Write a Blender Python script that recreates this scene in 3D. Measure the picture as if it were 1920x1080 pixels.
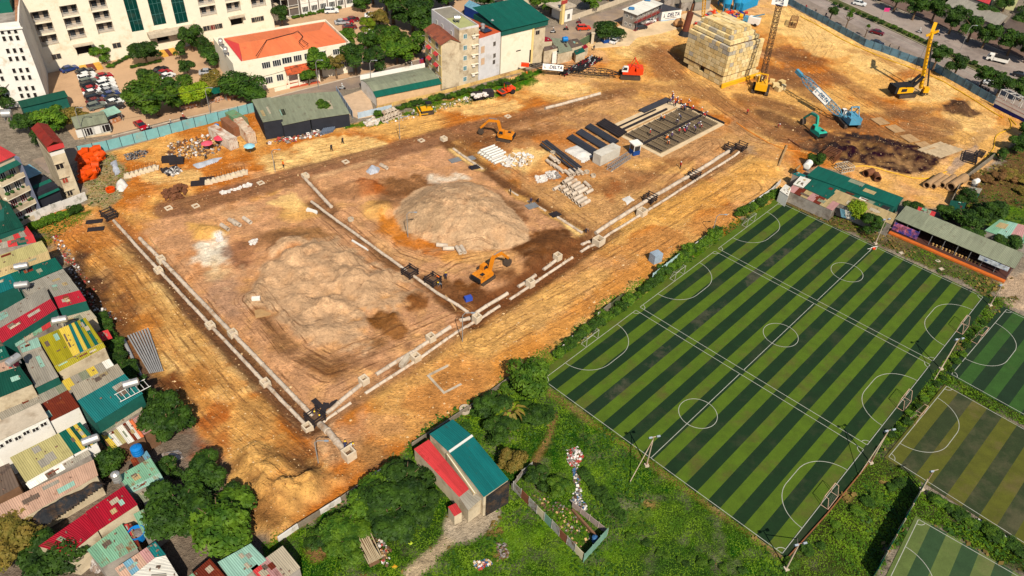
import bpy,bmesh,math,random
import numpy as np
from mathutils import Vector,Matrix
for o in list(bpy.data.objects): bpy.data.objects.remove(o)
scene = bpy.context.scene
COL = scene.collection
random.seed(7)
RNG = np.random.default_rng(7)
PI = math.pi

# ------------------------------------------------------------------ camera
CAM_H = 90.0
FPX,PITCH,ROLL = 1430.76,0.6973,0.0589       # solved from the football pitches and building edges
def _axes():
    fw = Vector((0,math.cos(PITCH),-math.sin(PITCH))); ri = Vector((1,0,0)); up = ri.cross(fw)
    c,s = math.cos(ROLL),math.sin(ROLL)
    return c*ri + s*up,-s*ri + c*up,fw
RI,UP,FW = _axes()
cam_d = bpy.data.cameras.new('camera'); cam = bpy.data.objects.new('camera',cam_d); COL.objects.link(cam)
cam_d.sensor_width = 36.0; cam_d.lens = FPX/1920*36; cam_d.clip_start = 1.0; cam_d.clip_end = 5000
m3 = Matrix((RI,UP,-FW)).transposed()
cam.matrix_world = Matrix.Translation((0,0,CAM_H)) @ m3.to_4x4()
scene.camera = cam

# ------------------------------------------------------------------ sky, sun, exposure
SUN_AZ_VEC = Vector((0.31,-0.95,0))            # horizontal direction towards the sun
SUN_EL = math.radians(46)
world = bpy.data.worlds.new('World'); scene.world = world; world.use_nodes = True
wn = world.node_tree; wn.nodes.clear()
wo = wn.nodes.new('ShaderNodeOutputWorld'); wb = wn.nodes.new('ShaderNodeBackground'); ws = wn.nodes.new('ShaderNodeTexSky')
ws.sky_type = 'NISHITA'; ws.sun_disc = False; ws.sun_elevation = SUN_EL
ws.sun_rotation = math.atan2(SUN_AZ_VEC.x,SUN_AZ_VEC.y)
wb.inputs['Strength'].default_value = 0.075
wn.links.new(ws.outputs[0],wb.inputs[0]); wn.links.new(wb.outputs[0],wo.inputs[0])
sun_d = bpy.data.lights.new('sun','SUN'); sun_d.energy = 4.8; sun_d.angle = math.radians(0.53); sun_d.color = (1.0,0.92,0.79)
sun = bpy.data.objects.new('sun',sun_d); COL.objects.link(sun)
sv = SUN_AZ_VEC.normalized()*math.cos(SUN_EL) + Vector((0,0,math.sin(SUN_EL)))
sun.rotation_euler = sv.to_track_quat('Z','Y').to_euler(); sun.location = (0,-100,200)
vs = scene.view_settings; vs.view_transform = 'Standard'; vs.look = 'None'; vs.gamma = 1; vs.exposure = 0.66; vs.use_curve_mapping = False
scene.render.engine = 'CYCLES'

# ------------------------------------------------------------------ pixel of the survey photograph -> point at height z
def G(px,py,z=0.0):
    d = RI*((px-960)/FPX) + UP*(-(py-540)/FPX) + FW
    t = (z-CAM_H)/d.z
    return Vector((d.x*t,d.y*t,z))
def GN(pts,z=0.0):
    """numpy version: list of (px,py) -> Nx2 world xy"""
    return np.array([tuple(G(p[0],p[1],z))[:2] for p in pts])
def lin(c): return c/12.92 if c <= 0.04045 else ((c+0.055)/1.055)**2.4
KEXP = 1.62
def C(r,g,b,k=1.0):
    """surface colour from what a sunlit sample of it shows (0-255)"""
    return tuple(min(0.86,lin(v/255)*k/KEXP) for v in (r,g,b)) + (1.0,)

# ------------------------------------------------------------------ materials
MATS = {}
def nodes(name):
    m = bpy.data.materials.new(name); m.use_nodes = True
    nt = m.node_tree; b = nt.nodes['Principled BSDF']
    b.inputs['Specular IOR Level'].default_value = 0.2
    return m,nt,b
def mat(name,col,rough=0.75,var=0.25,scale=0.6,metal=0.0,bump=0.0,fine=8.0,rnd=0.0,stain=None,stain_amt=0.4,stain_scale=0.25,spec=0.2,coords='Object'):
    """one procedural material: base colour, two-scale tone variation, optional stain colour patches, per-object tint"""
    if name in MATS: return MATS[name]
    m,nt,b = nodes(name); N = nt.nodes; L = nt.links
    tc = N.new('ShaderNodeTexCoord'); src = tc.outputs[coords]
    oi = N.new('ShaderNodeObjectInfo')
    add = N.new('ShaderNodeVectorMath'); add.operation = 'ADD'
    mulv = N.new('ShaderNodeVectorMath'); mulv.operation = 'SCALE'; mulv.inputs['Scale'].default_value = 37.0
    cmb = N.new('ShaderNodeCombineXYZ'); L.new(oi.outputs['Random'],cmb.inputs[0]); L.new(oi.outputs['Random'],cmb.inputs[1])
    L.new(cmb.outputs[0],mulv.inputs[0]); L.new(src,add.inputs[0]); L.new(mulv.outputs[0],add.inputs[1])
    n1 = N.new('ShaderNodeTexNoise'); n1.inputs['Scale'].default_value = scale; n1.inputs['Detail'].default_value = 6; n1.inputs['Roughness'].default_value = 0.65
    n2 = N.new('ShaderNodeTexNoise'); n2.inputs['Scale'].default_value = fine; n2.inputs['Detail'].default_value = 3
    L.new(add.outputs[0],n1.inputs['Vector']); L.new(add.outputs[0],n2.inputs['Vector'])
    mr = N.new('ShaderNodeMapRange'); mr.inputs[1].default_value = 0.3; mr.inputs[2].default_value = 0.7
    mr.inputs[3].default_value = 1-var; mr.inputs[4].default_value = 1+var*0.6; L.new(n1.outputs[0],mr.inputs[0])
    mr2 = N.new('ShaderNodeMapRange'); mr2.inputs[1].default_value = 0.3; mr2.inputs[2].default_value = 0.7
    mr2.inputs[3].default_value = 1-var*0.4; mr2.inputs[4].default_value = 1+var*0.3; L.new(n2.outputs[0],mr2.inputs[0])
    mm = N.new('ShaderNodeMath'); mm.operation = 'MULTIPLY'; L.new(mr.outputs[0],mm.inputs[0]); L.new(mr2.outputs[0],mm.inputs[1])
    fac = mm.outputs[0]
    if rnd:
        mr3 = N.new('ShaderNodeMapRange'); mr3.inputs[3].default_value = 1-rnd; mr3.inputs[4].default_value = 1+rnd; L.new(oi.outputs['Random'],mr3.inputs[0])
        m4 = N.new('ShaderNodeMath'); m4.operation = 'MULTIPLY'; L.new(fac,m4.inputs[0]); L.new(mr3.outputs[0],m4.inputs[1]); fac = m4.outputs[0]
    base = None
    if stain:
        n3 = N.new('ShaderNodeTexNoise'); n3.inputs['Scale'].default_value = stain_scale; n3.inputs['Detail'].default_value = 8; n3.inputs['Roughness'].default_value = 0.7
        L.new(add.outputs[0],n3.inputs['Vector'])
        r = N.new('ShaderNodeMapRange'); r.inputs[1].default_value = 0.62-stain_amt*0.3; r.inputs[2].default_value = 0.78-stain_amt*0.3; L.new(n3.outputs[0],r.inputs[0])
        mx = N.new('ShaderNodeMix'); mx.data_type = 'RGBA'; mx.inputs[6].default_value = col; mx.inputs[7].default_value = stain
        L.new(r.outputs[0],mx.inputs[0]); base = mx.outputs[2]
    vm = N.new('ShaderNodeVectorMath'); vm.operation = 'SCALE'; L.new(fac,vm.inputs['Scale'])
    if base: L.new(base,vm.inputs[0])
    else: vm.inputs[0].default_value = col[:3]
    L.new(vm.outputs[0],b.inputs['Base Color'])
    b.inputs['Roughness'].default_value = rough; b.inputs['Metallic'].default_value = metal
    b.inputs['Specular IOR Level'].default_value = spec
    if bump:
        bp = N.new('ShaderNodeBump'); bp.inputs['Strength'].default_value = min(1,bump); bp.inputs['Distance'].default_value = 0.075
        L.new(n2.outputs[0],bp.inputs['Height']); L.new(bp.outputs[0],b.inputs['Normal'])
    MATS[name] = m
    return m
def roofmat(name,col,rust=None,amt=0.3,pitch=0.25,bump=0.6,rough=0.6,var=0.22):
    """corrugated sheet: UV in metres (u along the eave, v down the slope); ribs as relief, streaks and rust patches as wear"""
    if name in MATS: return MATS[name]
    m,nt,b = nodes(name); N = nt.nodes; L = nt.links
    uv = N.new('ShaderNodeUVMap'); oi = N.new('ShaderNodeObjectInfo')
    cmb = N.new('ShaderNodeCombineXYZ'); L.new(oi.outputs['Random'],cmb.inputs[0]); L.new(oi.outputs['Random'],cmb.inputs[2])
    sc = N.new('ShaderNodeVectorMath'); sc.operation = 'SCALE'; sc.inputs['Scale'].default_value = 53; L.new(cmb.outputs[0],sc.inputs[0])
    ad = N.new('ShaderNodeVectorMath'); ad.operation = 'ADD'; L.new(uv.outputs[0],ad.inputs[0]); L.new(sc.outputs[0],ad.inputs[1])
    sx = N.new('ShaderNodeSeparateXYZ'); L.new(uv.outputs[0],sx.inputs[0])
    k = N.new('ShaderNodeMath'); k.operation = 'MULTIPLY'; k.inputs[1].default_value = 2*PI/pitch; L.new(sx.outputs[0],k.inputs[0])
    s = N.new('ShaderNodeMath'); s.operation = 'SINE'; L.new(k.outputs[0],s.inputs[0])
    bp = N.new('ShaderNodeBump'); bp.inputs['Strength'].default_value = bump; bp.inputs['Distance'].default_value = 0.04
    L.new(s.outputs[0],bp.inputs['Height']); L.new(bp.outputs[0],b.inputs['Normal'])
    mp = N.new('ShaderNodeMapping'); mp.inputs['Scale'].default_value = (1.6,0.22,1); L.new(ad.outputs[0],mp.inputs[0])
    n1 = N.new('ShaderNodeTexNoise'); n1.inputs['Scale'].default_value = 1.0; n1.inputs['Detail'].default_value = 6; n1.inputs['Roughness'].default_value = 0.7; L.new(mp.outputs[0],n1.inputs['Vector'])
    n2 = N.new('ShaderNodeTexNoise'); n2.inputs['Scale'].default_value = 0.5; n2.inputs['Detail'].default_value = 8; n2.inputs['Roughness'].default_value = 0.75; L.new(ad.outputs[0],n2.inputs['Vector'])
    mr = N.new('ShaderNodeMapRange'); mr.inputs[1].default_value = 0.3; mr.inputs[2].default_value = 0.7; mr.inputs[3].default_value = 1-var; mr.inputs[4].default_value = 1+var*0.7; L.new(n1.outputs[0],mr.inputs[0])
    mr3 = N.new('ShaderNodeMapRange'); mr3.inputs[3].default_value = 0.9; mr3.inputs[4].default_value = 1.1; L.new(oi.outputs['Random'],mr3.inputs[0])
    mm = N.new('ShaderNodeMath'); mm.operation = 'MULTIPLY'; L.new(mr.outputs[0],mm.inputs[0]); L.new(mr3.outputs[0],mm.inputs[1])
    mx = N.new('ShaderNodeMix'); mx.data_type = 'RGBA'; mx.inputs[6].default_value = col; mx.inputs[7].default_value = rust or C(120,85,55)
    r = N.new('ShaderNodeMapRange'); r.inputs[1].default_value = 0.68-amt*0.35; r.inputs[2].default_value = 0.80-amt*0.35; L.new(n2.outputs[0],r.inputs[0])
    L.new(r.outputs[0],mx.inputs[0])
    vm = N.new('ShaderNodeVectorMath'); vm.operation = 'SCALE'; L.new(mx.outputs[2],vm.inputs[0]); L.new(mm.outputs[0],vm.inputs['Scale'])
    L.new(vm.outputs[0],b.inputs['Base Color']); b.inputs['Roughness'].default_value = rough
    MATS[name] = m
    return m
def glassmat(name,col,rough=0.12):
    if name in MATS: return MATS[name]
    m,nt,b = nodes(name); b.inputs['Base Color'].default_value = col; b.inputs['Roughness'].default_value = rough; b.inputs['Specular IOR Level'].default_value = 0.6
    MATS[name] = m; return m

# ------------------------------------------------------------------ mesh builder and scene graph helpers
class MB:
    def __init__(s): s.v = []; s.f = []; s.uv = {}
    def add(s,vs,fs):
        o = len(s.v); s.v += [tuple(v) for v in vs]; s.f += [tuple(i+o for i in f) for f in fs]; return s
    def box(s,c,size,rz=0.0,rx=0.0,ry=0.0):
        hx,hy,hz = size[0]/2,size[1]/2,size[2]/2
        M = Matrix.Rotation(rz,3,'Z') @ Matrix.Rotation(ry,3,'Y') @ Matrix.Rotation(rx,3,'X'); c = Vector(c)
        vs = [c + M @ Vector((x*hx,y*hy,z*hz)) for z in (-1,1) for y in (-1,1) for x in (-1,1)]
        return s.add(vs,[(0,2,3,1),(4,5,7,6),(0,1,5,4),(2,6,7,3),(0,4,6,2),(1,3,7,5)])
    def bx(s,x0,x1,y0,y1,z0,z1): return s.box(((x0+x1)/2,(y0+y1)/2,(z0+z1)/2),(x1-x0,y1-y0,z1-z0))
    def beam(s,a,b,w,h=None,upv=(0,0,1)):
        a = Vector(a); b = Vector(b); h = h or w; d = b-a
        if d.length < 1e-6: return s
        d.normalize(); u = Vector(upv)
        if abs(d.dot(u)) > 0.98: u = Vector((1,0,0))
        r = d.cross(u).normalized(); u = r.cross(d)
        vs = [p + r*(x*w/2) + u*(y*h/2) for p in (a,b) for x,y in ((-1,-1),(1,-1),(1,1),(-1,1))]
        return s.add(vs,[(3,2,1,0),(4,5,6,7),(0,1,5,4),(1,2,6,5),(2,3,7,6),(3,0,4,7)])
    def tube(s,pts,r,n=8,cap=True,r2=None):
        pts = [Vector(p) for p in pts]; m = len(pts); rings = []
        pr = None
        for i,p in enumerate(pts):
            d = (pts[min(i+1,m-1)] - pts[max(i-1,0)])
            d = d.normalized() if d.length > 1e-9 else Vector((0,0,1))
            if pr is None: q = Vector((0,0,1)) if abs(d.z) < 0.9 else Vector((1,0,0)); pr = d.cross(q).normalized()
            else: pr = (pr - d*pr.dot(d)).normalized()
            u = d.cross(pr); rr = r if r2 is None else r + (r2-r)*i/max(1,m-1)
            if isinstance(r,(list,tuple)): rr = r[i]
            rings.append([p + (pr*math.cos(2*PI*k/n) + u*math.sin(2*PI*k/n))*rr for k in range(n)])
        vs = [v for R_ in rings for v in R_]; fs = []
        for i in range(m-1):
            for k in range(n):
                a = i*n+k; b = i*n+(k+1) % n; fs.append((a,b,b+n,a+n))
        if cap: fs.append(tuple(range(n-1,-1,-1))); fs.append(tuple(range((m-1)*n,m*n)))
        return s.add(vs,fs)
    def pipe(s,a,b,r,ri,n=14):
        """hollow pipe from a to b"""
        a = Vector(a); b = Vector(b); d = (b-a).normalized(); q = Vector((0,0,1)) if abs(d.z) < 0.9 else Vector((1,0,0))
        p = d.cross(q).normalized(); u = p.cross(d); vs = []
        for c,R_ in ((a,r),(b,r),(b,ri),(a,ri)):
            vs += [c + (p*math.cos(2*PI*k/n) + u*math.sin(2*PI*k/n))*R_ for k in range(n)]
        fs = []
        for j in range(4):
            for k in range(n):
                k2 = (k+1) % n; fs.append((j*n+k,j*n+k2,((j+1) % 4)*n+k2,((j+1) % 4)*n+k))
        return s.add(vs,fs)
    def lathe(s,c,prof,n=16):
        c = Vector(c); vs = [c + Vector((r*math.cos(2*PI*k/n),r*math.sin(2*PI*k/n),z)) for r,z in prof for k in range(n)]; fs = []
        for i in range(len(prof)-1):
            for k in range(n): fs.append((i*n+k,i*n+(k+1) % n,(i+1)*n+(k+1) % n,(i+1)*n+k))
        fs.append(tuple(range((len(prof)-1)*n,len(prof)*n))); fs.append(tuple(range(n-1,-1,-1)))
        return s.add(vs,fs)
    def prism(s,poly,z0,z1):
        n = len(poly); A = sum(poly[i][0]*poly[(i+1) % n][1]-poly[(i+1) % n][0]*poly[i][1] for i in range(n))
        if A < 0: poly = list(poly)[::-1]
        z0s = z0 if isinstance(z0,(list,tuple)) else [z0]*n; z1s = z1 if isinstance(z1,(list,tuple)) else [z1]*n
        vs = [(p[0],p[1],z) for p,z in zip(poly,z0s)] + [(p[0],p[1],z) for p,z in zip(poly,z1s)]
        fs = [tuple(range(n-1,-1,-1)),tuple(range(n,2*n))] + [(i,(i+1) % n,n+(i+1) % n,n+i) for i in range(n)]
        return s.add(vs,fs)
    def sideprism(s,poly_xz,y0,y1):
        """outline in the x-z plane extruded along y"""
        n = len(poly_xz); A = sum(poly_xz[i][0]*poly_xz[(i+1) % n][1]-poly_xz[(i+1) % n][0]*poly_xz[i][1] for i in range(n))
        if A < 0: poly_xz = list(poly_xz)[::-1]
        vs = [(x,y0,z) for x,z in poly_xz] + [(x,y1,z) for x,z in poly_xz]
        fs = [tuple(range(n)),tuple(range(2*n-1,n-1,-1))] + [(i,n+i,n+(i+1) % n,(i+1) % n) for i in range(n)]
        return s.add(vs,fs)
    def quad(s,a,b,c,d): return s.add([a,b,c,d],[(0,1,2,3)])
    def build(s,name,m,parent=None,world=False,smooth=False,uv=None):
        me = bpy.data.meshes.new(name)
        off = Vector(parent.location) if (world and parent) else Vector((0,0,0))
        if world and parent and parent.parent: off = off + Vector(parent.parent.location)
        me.from_pydata([tuple(Vector(v)-off) for v in s.v],[],s.f)
        if smooth:
            me.polygons.foreach_set('use_smooth',[True]*len(me.polygons))
        if uv:
            l = me.uv_layers.new(name='UVMap'); l.data.foreach_set('uv',[c for p in uv for c in p])
        me.materials.append(m); me.update()
        return link(name,me,parent)
def link(name,me,parent=None):
    o = bpy.data.objects.new(name,me); COL.objects.link(o)
    if parent: o.parent = parent
    return o
def tag(o,label,cat,group=None):
    o['label'] = label; o['category'] = cat
    if group: o['group'] = group
    return o
def thing(name,label,cat,loc=(0,0,0),rz=0.0,group=None):
    o = bpy.data.objects.new(name,None); COL.objects.link(o); o.empty_display_size = 0.3
    o.location = loc; o.rotation_euler = (0,0,rz)
    return tag(o,label,cat,group)
def structure(o): o['kind'] = 'structure'; return o
def stuff(o): o['kind'] = 'stuff'; return o
def copy_tree(o,parent=None):
    c = o.copy(); COL.objects.link(c); c.parent = parent
    for ch in list(o.children): copy_tree(ch,c)
    return c
def place(proto,loc,rz,label,group=None,scale=None):
    c = copy_tree(proto); c.location = loc; c.rotation_euler = (0,0,rz); c['label'] = label
    if group: c['group'] = group
    if scale: c.scale = (scale,)*3 if not isinstance(scale,tuple) else scale
    return c
PROTOS = []
def drop_protos():
    for p in PROTOS:
        for ch in list(p.children):
            for g in list(ch.children): bpy.data.objects.remove(g)
            bpy.data.objects.remove(ch)
        bpy.data.objects.remove(p)
    PROTOS.clear()
def heading(pa,pb,z=0.0):
    a = G(*pa,z); b = G(*pb,z); return math.atan2(b.y-a.y,b.x-a.x)

# ------------------------------------------------------------------ noise and masks for the heightfield
def vnoise(x,y,seed=0):
    xi = np.floor(x).astype(np.int64); yi = np.floor(y).astype(np.int64); xf = x-xi; yf = y-yi
    def h(a,b):
        n = (a*374761393 + b*668265263 + seed*974711) & 0x7fffffff
        n = ((n ^ (n >> 13))*1274126177) & 0x7fffffff
        return ((n ^ (n >> 16)) & 0xffff)/65535.0
    u = xf*xf*(3-2*xf); v = yf*yf*(3-2*yf)
    return (h(xi,yi)*(1-u)+h(xi+1,yi)*u)*(1-v)+(h(xi,yi+1)*(1-u)+h(xi+1,yi+1)*u)*v
def fbm(x,y,scale,octv=4,seed=0,gain=0.5):
    s = 0; a = 1; t = 0
    for i in range(octv):
        s = s+a*(vnoise(x/scale*2**i+17.3*i,y/scale*2**i-9.1*i,seed+i*31)-0.5); t += a; a *= gain
    return s/t*2
def sdist(X,Y,poly):
    """signed distance to polygon, positive inside"""
    n = len(poly); d = np.full(X.shape,1e9); ins = np.zeros(X.shape,bool)
    for i in range(n):
        ax,ay = poly[i]; bx,by = poly[(i+1) % n]; ex,ey = bx-ax,by-ay
        t = np.clip(((X-ax)*ex+(Y-ay)*ey)/max(1e-9,ex*ex+ey*ey),0,1)
        d = np.minimum(d,np.hypot(X-ax-t*ex,Y-ay-t*ey))
        c = ((ay > Y) != (by > Y)) & (X < (bx-ax)*(Y-ay)/((by-ay) if abs(by-ay) > 1e-12 else 1e-12)+ax)
        ins ^= c
    return np.where(ins,d,-d)
def ldist(X,Y,pts):
    """distance to a polyline and arc length of the nearest point"""
    d = np.full(X.shape,1e9); al = np.zeros(X.shape); sd = np.zeros(X.shape); acc = 0
    for i in range(len(pts)-1):
        ax,ay = pts[i]; bx,by = pts[i+1]; ex,ey = bx-ax,by-ay; L = math.hypot(ex,ey)
        t = np.clip(((X-ax)*ex+(Y-ay)*ey)/max(1e-9,L*L),0,1)
        q = np.hypot(X-ax-t*ex,Y-ay-t*ey); m = q < d
        sgn = np.sign(ex*(Y-ay)-ey*(X-ax))
        d = np.where(m,q,d); al = np.where(m,acc+t*L,al); sd = np.where(m,q*sgn,sd); acc += L
    return d,al,sd
def sstep(a,b,x):
    t = np.clip((x-a)/(b-a),0,1); return t*t*(3-2*t)
# ------------------------------------------------------------------ ground: one heightfield sheet with earth colours per vertex
SAND = C(230,174,96)[:3]; SAND2 = C(250,206,130)[:3]; ORG = C(196,114,36)[:3]; ORG2 = C(172,88,26)[:3]
GRB = C(206,152,106)[:3]; PALE = C(222,174,124)[:3]; DKB = C(118,76,44)[:3]; VDK = C(76,54,40)[:3]
MOUND = C(202,164,124)[:3]; GREY = C(150,138,124)[:3]; WHT = C(240,226,200)[:3]; GRS = C(54,82,12)[:3]; GRS2 = C(86,116,16)[:3]
OLV = C(58,66,20)[:3]; SCRB = C(92,66,38)[:3]; CONC = C(150,136,118)[:3]; PAVE = C(196,164,130)[:3]
xs = np.arange(-188,204,0.5)
ys = [38.0]
while ys[-1] < 312: ys.append(ys[-1] + 0.36 + 0.55*(ys[-1]-38)/260)
ys = np.array(ys); X,Y = np.meshgrid(xs,ys); H = np.zeros_like(X)
nA = fbm(X,Y,14,5,1); nB = fbm(X,Y,3.2,4,2); nC = fbm(X,Y,40,4,3); nD = fbm(X,Y,1.3,2,4)
col = np.zeros(X.shape+(3,)); col[:] = CONC
stone = np.zeros_like(X); trk = np.zeros(X.shape+(3,)); grassm = np.zeros_like(X)
def mixc(w,c):
    global col
    col = col*(1-w[...,None]) + np.array(c)*w[...,None]
SITE = GN([(62,425),(100,395),(165,380),(152,300),(260,268),(345,240),(480,210),(500,260),(660,230),(745,215),(850,180),(945,148),(1030,118),(1010,95),(1100,75),
           (1150,42),(1290,8),(1330,-12),(1470,-8),(1620,85),(1750,130),(1860,192),(1925,232),(1905,262),(1800,370),(1778,388),(1745,392),(1700,378),(1640,352),(1570,322),(1530,312),(1490,338),(1458,372),
           (1270,478),(1150,575),(1035,660),(960,705),(885,762),(800,815),(720,885),(640,945),(522,1014),(480,1003),(430,930),(428,870),(380,830),(330,770),(290,720),(240,640),(190,592),(165,540),(130,480),(90,440)])
site_d = sdist(X,Y,SITE)
site_w = sstep(-0.6,0.8,site_d + nB*0.8)
base = np.array(SAND)*np.ones_like(col)
w = sstep(-0.3,0.35,nA+0.3*nB); base = base*(1-w[...,None])+np.array(ORG)*w[...,None]
w = sstep(0.1,0.5,nC+0.5*nB)*0.6; base = base*(1-w[...,None])+np.array(PALE)*w[...,None]
col = col*(1-site_w[...,None]) + base*site_w[...,None]
stone += 0.55*site_w
def zone(pts,c,soft=1.2,k=1.0,amp=1.2,st=None,gr=None,world=False):
    P = GN(pts) if not world else np.array(pts)
    x0,y0 = P.min(0)-8; x1,y1 = P.max(0)+8
    i0,i1 = np.searchsorted(ys,[y0,y1]); j0,j1 = np.searchsorted(xs,[x0,x1])
    s = (slice(max(0,i0),i1),slice(max(0,j0),j1))
    if X[s].size == 0: return
    d = sdist(X[s],Y[s],P) + nB[s]*amp*1.5 + nA[s]*amp*0.7 + nD[s]*amp*0.6
    w = sstep(-soft*.45,soft*.45,d)*k*np.clip(1+.35*nB[s]+.35*nD[s],0,1.1)
    col[s] = col[s]*(1-w[...,None]) + np.array(c[:3])*w[...,None]
    if st is not None: stone[s] = stone[s]*(1-w)+st*w
    if gr is not None: grassm[s] = grassm[s]*(1-w)+gr*w
def ell(cx,cy,rx,ry,c,**kw):
    """ellipse given in photograph pixels"""
    zone([(cx+rx*math.cos(t*PI/6),cy+ry*math.sin(t*PI/6)) for t in range(12)],c,**kw)
def band(pts,wd,c,soft=0.5,k=1.0,amp=0.5,st=None,gr=None):
    P = GN(pts); x0,y0 = P.min(0)-8; x1,y1 = P.max(0)+8
    i0,i1 = np.searchsorted(ys,[y0,y1]); j0,j1 = np.searchsorted(xs,[x0,x1]); s = (slice(max(0,i0),i1),slice(max(0,j0),j1))
    d,al,sd = ldist(X[s],Y[s],P); w = sstep(soft,-soft,d-wd+nB[s]*amp)*k
    col[s] = col[s]*(1-w[...,None]) + np.array(c[:3])*w[...,None]
    if st is not None: stone[s] = stone[s]*(1-w)+st*w
    if gr is not None: grassm[s] = grassm[s]*(1-w)+gr*w
def track(pts,wd,k=1.0):
    P = GN(pts); d,al,sd = ldist(X,Y,P); w = sstep(wd,wd*0.5,d)*k
    m = w > trk[...,2]
    trk[...,0] = np.where(m,sd,trk[...,0]); trk[...,1] = np.where(m,al,trk[...,1]); trk[...,2] = np.where(m,w,trk[...,2])
def lift(pts,hmax,slope=0.7,pw=1.0,gully=0.0,lump=0.15,off=0.0,rag=1.0):
    P = GN(pts); x0,y0 = P.min(0)-3; x1,y1 = P.max(0)+3
    i0,i1 = np.searchsorted(ys,[y0,y1]); j0,j1 = np.searchsorted(xs,[x0,x1]); s = (slice(max(0,i0),i1),slice(max(0,j0),j1))
    d = sdist(X[s],Y[s],P) + nB[s]*rag
    h = np.clip(d*slope,0,None); h = hmax*(1-np.exp(-h/hmax))
    if gully:
        c = P.mean(0); th = np.arctan2(Y[s]-c[1],X[s]-c[0]); g = np.abs(vnoise(th*12+100,d*0.06,9)*2-1)*0.5+np.abs(vnoise(th*40+50,d*0.08,8)*2-1)*0.5
        h = h*(1-gully*g*sstep(0,2,d)) 
    h = h*(1+lump*nB[s]+lump*1.3*nA[s])
    H[s] += np.sign(hmax if off == 0 else off)*h
# --- surroundings
zone([(-40,400),(60,430),(170,560),(300,720),(420,860),(440,950),(520,1020),(560,1100),(-60,1100)],C(128,112,96),k=1)
zone([(500,1030),(540,1010),(640,940),(720,880),(800,805),(890,752),(960,698),(1035,650),(1040,712),(1465,1040),(1640,860),(1735,925),(1650,1090),(1660,1110),(560,1110)],GRS,gr=1.0,st=0)
zone([(1480,1040),(1625,850),(1700,870),(1740,930),(1640,1110),(1440,1110)],OLV,gr=0.9,st=0)
zone([(1735,930),(1700,960),(1900,1075),(1960,1110),(1960,1050)],OLV,gr=0.9,st=0)
zone([(1470,1060),(1560,960),(1600,890),(1625,835),(1750,680),(1845,555),(1905,560),(1800,700),(1960,790),(1960,815),(1770,730),(1680,870)],OLV,gr=0.8,st=0,amp=.4)
zone([(1035,650),(1270,470),(1460,365),(1475,378),(1350,468),(1200,585),(1040,712)],GRS2,gr=0.9,st=0.1)
zone([(1800,380),(1830,330),(1900,270),(1960,250),(1960,420),(1830,420)],SCRB,gr=0.55,st=0,amp=2.5)
zone([(1830,330),(1880,290),(1960,290),(1960,380),(1850,385)],C(120,88,52),gr=0.3,st=0,amp=3,k=0.8)
zone([(1800,400),(1960,380),(1960,470),(1850,430)],GRS2,gr=0.9,st=0)
zone([(1460,380),(1850,545),(1890,520),(1650,430),(1600,390),(1490,370)],C(110,92,58),gr=0.25,st=0.3)
zone([(1700,480),(1850,545),(1870,535),(1720,460)],C(92,88,48),gr=0.5,st=0.2)
zone([(1880,520),(1960,500),(1960,590),(1885,570)],C(196,168,138),st=0.2)
zone([(640,235),(840,185),(945,150),(1020,128),(1000,160),(830,205),(680,240)],GRS2,gr=0.8,st=0.1,amp=2)
zone([(60,432),(190,380),(170,400),(110,440),(85,460)],GRS,gr=0.8,st=0)
zone([(150,300),(160,390),(210,400),(240,330),(205,285)],C(160,140,100),gr=0.25,st=0.8)
# lawn tone patches
for cx,cy,rx,ry,c,g in ((1210,960,60,40,GRS2,1),(1090,1040,120,40,C(92,128,20),1),(860,1050,90,40,GRS,1),(1120,890,60,50,C(70,104,22),1),(1000,760,70,50,C(44,72,18),1),
                          (1300,980,60,30,C(60,86,20),1),(1250,1060,100,30,C(46,76,20),1),(760,1000,70,50,C(40,66,16),1),(1560,970,60,50,C(50,54,18),.9),(960,1020,60,30,C(100,140,24),1)):
    ell(cx,cy,rx,ry,c,gr=g,amp=3,soft=3,k=0.8)
for cx,cy,rx,ry in ((590,1033,12,12),(690,1020,16,20),(925,998,14,6),(1217,940,18,10),(940,1040,18,12),(1655,905,14,8),(1590,930,8,10)):
    ell(cx,cy,rx,ry,C(150,112,70),gr=0.05,amp=0.8,k=0.8)
band([(770,1080),(820,1030),(868,985)],0.9,C(200,176,140),st=0.3,gr=0); band([(868,985),(905,965)],2.6,C(186,168,142),st=0.3,amp=0.9,gr=0)
band([(1000,870),(1030,820),(1040,780)],0.45,C(150,116,66),amp=0.3,gr=0); band([(1030,735),(1475,1050)],0.5,C(150,116,62),k=0.7)
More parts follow.
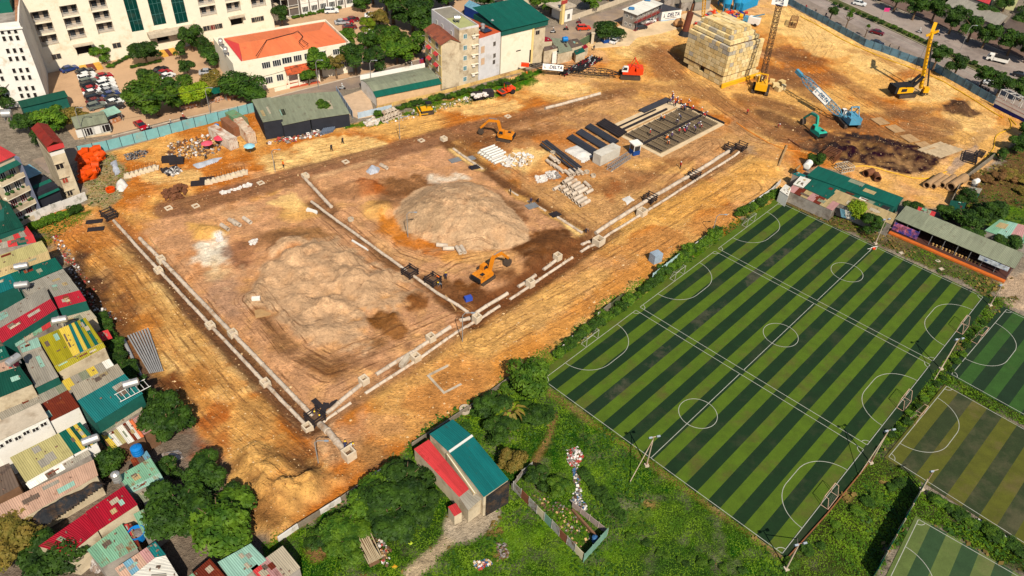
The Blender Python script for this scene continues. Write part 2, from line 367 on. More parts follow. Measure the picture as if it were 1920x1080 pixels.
# --- site colour zones
zone([(255,438),(330,395),(520,362),(570,325),(830,258),(1095,440),(890,605),(600,800),(560,760)],GRB,soft=2.5,st=0.35)
zone([(870,262),(1040,205),(1180,178),(1230,180),(1370,235),(1460,265),(1390,300),(1100,450)],C(190,142,92),soft=2,k=0.75)
zone([(200,415),(265,440),(560,760),(620,800),(660,870),(590,830),(480,730),(330,580)],C(160,120,84),soft=1.5,k=0.9,st=0.5)
zone([(60,430),(170,400),(230,430),(330,590),(560,850),(640,900),(520,1010),(430,900),(430,860),(320,740),(170,540)],SAND,soft=2,k=0.45)
for cx,cy,rx,ry,c,k in ((250,620,60,60,ORG,.6),(330,650,40,50,SAND2,.6),(300,560,40,30,SAND2,.7),(180,560,20,50,C(70,48,36),.9),(230,590,20,40,DKB,.75),(150,500,18,40,C(64,44,36),.9),
                             (400,820,40,50,ORG2,.8),(320,745,30,40,C(120,66,28),.9),(205,625,22,16,C(60,44,30),.7),(160,450,60,20,ORG,.5),(110,425,40,20,C(206,128,60),.7),(225,500,30,20,DKB,.45),
                             (215,540,22,16,DKB,.45),(430,690,60,50,SAND2,.35),(480,870,60,50,SAND,.9),(510,940,60,50,SAND,.9),(470,960,60,20,C(140,96,54),.5),(560,900,40,40,SAND,.8),(675,870,36,22,C(112,74,46),.9),(700,860,25,20,DKB,.8),
                             (655,880,20,10,ORG,.8),(620,830,40,30,PALE,.5),(760,790,60,40,SAND,.7),(810,750,60,40,ORG,.75),(880,700,80,40,ORG,.6),(850,720,30,20,C(170,104,44),.6),(930,660,60,30,SAND,.6),
                             (1000,600,70,30,PALE,.6),(1120,510,90,30,PALE,.6),(1100,560,50,30,GRB,.6),(1060,620,80,25,SAND2,.7),(1170,560,50,25,SAND2,.6),(1230,450,60,30,ORG,.7),(1300,400,60,30,SAND,.8),(1340,420,60,30,ORG,.7),(1400,350,60,30,SAND,.7),
                             (690,800,60,20,GRB,.7),(560,700,60,40,GRB,.6),(1380,430,20,14,C(110,84,56),.6),
                             # around the grey mound
                             (880,400,90,60,GRB,.3),(760,350,60,16,C(120,76,36),.8),(690,355,24,18,ORG2,.7),(705,395,30,20,SAND,.8),(745,425,36,28,C(206,124,34),.9),(790,455,50,14,C(206,120,36),.9),(830,476,50,8,C(196,112,40),.9),
                             (735,375,30,16,DKB,.6),(920,385,50,14,C(104,72,44),.75),(960,410,40,14,DKB,.8),(840,335,26,7,WHT,.7),(872,338,10,4,WHT,.6),(900,480,80,14,SAND,.5),
                             (1010,460,55,30,C(122,76,38),.95),(1050,450,40,25,C(112,70,36),.95),(950,510,50,14,C(126,80,42),.9),(870,545,30,14,C(120,74,36),.95),(860,565,40,12,C(116,70,34),.9),(920,560,60,14,C(110,68,36),.9),(985,520,60,10,C(130,84,48),.7),(1040,500,60,10,C(112,70,38),.8),
                             (640,360,50,14,C(150,102,64),.6),(560,395,40,18,SAND,.8),(540,380,30,12,SAND2,.7),(440,400,50,10,PALE,.5),(560,440,60,14,C(150,106,60),.8),(390,430,36,16,SAND,.95),(398,480,30,24,WHT,.9),(415,455,12,8,WHT,.8),(405,505,20,14,C(226,190,140),.7),
                             (455,470,26,30,C(140,88,58),.7),(500,450,40,14,C(150,104,66),.7),(780,568,24,20,C(132,82,40),.95),(715,605,26,20,C(126,80,36),.95),(740,620,26,16,C(150,98,50),.9),(705,640,20,10,C(150,100,50),.8),(620,695,30,18,C(176,118,56),.9),(700,690,25,10,C(146,100,66),.7),
                             (760,690,24,16,C(124,82,50),.9),(820,645,14,9,C(120,78,46),.9),(765,655,20,14,C(150,106,70),.8),(500,590,14,40,C(150,108,72),.5),(430,560,40,30,C(180,140,110),.6),
                             # upper strip
                             (640,280,90,22,SAND2,.8),(540,300,60,20,SAND2,.8),(330,330,60,14,SAND2,.7),(450,265,60,14,SAND,.5),(760,245,60,10,SAND,.8),(900,200,80,14,SAND2,.7),(1050,165,60,14,SAND2,.7),(1000,240,40,10,GRB,.6),(1090,220,60,14,C(172,126,84),.7),
                             (900,270,40,12,C(120,72,36),.9),(880,278,26,10,ORG,.8),(985,250,26,8,C(112,74,44),.8),(870,292,16,8,C(96,64,44),.8),(980,300,40,20,SAND2,.7),(1010,300,40,18,SAND2,.6),(1040,320,40,20,ORG,.5),(1060,260,60,12,ORG,.6),
                             (1130,350,40,16,C(160,108,60),.7),(1150,360,20,16,ORG2,.6),(1240,310,60,12,SAND,.6),(1200,330,30,8,C(150,104,64),.6),(1420,320,40,22,SAND,.9),(1450,290,40,14,C(196,140,84),.7),(1400,280,20,10,GREY,.5),
                             (1230,100,30,30,C(176,122,70),.7),(1290,160,80,16,C(196,150,92),.6),(1230,170,90,14,SAND,.5),(1190,90,40,20,SAND2,.6),(1130,70,40,20,C(232,200,150),.6),(1220,60,60,20,SAND2,.6),(1250,40,30,14,C(220,190,150),.6),
                             (1500,40,60,30,SAND2,.7),(1560,80,60,30,SAND2,.7),(1650,110,60,30,SAND2,.7),(1740,170,60,24,SAND2,.8),(1820,220,50,30,SAND2,.6),(1700,170,30,16,GREY,.35),(1480,100,40,12,C(140,92,56),.7),(1510,115,40,10,DKB,.5),(1470,150,50,22,C(140,100,66),.7),(1440,210,60,24,C(150,106,66),.6),(1560,150,40,10,C(150,100,60),.6),(1680,215,60,12,C(150,108,68),.6),(1740,240,60,22,C(160,118,78),.7),(1800,202,24,13,C(94,66,44),.95),
                             (1812,210,22,8,C(90,64,44),.9),(1760,280,40,14,C(140,104,70),.7),(1480,250,50,14,C(120,82,52),.7),(1440,240,50,12,C(160,114,70),.6),(1350,200,40,14,SAND,.6),(1580,230,70,14,C(130,90,56),.6),(1850,270,40,30,C(206,160,100),.8),(1530,225,20,14,ORG2,.6)):
    ell(cx,cy,rx,ry,c,soft=2.2,k=k,amp=1.6)
zone([(1490,272),(1545,256),(1600,252),(1690,264),(1772,290),(1750,322),(1700,328),(1640,312),(1560,302)],C(80,54,38),soft=1,amp=1.0,st=0.9)
zone([(1545,262),(1480,245),(1440,225),(1500,235),(1580,252)],C(96,66,46),soft=1.4,k=.8)
zone([(1505,285),(1560,302),(1640,312),(1710,332),(1775,302),(1850,262),(1890,240),(1870,290),(1780,372),(1700,345),(1600,312)],SAND,soft=1,k=0.9,st=1)
zone([(1770,320),(1800,290),(1830,270),(1840,285),(1800,312),(1785,330)],C(176,150,130),soft=.6,amp=.4,k=0.8,st=0.1)
zone([(740,700),(800,640),(900,600),(1100,480),(1250,425),(1450,372),(1270,478),(1040,652),(880,760),(660,890)],C(206,148,84),soft=3,k=0.55,st=1.0)
for pts,wd,c,k in (([(320,392),(500,345),(570,325),(700,293),(830,255),(930,232)],3.4,C(140,96,66),.9),([(930,232),(1050,200),(1180,172)],2.6,C(150,106,72),.7),
                      ([(700,303),(570,338)],0.8,PALE,.8),([(210,412),(400,620),(578,805)],1.7,C(112,74,46),.85),([(300,505),(440,660),(590,800)],1.5,C(112,74,46),.9),
                      ([(205,405),(262,447)],1.2,C(186,116,56),.7),([(575,335),(625,395)],1.0,C(120,80,50),.8),([(582,378),(690,455),(820,550),(880,590)],0.9,C(104,70,44),.9),
                      ([(838,268),(910,318),(960,352),(1100,438)],1.7,C(104,66,36),.95),([(848,279),(902,317)],0.7,SAND2,1),([(1043,406),(1092,439)],0.7,SAND2,1),([(955,357),(1050,412)],0.5,SAND,.9),
                      ([(600,790),(740,705),(890,602)],1.1,C(150,106,70),.7),([(890,590),(1000,525),(1110,450)],2.6,C(112,66,34),.95),([(1120,445),(1220,378),(1385,285)],2.2,C(140,98,62),.8),
                      ([(1015,210),(1130,180)],1.6,PALE,.8),([(880,595),(850,560),(830,540)],2.2,C(116,72,38),.9)):
    band(pts,wd,c,k=k,soft=0.8,amp=0.8)
for pts,wd,k in (([(240,345),(380,330),(560,300),(720,262),(880,222),(1050,185),(1180,168),(1300,190),(1420,255),(1500,270)],6,.7),([(320,385),(570,318),(830,248),(1000,212),(1150,180)],3.5,.8),
                   ([(150,440),(240,520),(330,640),(430,760),(560,870)],7,.9),([(300,480),(420,620),(540,750)],3.5,.9),([(600,400),(700,490),(800,540),(860,500),(960,480)],5,.9),([(640,400),(740,480),(860,520)],5,.9),
                   ([(470,560),(560,660),(620,690),(700,660),(860,590)],5,1),([(620,740),(760,660),(870,600)],4,.8),([(900,640),(1080,545),(1250,445),(1400,350)],7,.8),([(1120,460),(1300,355),(1420,290)],4,.7),
                   ([(870,260),(980,340),(1100,420)],4,.7),([(1180,170),(1100,200),(1000,240),(900,270)],5,.8),([(1190,90),(1260,120),(1330,180),(1430,250)],7,.9),([(1430,90),(1500,120),(1600,190),(1700,250),(1790,260)],8,.9),
                   ([(1420,180),(1520,210),(1650,215),(1780,250)],6,.9),([(1600,60),(1700,140),(1820,220)],8,.5),([(1490,20),(1540,80),(1500,150)],6,.6),([(1150,400),(1250,330),(1330,270)],4,.8),([(1000,500),(900,470),(800,480)],4,.8)):
    track(pts,wd,k)
for pts,wd,c,k in (([(1425,95),(1470,102),(1530,118)],2.2,DKB,.6),([(1400,185),(1480,205),(1560,232),(1660,250),(1760,262)],3.2,C(138,92,54),.75),([(1440,130),(1480,150),(1540,190)],2.6,C(128,84,50),.7),([(1440,215),(1500,240),(1560,262)],3.0,C(104,68,44),.8),([(1560,140),(1640,190),(1700,215),(1790,235)],2.6,C(150,102,60),.65),([(1680,215),(1740,205),(1790,206)],1.6,C(130,88,54),.7),([(1200,95),(1250,130),(1320,175),(1400,230)],2.6,C(160,108,62),.6),([(1130,160),(1230,165),(1330,175),(1420,235),(1500,268)],3,C(158,108,66),.6),([(1225,95),(1262,112),(1250,140)],4,C(150,100,60),.7),
                      ([(1600,95),(1650,105),(1700,140)],2,C(176,120,66),.6),([(870,262),(980,225),(1080,195),(1160,178)],2.2,C(134,88,52),.7),([(880,280),(950,265),(1040,240)],2,C(140,92,52),.6),([(1140,355),(1190,345),(1240,318),(1300,295)],1.6,C(150,98,56),.7),([(1180,420),(1260,385),(1330,350)],2.6,C(232,176,92),.7),([(1250,400),(1350,360),(1430,320)],3.2,C(222,160,78),.7),([(900,650),(1000,590),(1120,520)],3,C(226,172,96),.7),([(940,690),(1080,590),(1230,480)],2.2,C(214,140,56),.7),
                      ([(430,880),(470,850),(540,860),(580,900)],.8,C(130,88,48),.7),([(560,850),(590,890),(596,925)],1.0,C(110,74,44),.7),([(470,900),(520,935),(560,945)],.7,C(140,96,54),.7),([(440,940),(490,960),(520,1000)],1.6,C(120,78,40),.7),([(215,470),(290,560),(350,640),(420,720),(500,800)],1.4,C(244,196,116),.6),([(180,440),(230,520),(300,620),(380,720)],1.6,C(176,110,44),.6),([(240,500),(330,610),(430,730),(540,840)],1.3,C(168,108,50),.55),([(150,520),(190,590),(240,650),(280,710),(330,770)],2.4,C(96,60,32),.7),([(700,660),(620,700),(550,670),(500,600),(470,560)],1.0,C(116,76,44),.7),([(720,640),(640,680),(580,672)],.8,C(120,80,48),.6),([(640,420),(700,480),(780,520),(850,530)],.7,C(126,84,48),.6),([(660,410),(720,465),(800,505),(880,505)],.7,C(214,164,108),.6)):
    band(pts,wd,c,k=k,soft=1.0,amp=2.2)
trk[...,2] *= sstep(0,2,site_d)
# --- site relief
H += site_w*(nB*0.14 + nA*0.16 + nD*0.09)
H += trk[...,2]*.09*np.sin(trk[...,0]*2*PI/2.1+nA*2)*(.6+nC)
# big grey-brown mound
lift([(738,402),(752,385),(800,352),(870,336),(930,352),(965,395),(992,438),(985,455),(950,468),(890,472),(835,460),(790,446),(755,428)],6.5,0.72,gully=0.38,lump=0.0,rag=0.4)
zone([(735,402),(752,380),(790,352),(870,340),(935,372),(995,430),(990,452),(950,468),(890,472),(835,462),(790,448),(755,432)],MOUND,soft=.5,amp=.4,st=0.05)
zone([(738,405),(760,385),(790,380),(830,400),(830,440),(790,442),(755,425)],C(176,144,108),soft=2,amp=1,k=.6,st=0.05)
lift([(688,395),(715,372),(745,380),(740,408),(705,412)],1.4,0.7,lump=.3)
lift([(650,345),(690,338),(720,352),(690,372),(655,365)],1.6,0.7,lump=.5)
# spread sand heap on the left block
for pts,hm in (([(455,545),(490,500),(540,470),(600,455),(655,480),(690,520),(660,560),(600,570),(540,560)],2.6),([(560,560),(640,520),(720,510),(770,545),(790,570),(740,600),(680,590),(620,600)],3.0),
                ([(545,600),(600,560),(660,580),(720,605),(700,640),(640,664),(590,668),(556,640)],2.4),([(500,470),(530,445),(580,440),(610,470),(560,500),(510,500)],1.8),
                ([(690,600),(720,585),(755,600),(745,625),(705,622)],1.6),([(760,560),(785,548),(808,570),(780,592)],1.2),([(640,480),(700,490),(740,515),(690,530)],1.5),([(455,545),(475,530),(500,560),(540,600),(520,610),(480,580)],1.2)):
    lift(pts,hm*.62,0.45,gully=0.45,lump=0.4,rag=3.0)
zone([(455,545),(485,500),(540,470),(600,450),(660,480),(745,515),(790,555),(740,590),(690,585),(700,640),(640,666),(590,668),(545,620),(500,590)],MOUND,soft=2,amp=3.0,k=.85,st=0.05)
ell(780,568,24,20,C(132,82,40),amp=1,k=.95); ell(715,602,26,18,C(126,80,36),amp=1,k=.95); ell(742,618,24,14,C(150,98,50),amp=1,k=.8); ell(660,640,30,14,C(170,138,106),amp=1,k=.6)
# other heaps, berms and cuts
lift([(355,432),(375,420),(410,418),(425,432),(405,445),(370,444)],1.3,0.6,lump=.4)
lift([(960,470),(1010,445),(1060,430),(1090,450),(1060,480),(1000,510),(950,515)],1.1,0.4,lump=.5)
lift([(430,870),(470,830),(540,840),(600,880),(650,900),(560,970),(510,1010),(470,960),(440,920)],3.0,0.55,lump=.9,gully=.5,rag=2)
lift([(1520,272),(1600,258),(1700,274),(1755,298),(1700,318),(1620,304)],1.5,0.5,lump=1.2)
lift([(1778,200),(1800,190),(1822,200),(1830,212),(1800,216)],1.6,0.6,lump=.4)
lift([(1005,292),(1035,283),(1058,300),(1035,312)],1.0,0.6,lump=.3); lift([(890,268),(925,262),(935,278),(900,284)],1.1,0.5,lump=.4)
lift([(1505,285),(1560,303),(1640,313),(1705,335),(1690,345),(1600,316),(1510,296)],0.8,0.5,lump=.5)
lift([(1030,208),(1135,178),(1190,175),(1150,195),(1050,222)],0.9,0.5,lump=.4)
lift([(1390,300),(1440,285),(1470,310),(1450,345),(1400,345)],1.0,0.35,lump=.5)
for pts,dep,wd in (([(213,414),(300,508),(395,612),(497,720),(577,805)],0.35,0.9),([(262,447),(435,627),(596,795)],0.35,0.9),([(572,333),(624,392)],0.4,0.8),([(582,380),(690,458),(820,552),(872,588)],0.4,0.9),([(604,790),(740,708),(893,602)],0.25,0.7),
                     ([(612,778),(680,720),(808,640),(885,595)],0.25,0.7),([(895,596),(1000,528),(1115,448)],0.5,1.9),([(1118,455),(1200,402),(1385,292)],0.35,0.8),([(1115,445),(1220,372),(1370,285)],0.35,1.0),([(845,275),(960,350),(1100,440)],0.3,0.9)):
    d,al,sd = ldist(X,Y,GN(pts)); H -= dep*sstep(wd+0.9,wd,d)
col = col*(1+.15*site_w)[...,None]
# hard surfaces stay level
TURF_Q = (0.065*90,0.9436*90,-0.7349,0.4771*90,0.2745*90,0.0135*90)
def TP(u,v,z=0.0):
    x0,y0,a = TURF_Q[:3]; return Vector((x0+math.cos(a)*u-math.sin(a)*v,y0+math.sin(a)*u+math.cos(a)*v,z))
H *= site_w
H -= 0.06*(1-site_w)
ok = np.where(grassm > 0.3,1,0); H += (nB*0.08)*grassm*(1-site_w)
def hz(x,y):
    i = np.clip(np.searchsorted(ys,y)-1,0,len(ys)-2); j = np.clip(np.searchsorted(xs,x)-1,0,len(xs)-2)
    a = (x-xs[j])/(xs[j+1]-xs[j]); b = (y-ys[i])/(ys[i+1]-ys[i])
    return float((H[i,j]*(1-a)+H[i,j+1]*a)*(1-b)+(H[i+1,j]*(1-a)+H[i+1,j+1]*a)*b)
def S(px,py,dz=0.0):
    """photograph pixel -> point standing on the ground sheet"""
    p = G(px,py,0.0); z = hz(p.x,p.y); p = G(px,py,z); return Vector((p.x,p.y,hz(p.x,p.y)+dz))
# --- mesh
ny,nx = X.shape
me = bpy.data.meshes.new('ground')
verts = np.stack([X,Y,H],-1).reshape(-1,3)
idx = np.arange(ny*nx).reshape(ny,nx)
quads = np.stack([idx[:-1,:-1],idx[:-1,1:],idx[1:,1:],idx[1:,:-1]],-1).reshape(-1,4)
me.vertices.add(len(verts)); me.vertices.foreach_set('co',verts.ravel().astype(np.float32))
me.loops.add(quads.size); me.loops.foreach_set('vertex_index',quads.ravel().astype(np.int32))
me.polygons.add(len(quads)); me.polygons.foreach_set('loop_start',np.arange(0,quads.size,4,dtype=np.int32))
me.polygons.foreach_set('use_smooth',np.ones(len(quads),bool))
me.update(calc_edges=True)
def attr(name,typ,key,data):
    a = me.attributes.new(name,typ,'POINT'); a.data.foreach_set(key,data.astype(np.float32).ravel())
attr('earth','FLOAT_COLOR','color',np.concatenate([col,np.ones(col.shape[:2]+(1,))],-1))
attr('track','FLOAT_VECTOR','vector',trk); attr('stone','FLOAT','value',stone); attr('grass','FLOAT','value',grassm)
def ground_material():
    m,nt,b = nodes('earth'); N = nt.nodes; L = nt.links
    def at(n): a = N.new('ShaderNodeAttribute'); a.attribute_name = n; return a
    def noise(scale,det=5,rough=0.6,vec=None):
        n = N.new('ShaderNodeTexNoise'); n.inputs['Scale'].default_value = scale; n.inputs['Detail'].default_value = det; n.inputs['Roughness'].default_value = rough
        L.new(vec or tc.outputs['Object'],n.inputs['Vector']); return n.outputs[0]
    def rng(v,a,b_,c,d):
        r = N.new('ShaderNodeMapRange'); r.inputs[1].default_value = a; r.inputs[2].default_value = b_; r.inputs[3].default_value = c; r.inputs[4].default_value = d; L.new(v,r.inputs[0]); return r.outputs[0]
    def mul(a,b_):
        q = N.new('ShaderNodeMath'); q.operation = 'MULTIPLY'; L.new(a,q.inputs[0])
        if isinstance(b_,float): q.inputs[1].default_value = b_
        else: L.new(b_,q.inputs[1])
        return q.outputs[0]
    def mix(f,a,c):
        q = N.new('ShaderNodeMix'); q.data_type = 'RGBA'; L.new(f,q.inputs[0])
        for s,v in ((6,a),(7,c)):
            if isinstance(v,tuple): q.inputs[s].default_value = v
            else: L.new(v,q.inputs[s])
        return q.outputs[2]
    tc = N.new('ShaderNodeTexCoord')
    e = at('earth').outputs['Color']; st = at('stone').outputs['Fac']; gr = at('grass').outputs['Fac']; tk = at('track').outputs['Vector']
    sx = N.new('ShaderNodeSeparateXYZ'); L.new(tk,sx.inputs[0])
    mp = N.new('ShaderNodeMapping'); mp.inputs['Scale'].default_value = (1.0,0.045,0.0); L.new(tk,mp.inputs[0])
    streak = noise(1.7,4,0.7,mp.outputs[0])
    n_big,n_mid,n_fin = noise(0.35,6,0.7),noise(1.6,5,0.7),noise(7,3,0.6)
    c = e
    brk = rng(n_big,0.38,0.54,0.25,1.0)
    f = mul(mul(rng(streak,0.52,0.60,0.0,0.85),sx.outputs[2]),brk); c = mix(f,c,C(120,78,46))
    churn = noise(0.55,8,0.78); kk1 = rng(churn,0.53,0.63,1.0,0.66)
    churn2 = noise(0.3,9,0.75); kk2 = rng(churn2,0.5,0.6,1.0,1.34)
    f = mul(mul(rng(streak,0.44,0.34,0.0,0.35),sx.outputs[2]),brk); c = mix(f,c,C(232,184,120))
    k = mul(mul(mul(rng(n_big,0.3,0.7,0.8,1.18),rng(n_mid,0.3,0.7,0.8,1.16)),rng(n_fin,0.25,0.75,0.86,1.12)),mul(kk1,kk2))
    v = N.new('ShaderNodeVectorMath'); v.operation = 'SCALE'; L.new(c,v.inputs[0]); L.new(k,v.inputs['Scale']); c = v.outputs[0]
    # stones: pale cell centres, dark crumbs
    vo = N.new('ShaderNodeTexVoronoi'); vo.inputs['Scale'].default_value = 2.2; vo.inputs['Randomness'].default_value = 1; L.new(tc.outputs['Object'],vo.inputs['Vector'])
    sel = N.new('ShaderNodeSeparateColor'); L.new(vo.outputs['Color'],sel.inputs[0])
    dot = mul(rng(vo.outputs['Distance'],0.12,0.2,1.0,0.0),rng(sel.outputs[0],0.82,0.86,0.0,1.0))
    c = mix(mul(mul(dot,st),0.5),c,C(236,206,160))
    dot2 = mul(rng(vo.outputs['Distance'],0.22,0.4,1.0,0.0),rng(sel.outputs[1],0.66,0.72,0.0,1.0))
    c = mix(mul(mul(dot2,st),0.5),c,C(112,74,44))
    # grass speckle
    gn = noise(3.2,4,0.8); gcol = N.new('ShaderNodeVectorMath'); gcol.operation = 'SCALE'; L.new(c,gcol.inputs[0]); L.new(rng(gn,0.3,0.7,0.45,1.6),gcol.inputs['Scale'])
    c = mix(gr,c,gcol.outputs[0])
    L.new(c,b.inputs['Base Color']); b.inputs['Roughness'].default_value = 0.95; b.inputs['Specular IOR Level'].default_value = 0.1
    hgt = N.new('ShaderNodeMath'); hgt.operation = 'ADD'; L.new(n_mid,hgt.inputs[0])
    h2 = N.new('ShaderNodeMath'); h2.operation = 'ADD'; L.new(mul(n_fin,0.4),h2.inputs[0]); L.new(mul(mul(streak,sx.outputs[2]),0.45),h2.inputs[1]); L.new(h2.outputs[0],hgt.inputs[1])
    bp = N.new('ShaderNodeBump'); bp.inputs['Strength'].default_value = 0.9; bp.inputs['Distance'].default_value = 0.55; L.new(hgt.outputs[0],bp.inputs['Height']); L.new(bp.outputs[0],b.inputs['Normal'])
    return m
me.materials.append(ground_material())
ground = structure(link('ground',me))
o = MB(); o.bx(-2500,2500,-800,3500,-4.2,-4.0); structure(o.build('outer_terrain',mat('outer_earth',C(110,104,80),var=0.4,scale=0.02)))

# ------------------------------------------------------------------ football pitches: rolled artificial turf strips and painted lines
def turfmat(name,c,worn,amt):
    return mat(name,c,rough=0.9,var=0.22,scale=0.5,fine=5,bump=0.25,stain=worn,stain_amt=amt,stain_scale=0.12,coords='Generated' if False else 'Object')
T_D = turfmat('turf_dark',C(20,48,18),C(48,58,34),0.34); T_L = turfmat('turf_light',C(80,104,16),C(88,88,34),0.35)
T_W = turfmat('turf_worn',C(24,48,24),C(84,80,62),0.42); LINE = mat('white_line_paint',C(180,180,166),var=0.25,scale=0.8)
T4D = turfmat('turf_deep_green',C(26,50,26),C(40,56,30),0.2); T4L = turfmat('turf_mid_green',C(50,86,30),C(60,80,36),0.2)  # right-edge pitch: deep green and mid green turf strips
T5D = turfmat('turf_faded_dark',C(48,60,30),C(80,78,52),0.5); T5L = turfmat('turf_faded_olive',C(88,90,24),C(100,90,48),0.4)
T6D = turfmat('turf_grey_green',C(50,76,44),C(62,76,46),0.2); T6L = turfmat('turf_pale_green',C(94,110,54),C(104,108,62),0.3)
def strip_quad(F,u0,u1,v0,v1,z):
    return [F(u0,v0,z),F(u1,v0,z),F(u1,v1,z),F(u0,v1,z)]
def markings(F,parent,L_,W_,goals=(1,1),ends=True,half=True):
    lw = 0.095; z = 0.045
    def ln(u0,v0,u1,v1):
        a = F(u0,v0,z); b = F(u1,v1,z); d = (b-a); n = Vector((-d.y,d.x,0)).normalized()*lw/2; e = d.normalized()*lw/2
        mb = MB(); mb.quad(a-n-e,b-n+e,b+n+e,a+n-e); mb.build('painted_line',LINE,parent)
    def arc(cu,cv,r,t0,t1,n=36):
        mb = MB(); vs = []; fs = []
        for i in range(n+1):
            t = t0+(t1-t0)*i/n
            vs += [F(cu+(r-lw/2)*math.cos(t),cv+(r-lw/2)*math.sin(t),z+0.006),F(cu+(r+lw/2)*math.cos(t),cv+(r+lw/2)*math.sin(t),z+0.006)]
        fs = [(2*i,2*i+2,2*i+3,2*i+1) for i in range(n)]; mb.add(vs,fs); mb.build('painted_line',LINE,parent)
    ln(0,0,L_,0); ln(0,W_,L_,W_)
    if goals[0]: ln(0,0,0,W_)
    if goals[1]: ln(L_,0,L_,W_)
    if half: ln(L_/2,0,L_/2,W_); arc(L_/2,W_/2,3.0,0,2*PI,48)
    R_ = 5.2; hw = 1.7
    for g,(u,s) in zip(goals,((0,1),(L_,-1))):
        if not g: continue
        a0 = -PI/2 if s > 0 else PI/2
        arc(u,W_/2+hw,R_,0 if s > 0 else PI,PI/2,20); arc(u,W_/2-hw,R_,0 if s > 0 else PI,-PI/2 if s > 0 else 3*PI/2,20)
        ln(u+s*R_,W_/2-hw,u+s*R_,W_/2+hw)
        if s > 0: arc(u,0,0.9,0,PI/2,8); arc(u,W_,0.9,-PI/2,0,8)
        else: arc(u,0,0.9,PI/2,PI,8); arc(u,W_,0.9,PI,3*PI/2,8)
def frame(px0,px1,pxv):
    """pitch frame from its corner, a point along u and a point along v (pixels)"""
    o_ = G(*px0); u = (G(*px1)-o_).normalized(); v = Vector((-u.y,u.x,0))
    if v.dot(G(*pxv)-o_) < 0: v = -v
    return lambda a,b,z=0.0: Vector((o_.x+u.x*a+v.x*b,o_.y+u.y*a+v.y*b,z))
def turf(name,F,bounds,v0,v1,pats,z=0.03):
    t = bpy.data.objects.new(name,None); COL.objects.link(t); structure(t)
    for k in range(len(bounds)-1):
        a,b = bounds[k],bounds[k+1]; mb = MB(); n = 12
        for i in range(n):
            va = v0+(v1-v0)*i/n; vb = v0+(v1-v0)*(i+1)/n
            mb.quad(*strip_quad(F,a,b,va,vb,z))
        mb.build('turf_strip',pats[k % len(pats)] if not callable(pats) else pats(k),t)
    return t
TL,TW,TG = TURF_Q[3:6]; VT = 3*TW+2*TG
turf_main = turf('football_turf',TP,[-1.4,1.0] + [1.0+1.9*(k+1) for k in range(22)] + [TL+1.3],-0.25,VT+0.5,lambda k: T_L if k == 0 else (T_W if k == 5 else (T_D if k % 2 else T_L)))
for k in range(3):
    markings(lambda u,v,z=0.0,k=k: TP(u,v+k*(TW+TG),z),turf_main,TL,TW)
F4 = frame((1784,702),(1920,777),(1880,577))
W4 = (G(1880,577)-G(1784,702)).length
turf4 = turf('football_turf',F4,[-0.8]+[1.2+2.0*k for k in range(22)],-0.4,W4+0.5,lambda k: T4D if k % 2 == 0 else T4L); markings(F4,turf4,43,W4,(1,0))
F5 = frame((1666,857),(1832,962),(1767,720)); W5 = (G(1767,720)-G(1666,857)).length
turf5 = turf('football_turf',F5,[-0.4]+[1.9+2.3*k for k in range(19)],-0.6,W5+0.2,lambda k: T5D if k % 2 else T5L); markings(F5,turf5,42,W5,(1,0))
F6 = frame((1722,974),(1890,1070),(1655,1075))
turf6 = turf('football_turf',F6,[-0.5]+[1.6+2.1*k for k in range(16)],-0.4,26,lambda k: T6D if k % 2 else T6L); markings(F6,turf6,34,25,(1,0),half=False)

# ------------------------------------------------------------------ streets, pavements, car park
ASPH = mat('asphalt',C(150,132,118),var=0.28,scale=0.15,fine=3,stain=C(176,150,122),stain_amt=0.5,stain_scale=0.08)
ASPH2 = mat('asphalt_avenue',C(166,150,138),var=0.22,scale=0.12,fine=2,stain=C(132,118,110),stain_amt=0.5,stain_scale=0.07)
PAVM = mat('paving_beige',C(206,168,130),var=0.12,scale=0.1,fine=2,stain=C(176,142,110),stain_amt=0.35,stain_scale=.06); PAVB = mat('paving_brown',C(122,98,86),var=0.3,scale=0.3)
KERB = mat('kerb_stone',C(206,190,168),var=0.25)
def sheet(name,pts,m,z): mb = MB(); P = [G(p[0],p[1],z) for p in pts]; mb.prism([(p.x,p.y) for p in P],z-0.25,z); return structure(mb.build(name,m))
def kerb(pts,name='kerb',h=0.14,w=0.25):
    P = [G(*p) for p in pts]; mb = MB()
    for a,b in zip(P,P[1:]): mb.beam(Vector((a.x,a.y,h/2-0.03)),Vector((b.x,b.y,h/2-0.03)),w,h+0.06)
    return structure(mb.build(name,KERB))
sheet('car_park',[(92,195),(60,120),(110,75),(300,60),(440,80),(520,40),(600,20),(760,-10),(900,-30),(880,10),(800,70),(800,105),(700,140),(560,175),(460,200),(330,222),(210,252),(140,262)],PAVM,0.0)
sheet('street',[(90,325),(60,300),(210,256),(330,226),(450,199),(480,190),(560,170),(700,135),(800,108),(940,80),(1030,52),(1120,26),(1190,4),(1240,-30),(1290,-20),(1220,20),(1160,42),(1110,62),(1050,88),(1010,98),(900,140),(800,140),(690,160),(620,172),(480,212),(345,246),(200,285)],ASPH,0.012)
sheet('forecourt',[(630,185),(688,165),(700,205),(725,215),(672,222),(655,215)],mat('forecourt_paving',C(214,182,148),var=0.2),0.02)
sheet('site_entrance_slab',[(1130,62),(1180,40),(1240,40),(1300,20),(1330,10),(1345,30),(1240,62),(1195,70),(1180,85),(1110,90)],mat('entrance_concrete',C(232,202,160),var=0.3,scale=0.2),0.16)
sheet('avenue',[(1470,-40),(1500,-8),(1650,75),(1780,135),(1920,205),(2000,245),(2000,130),(1920,112),(1625,-2),(1560,-40)],ASPH2,0.012)
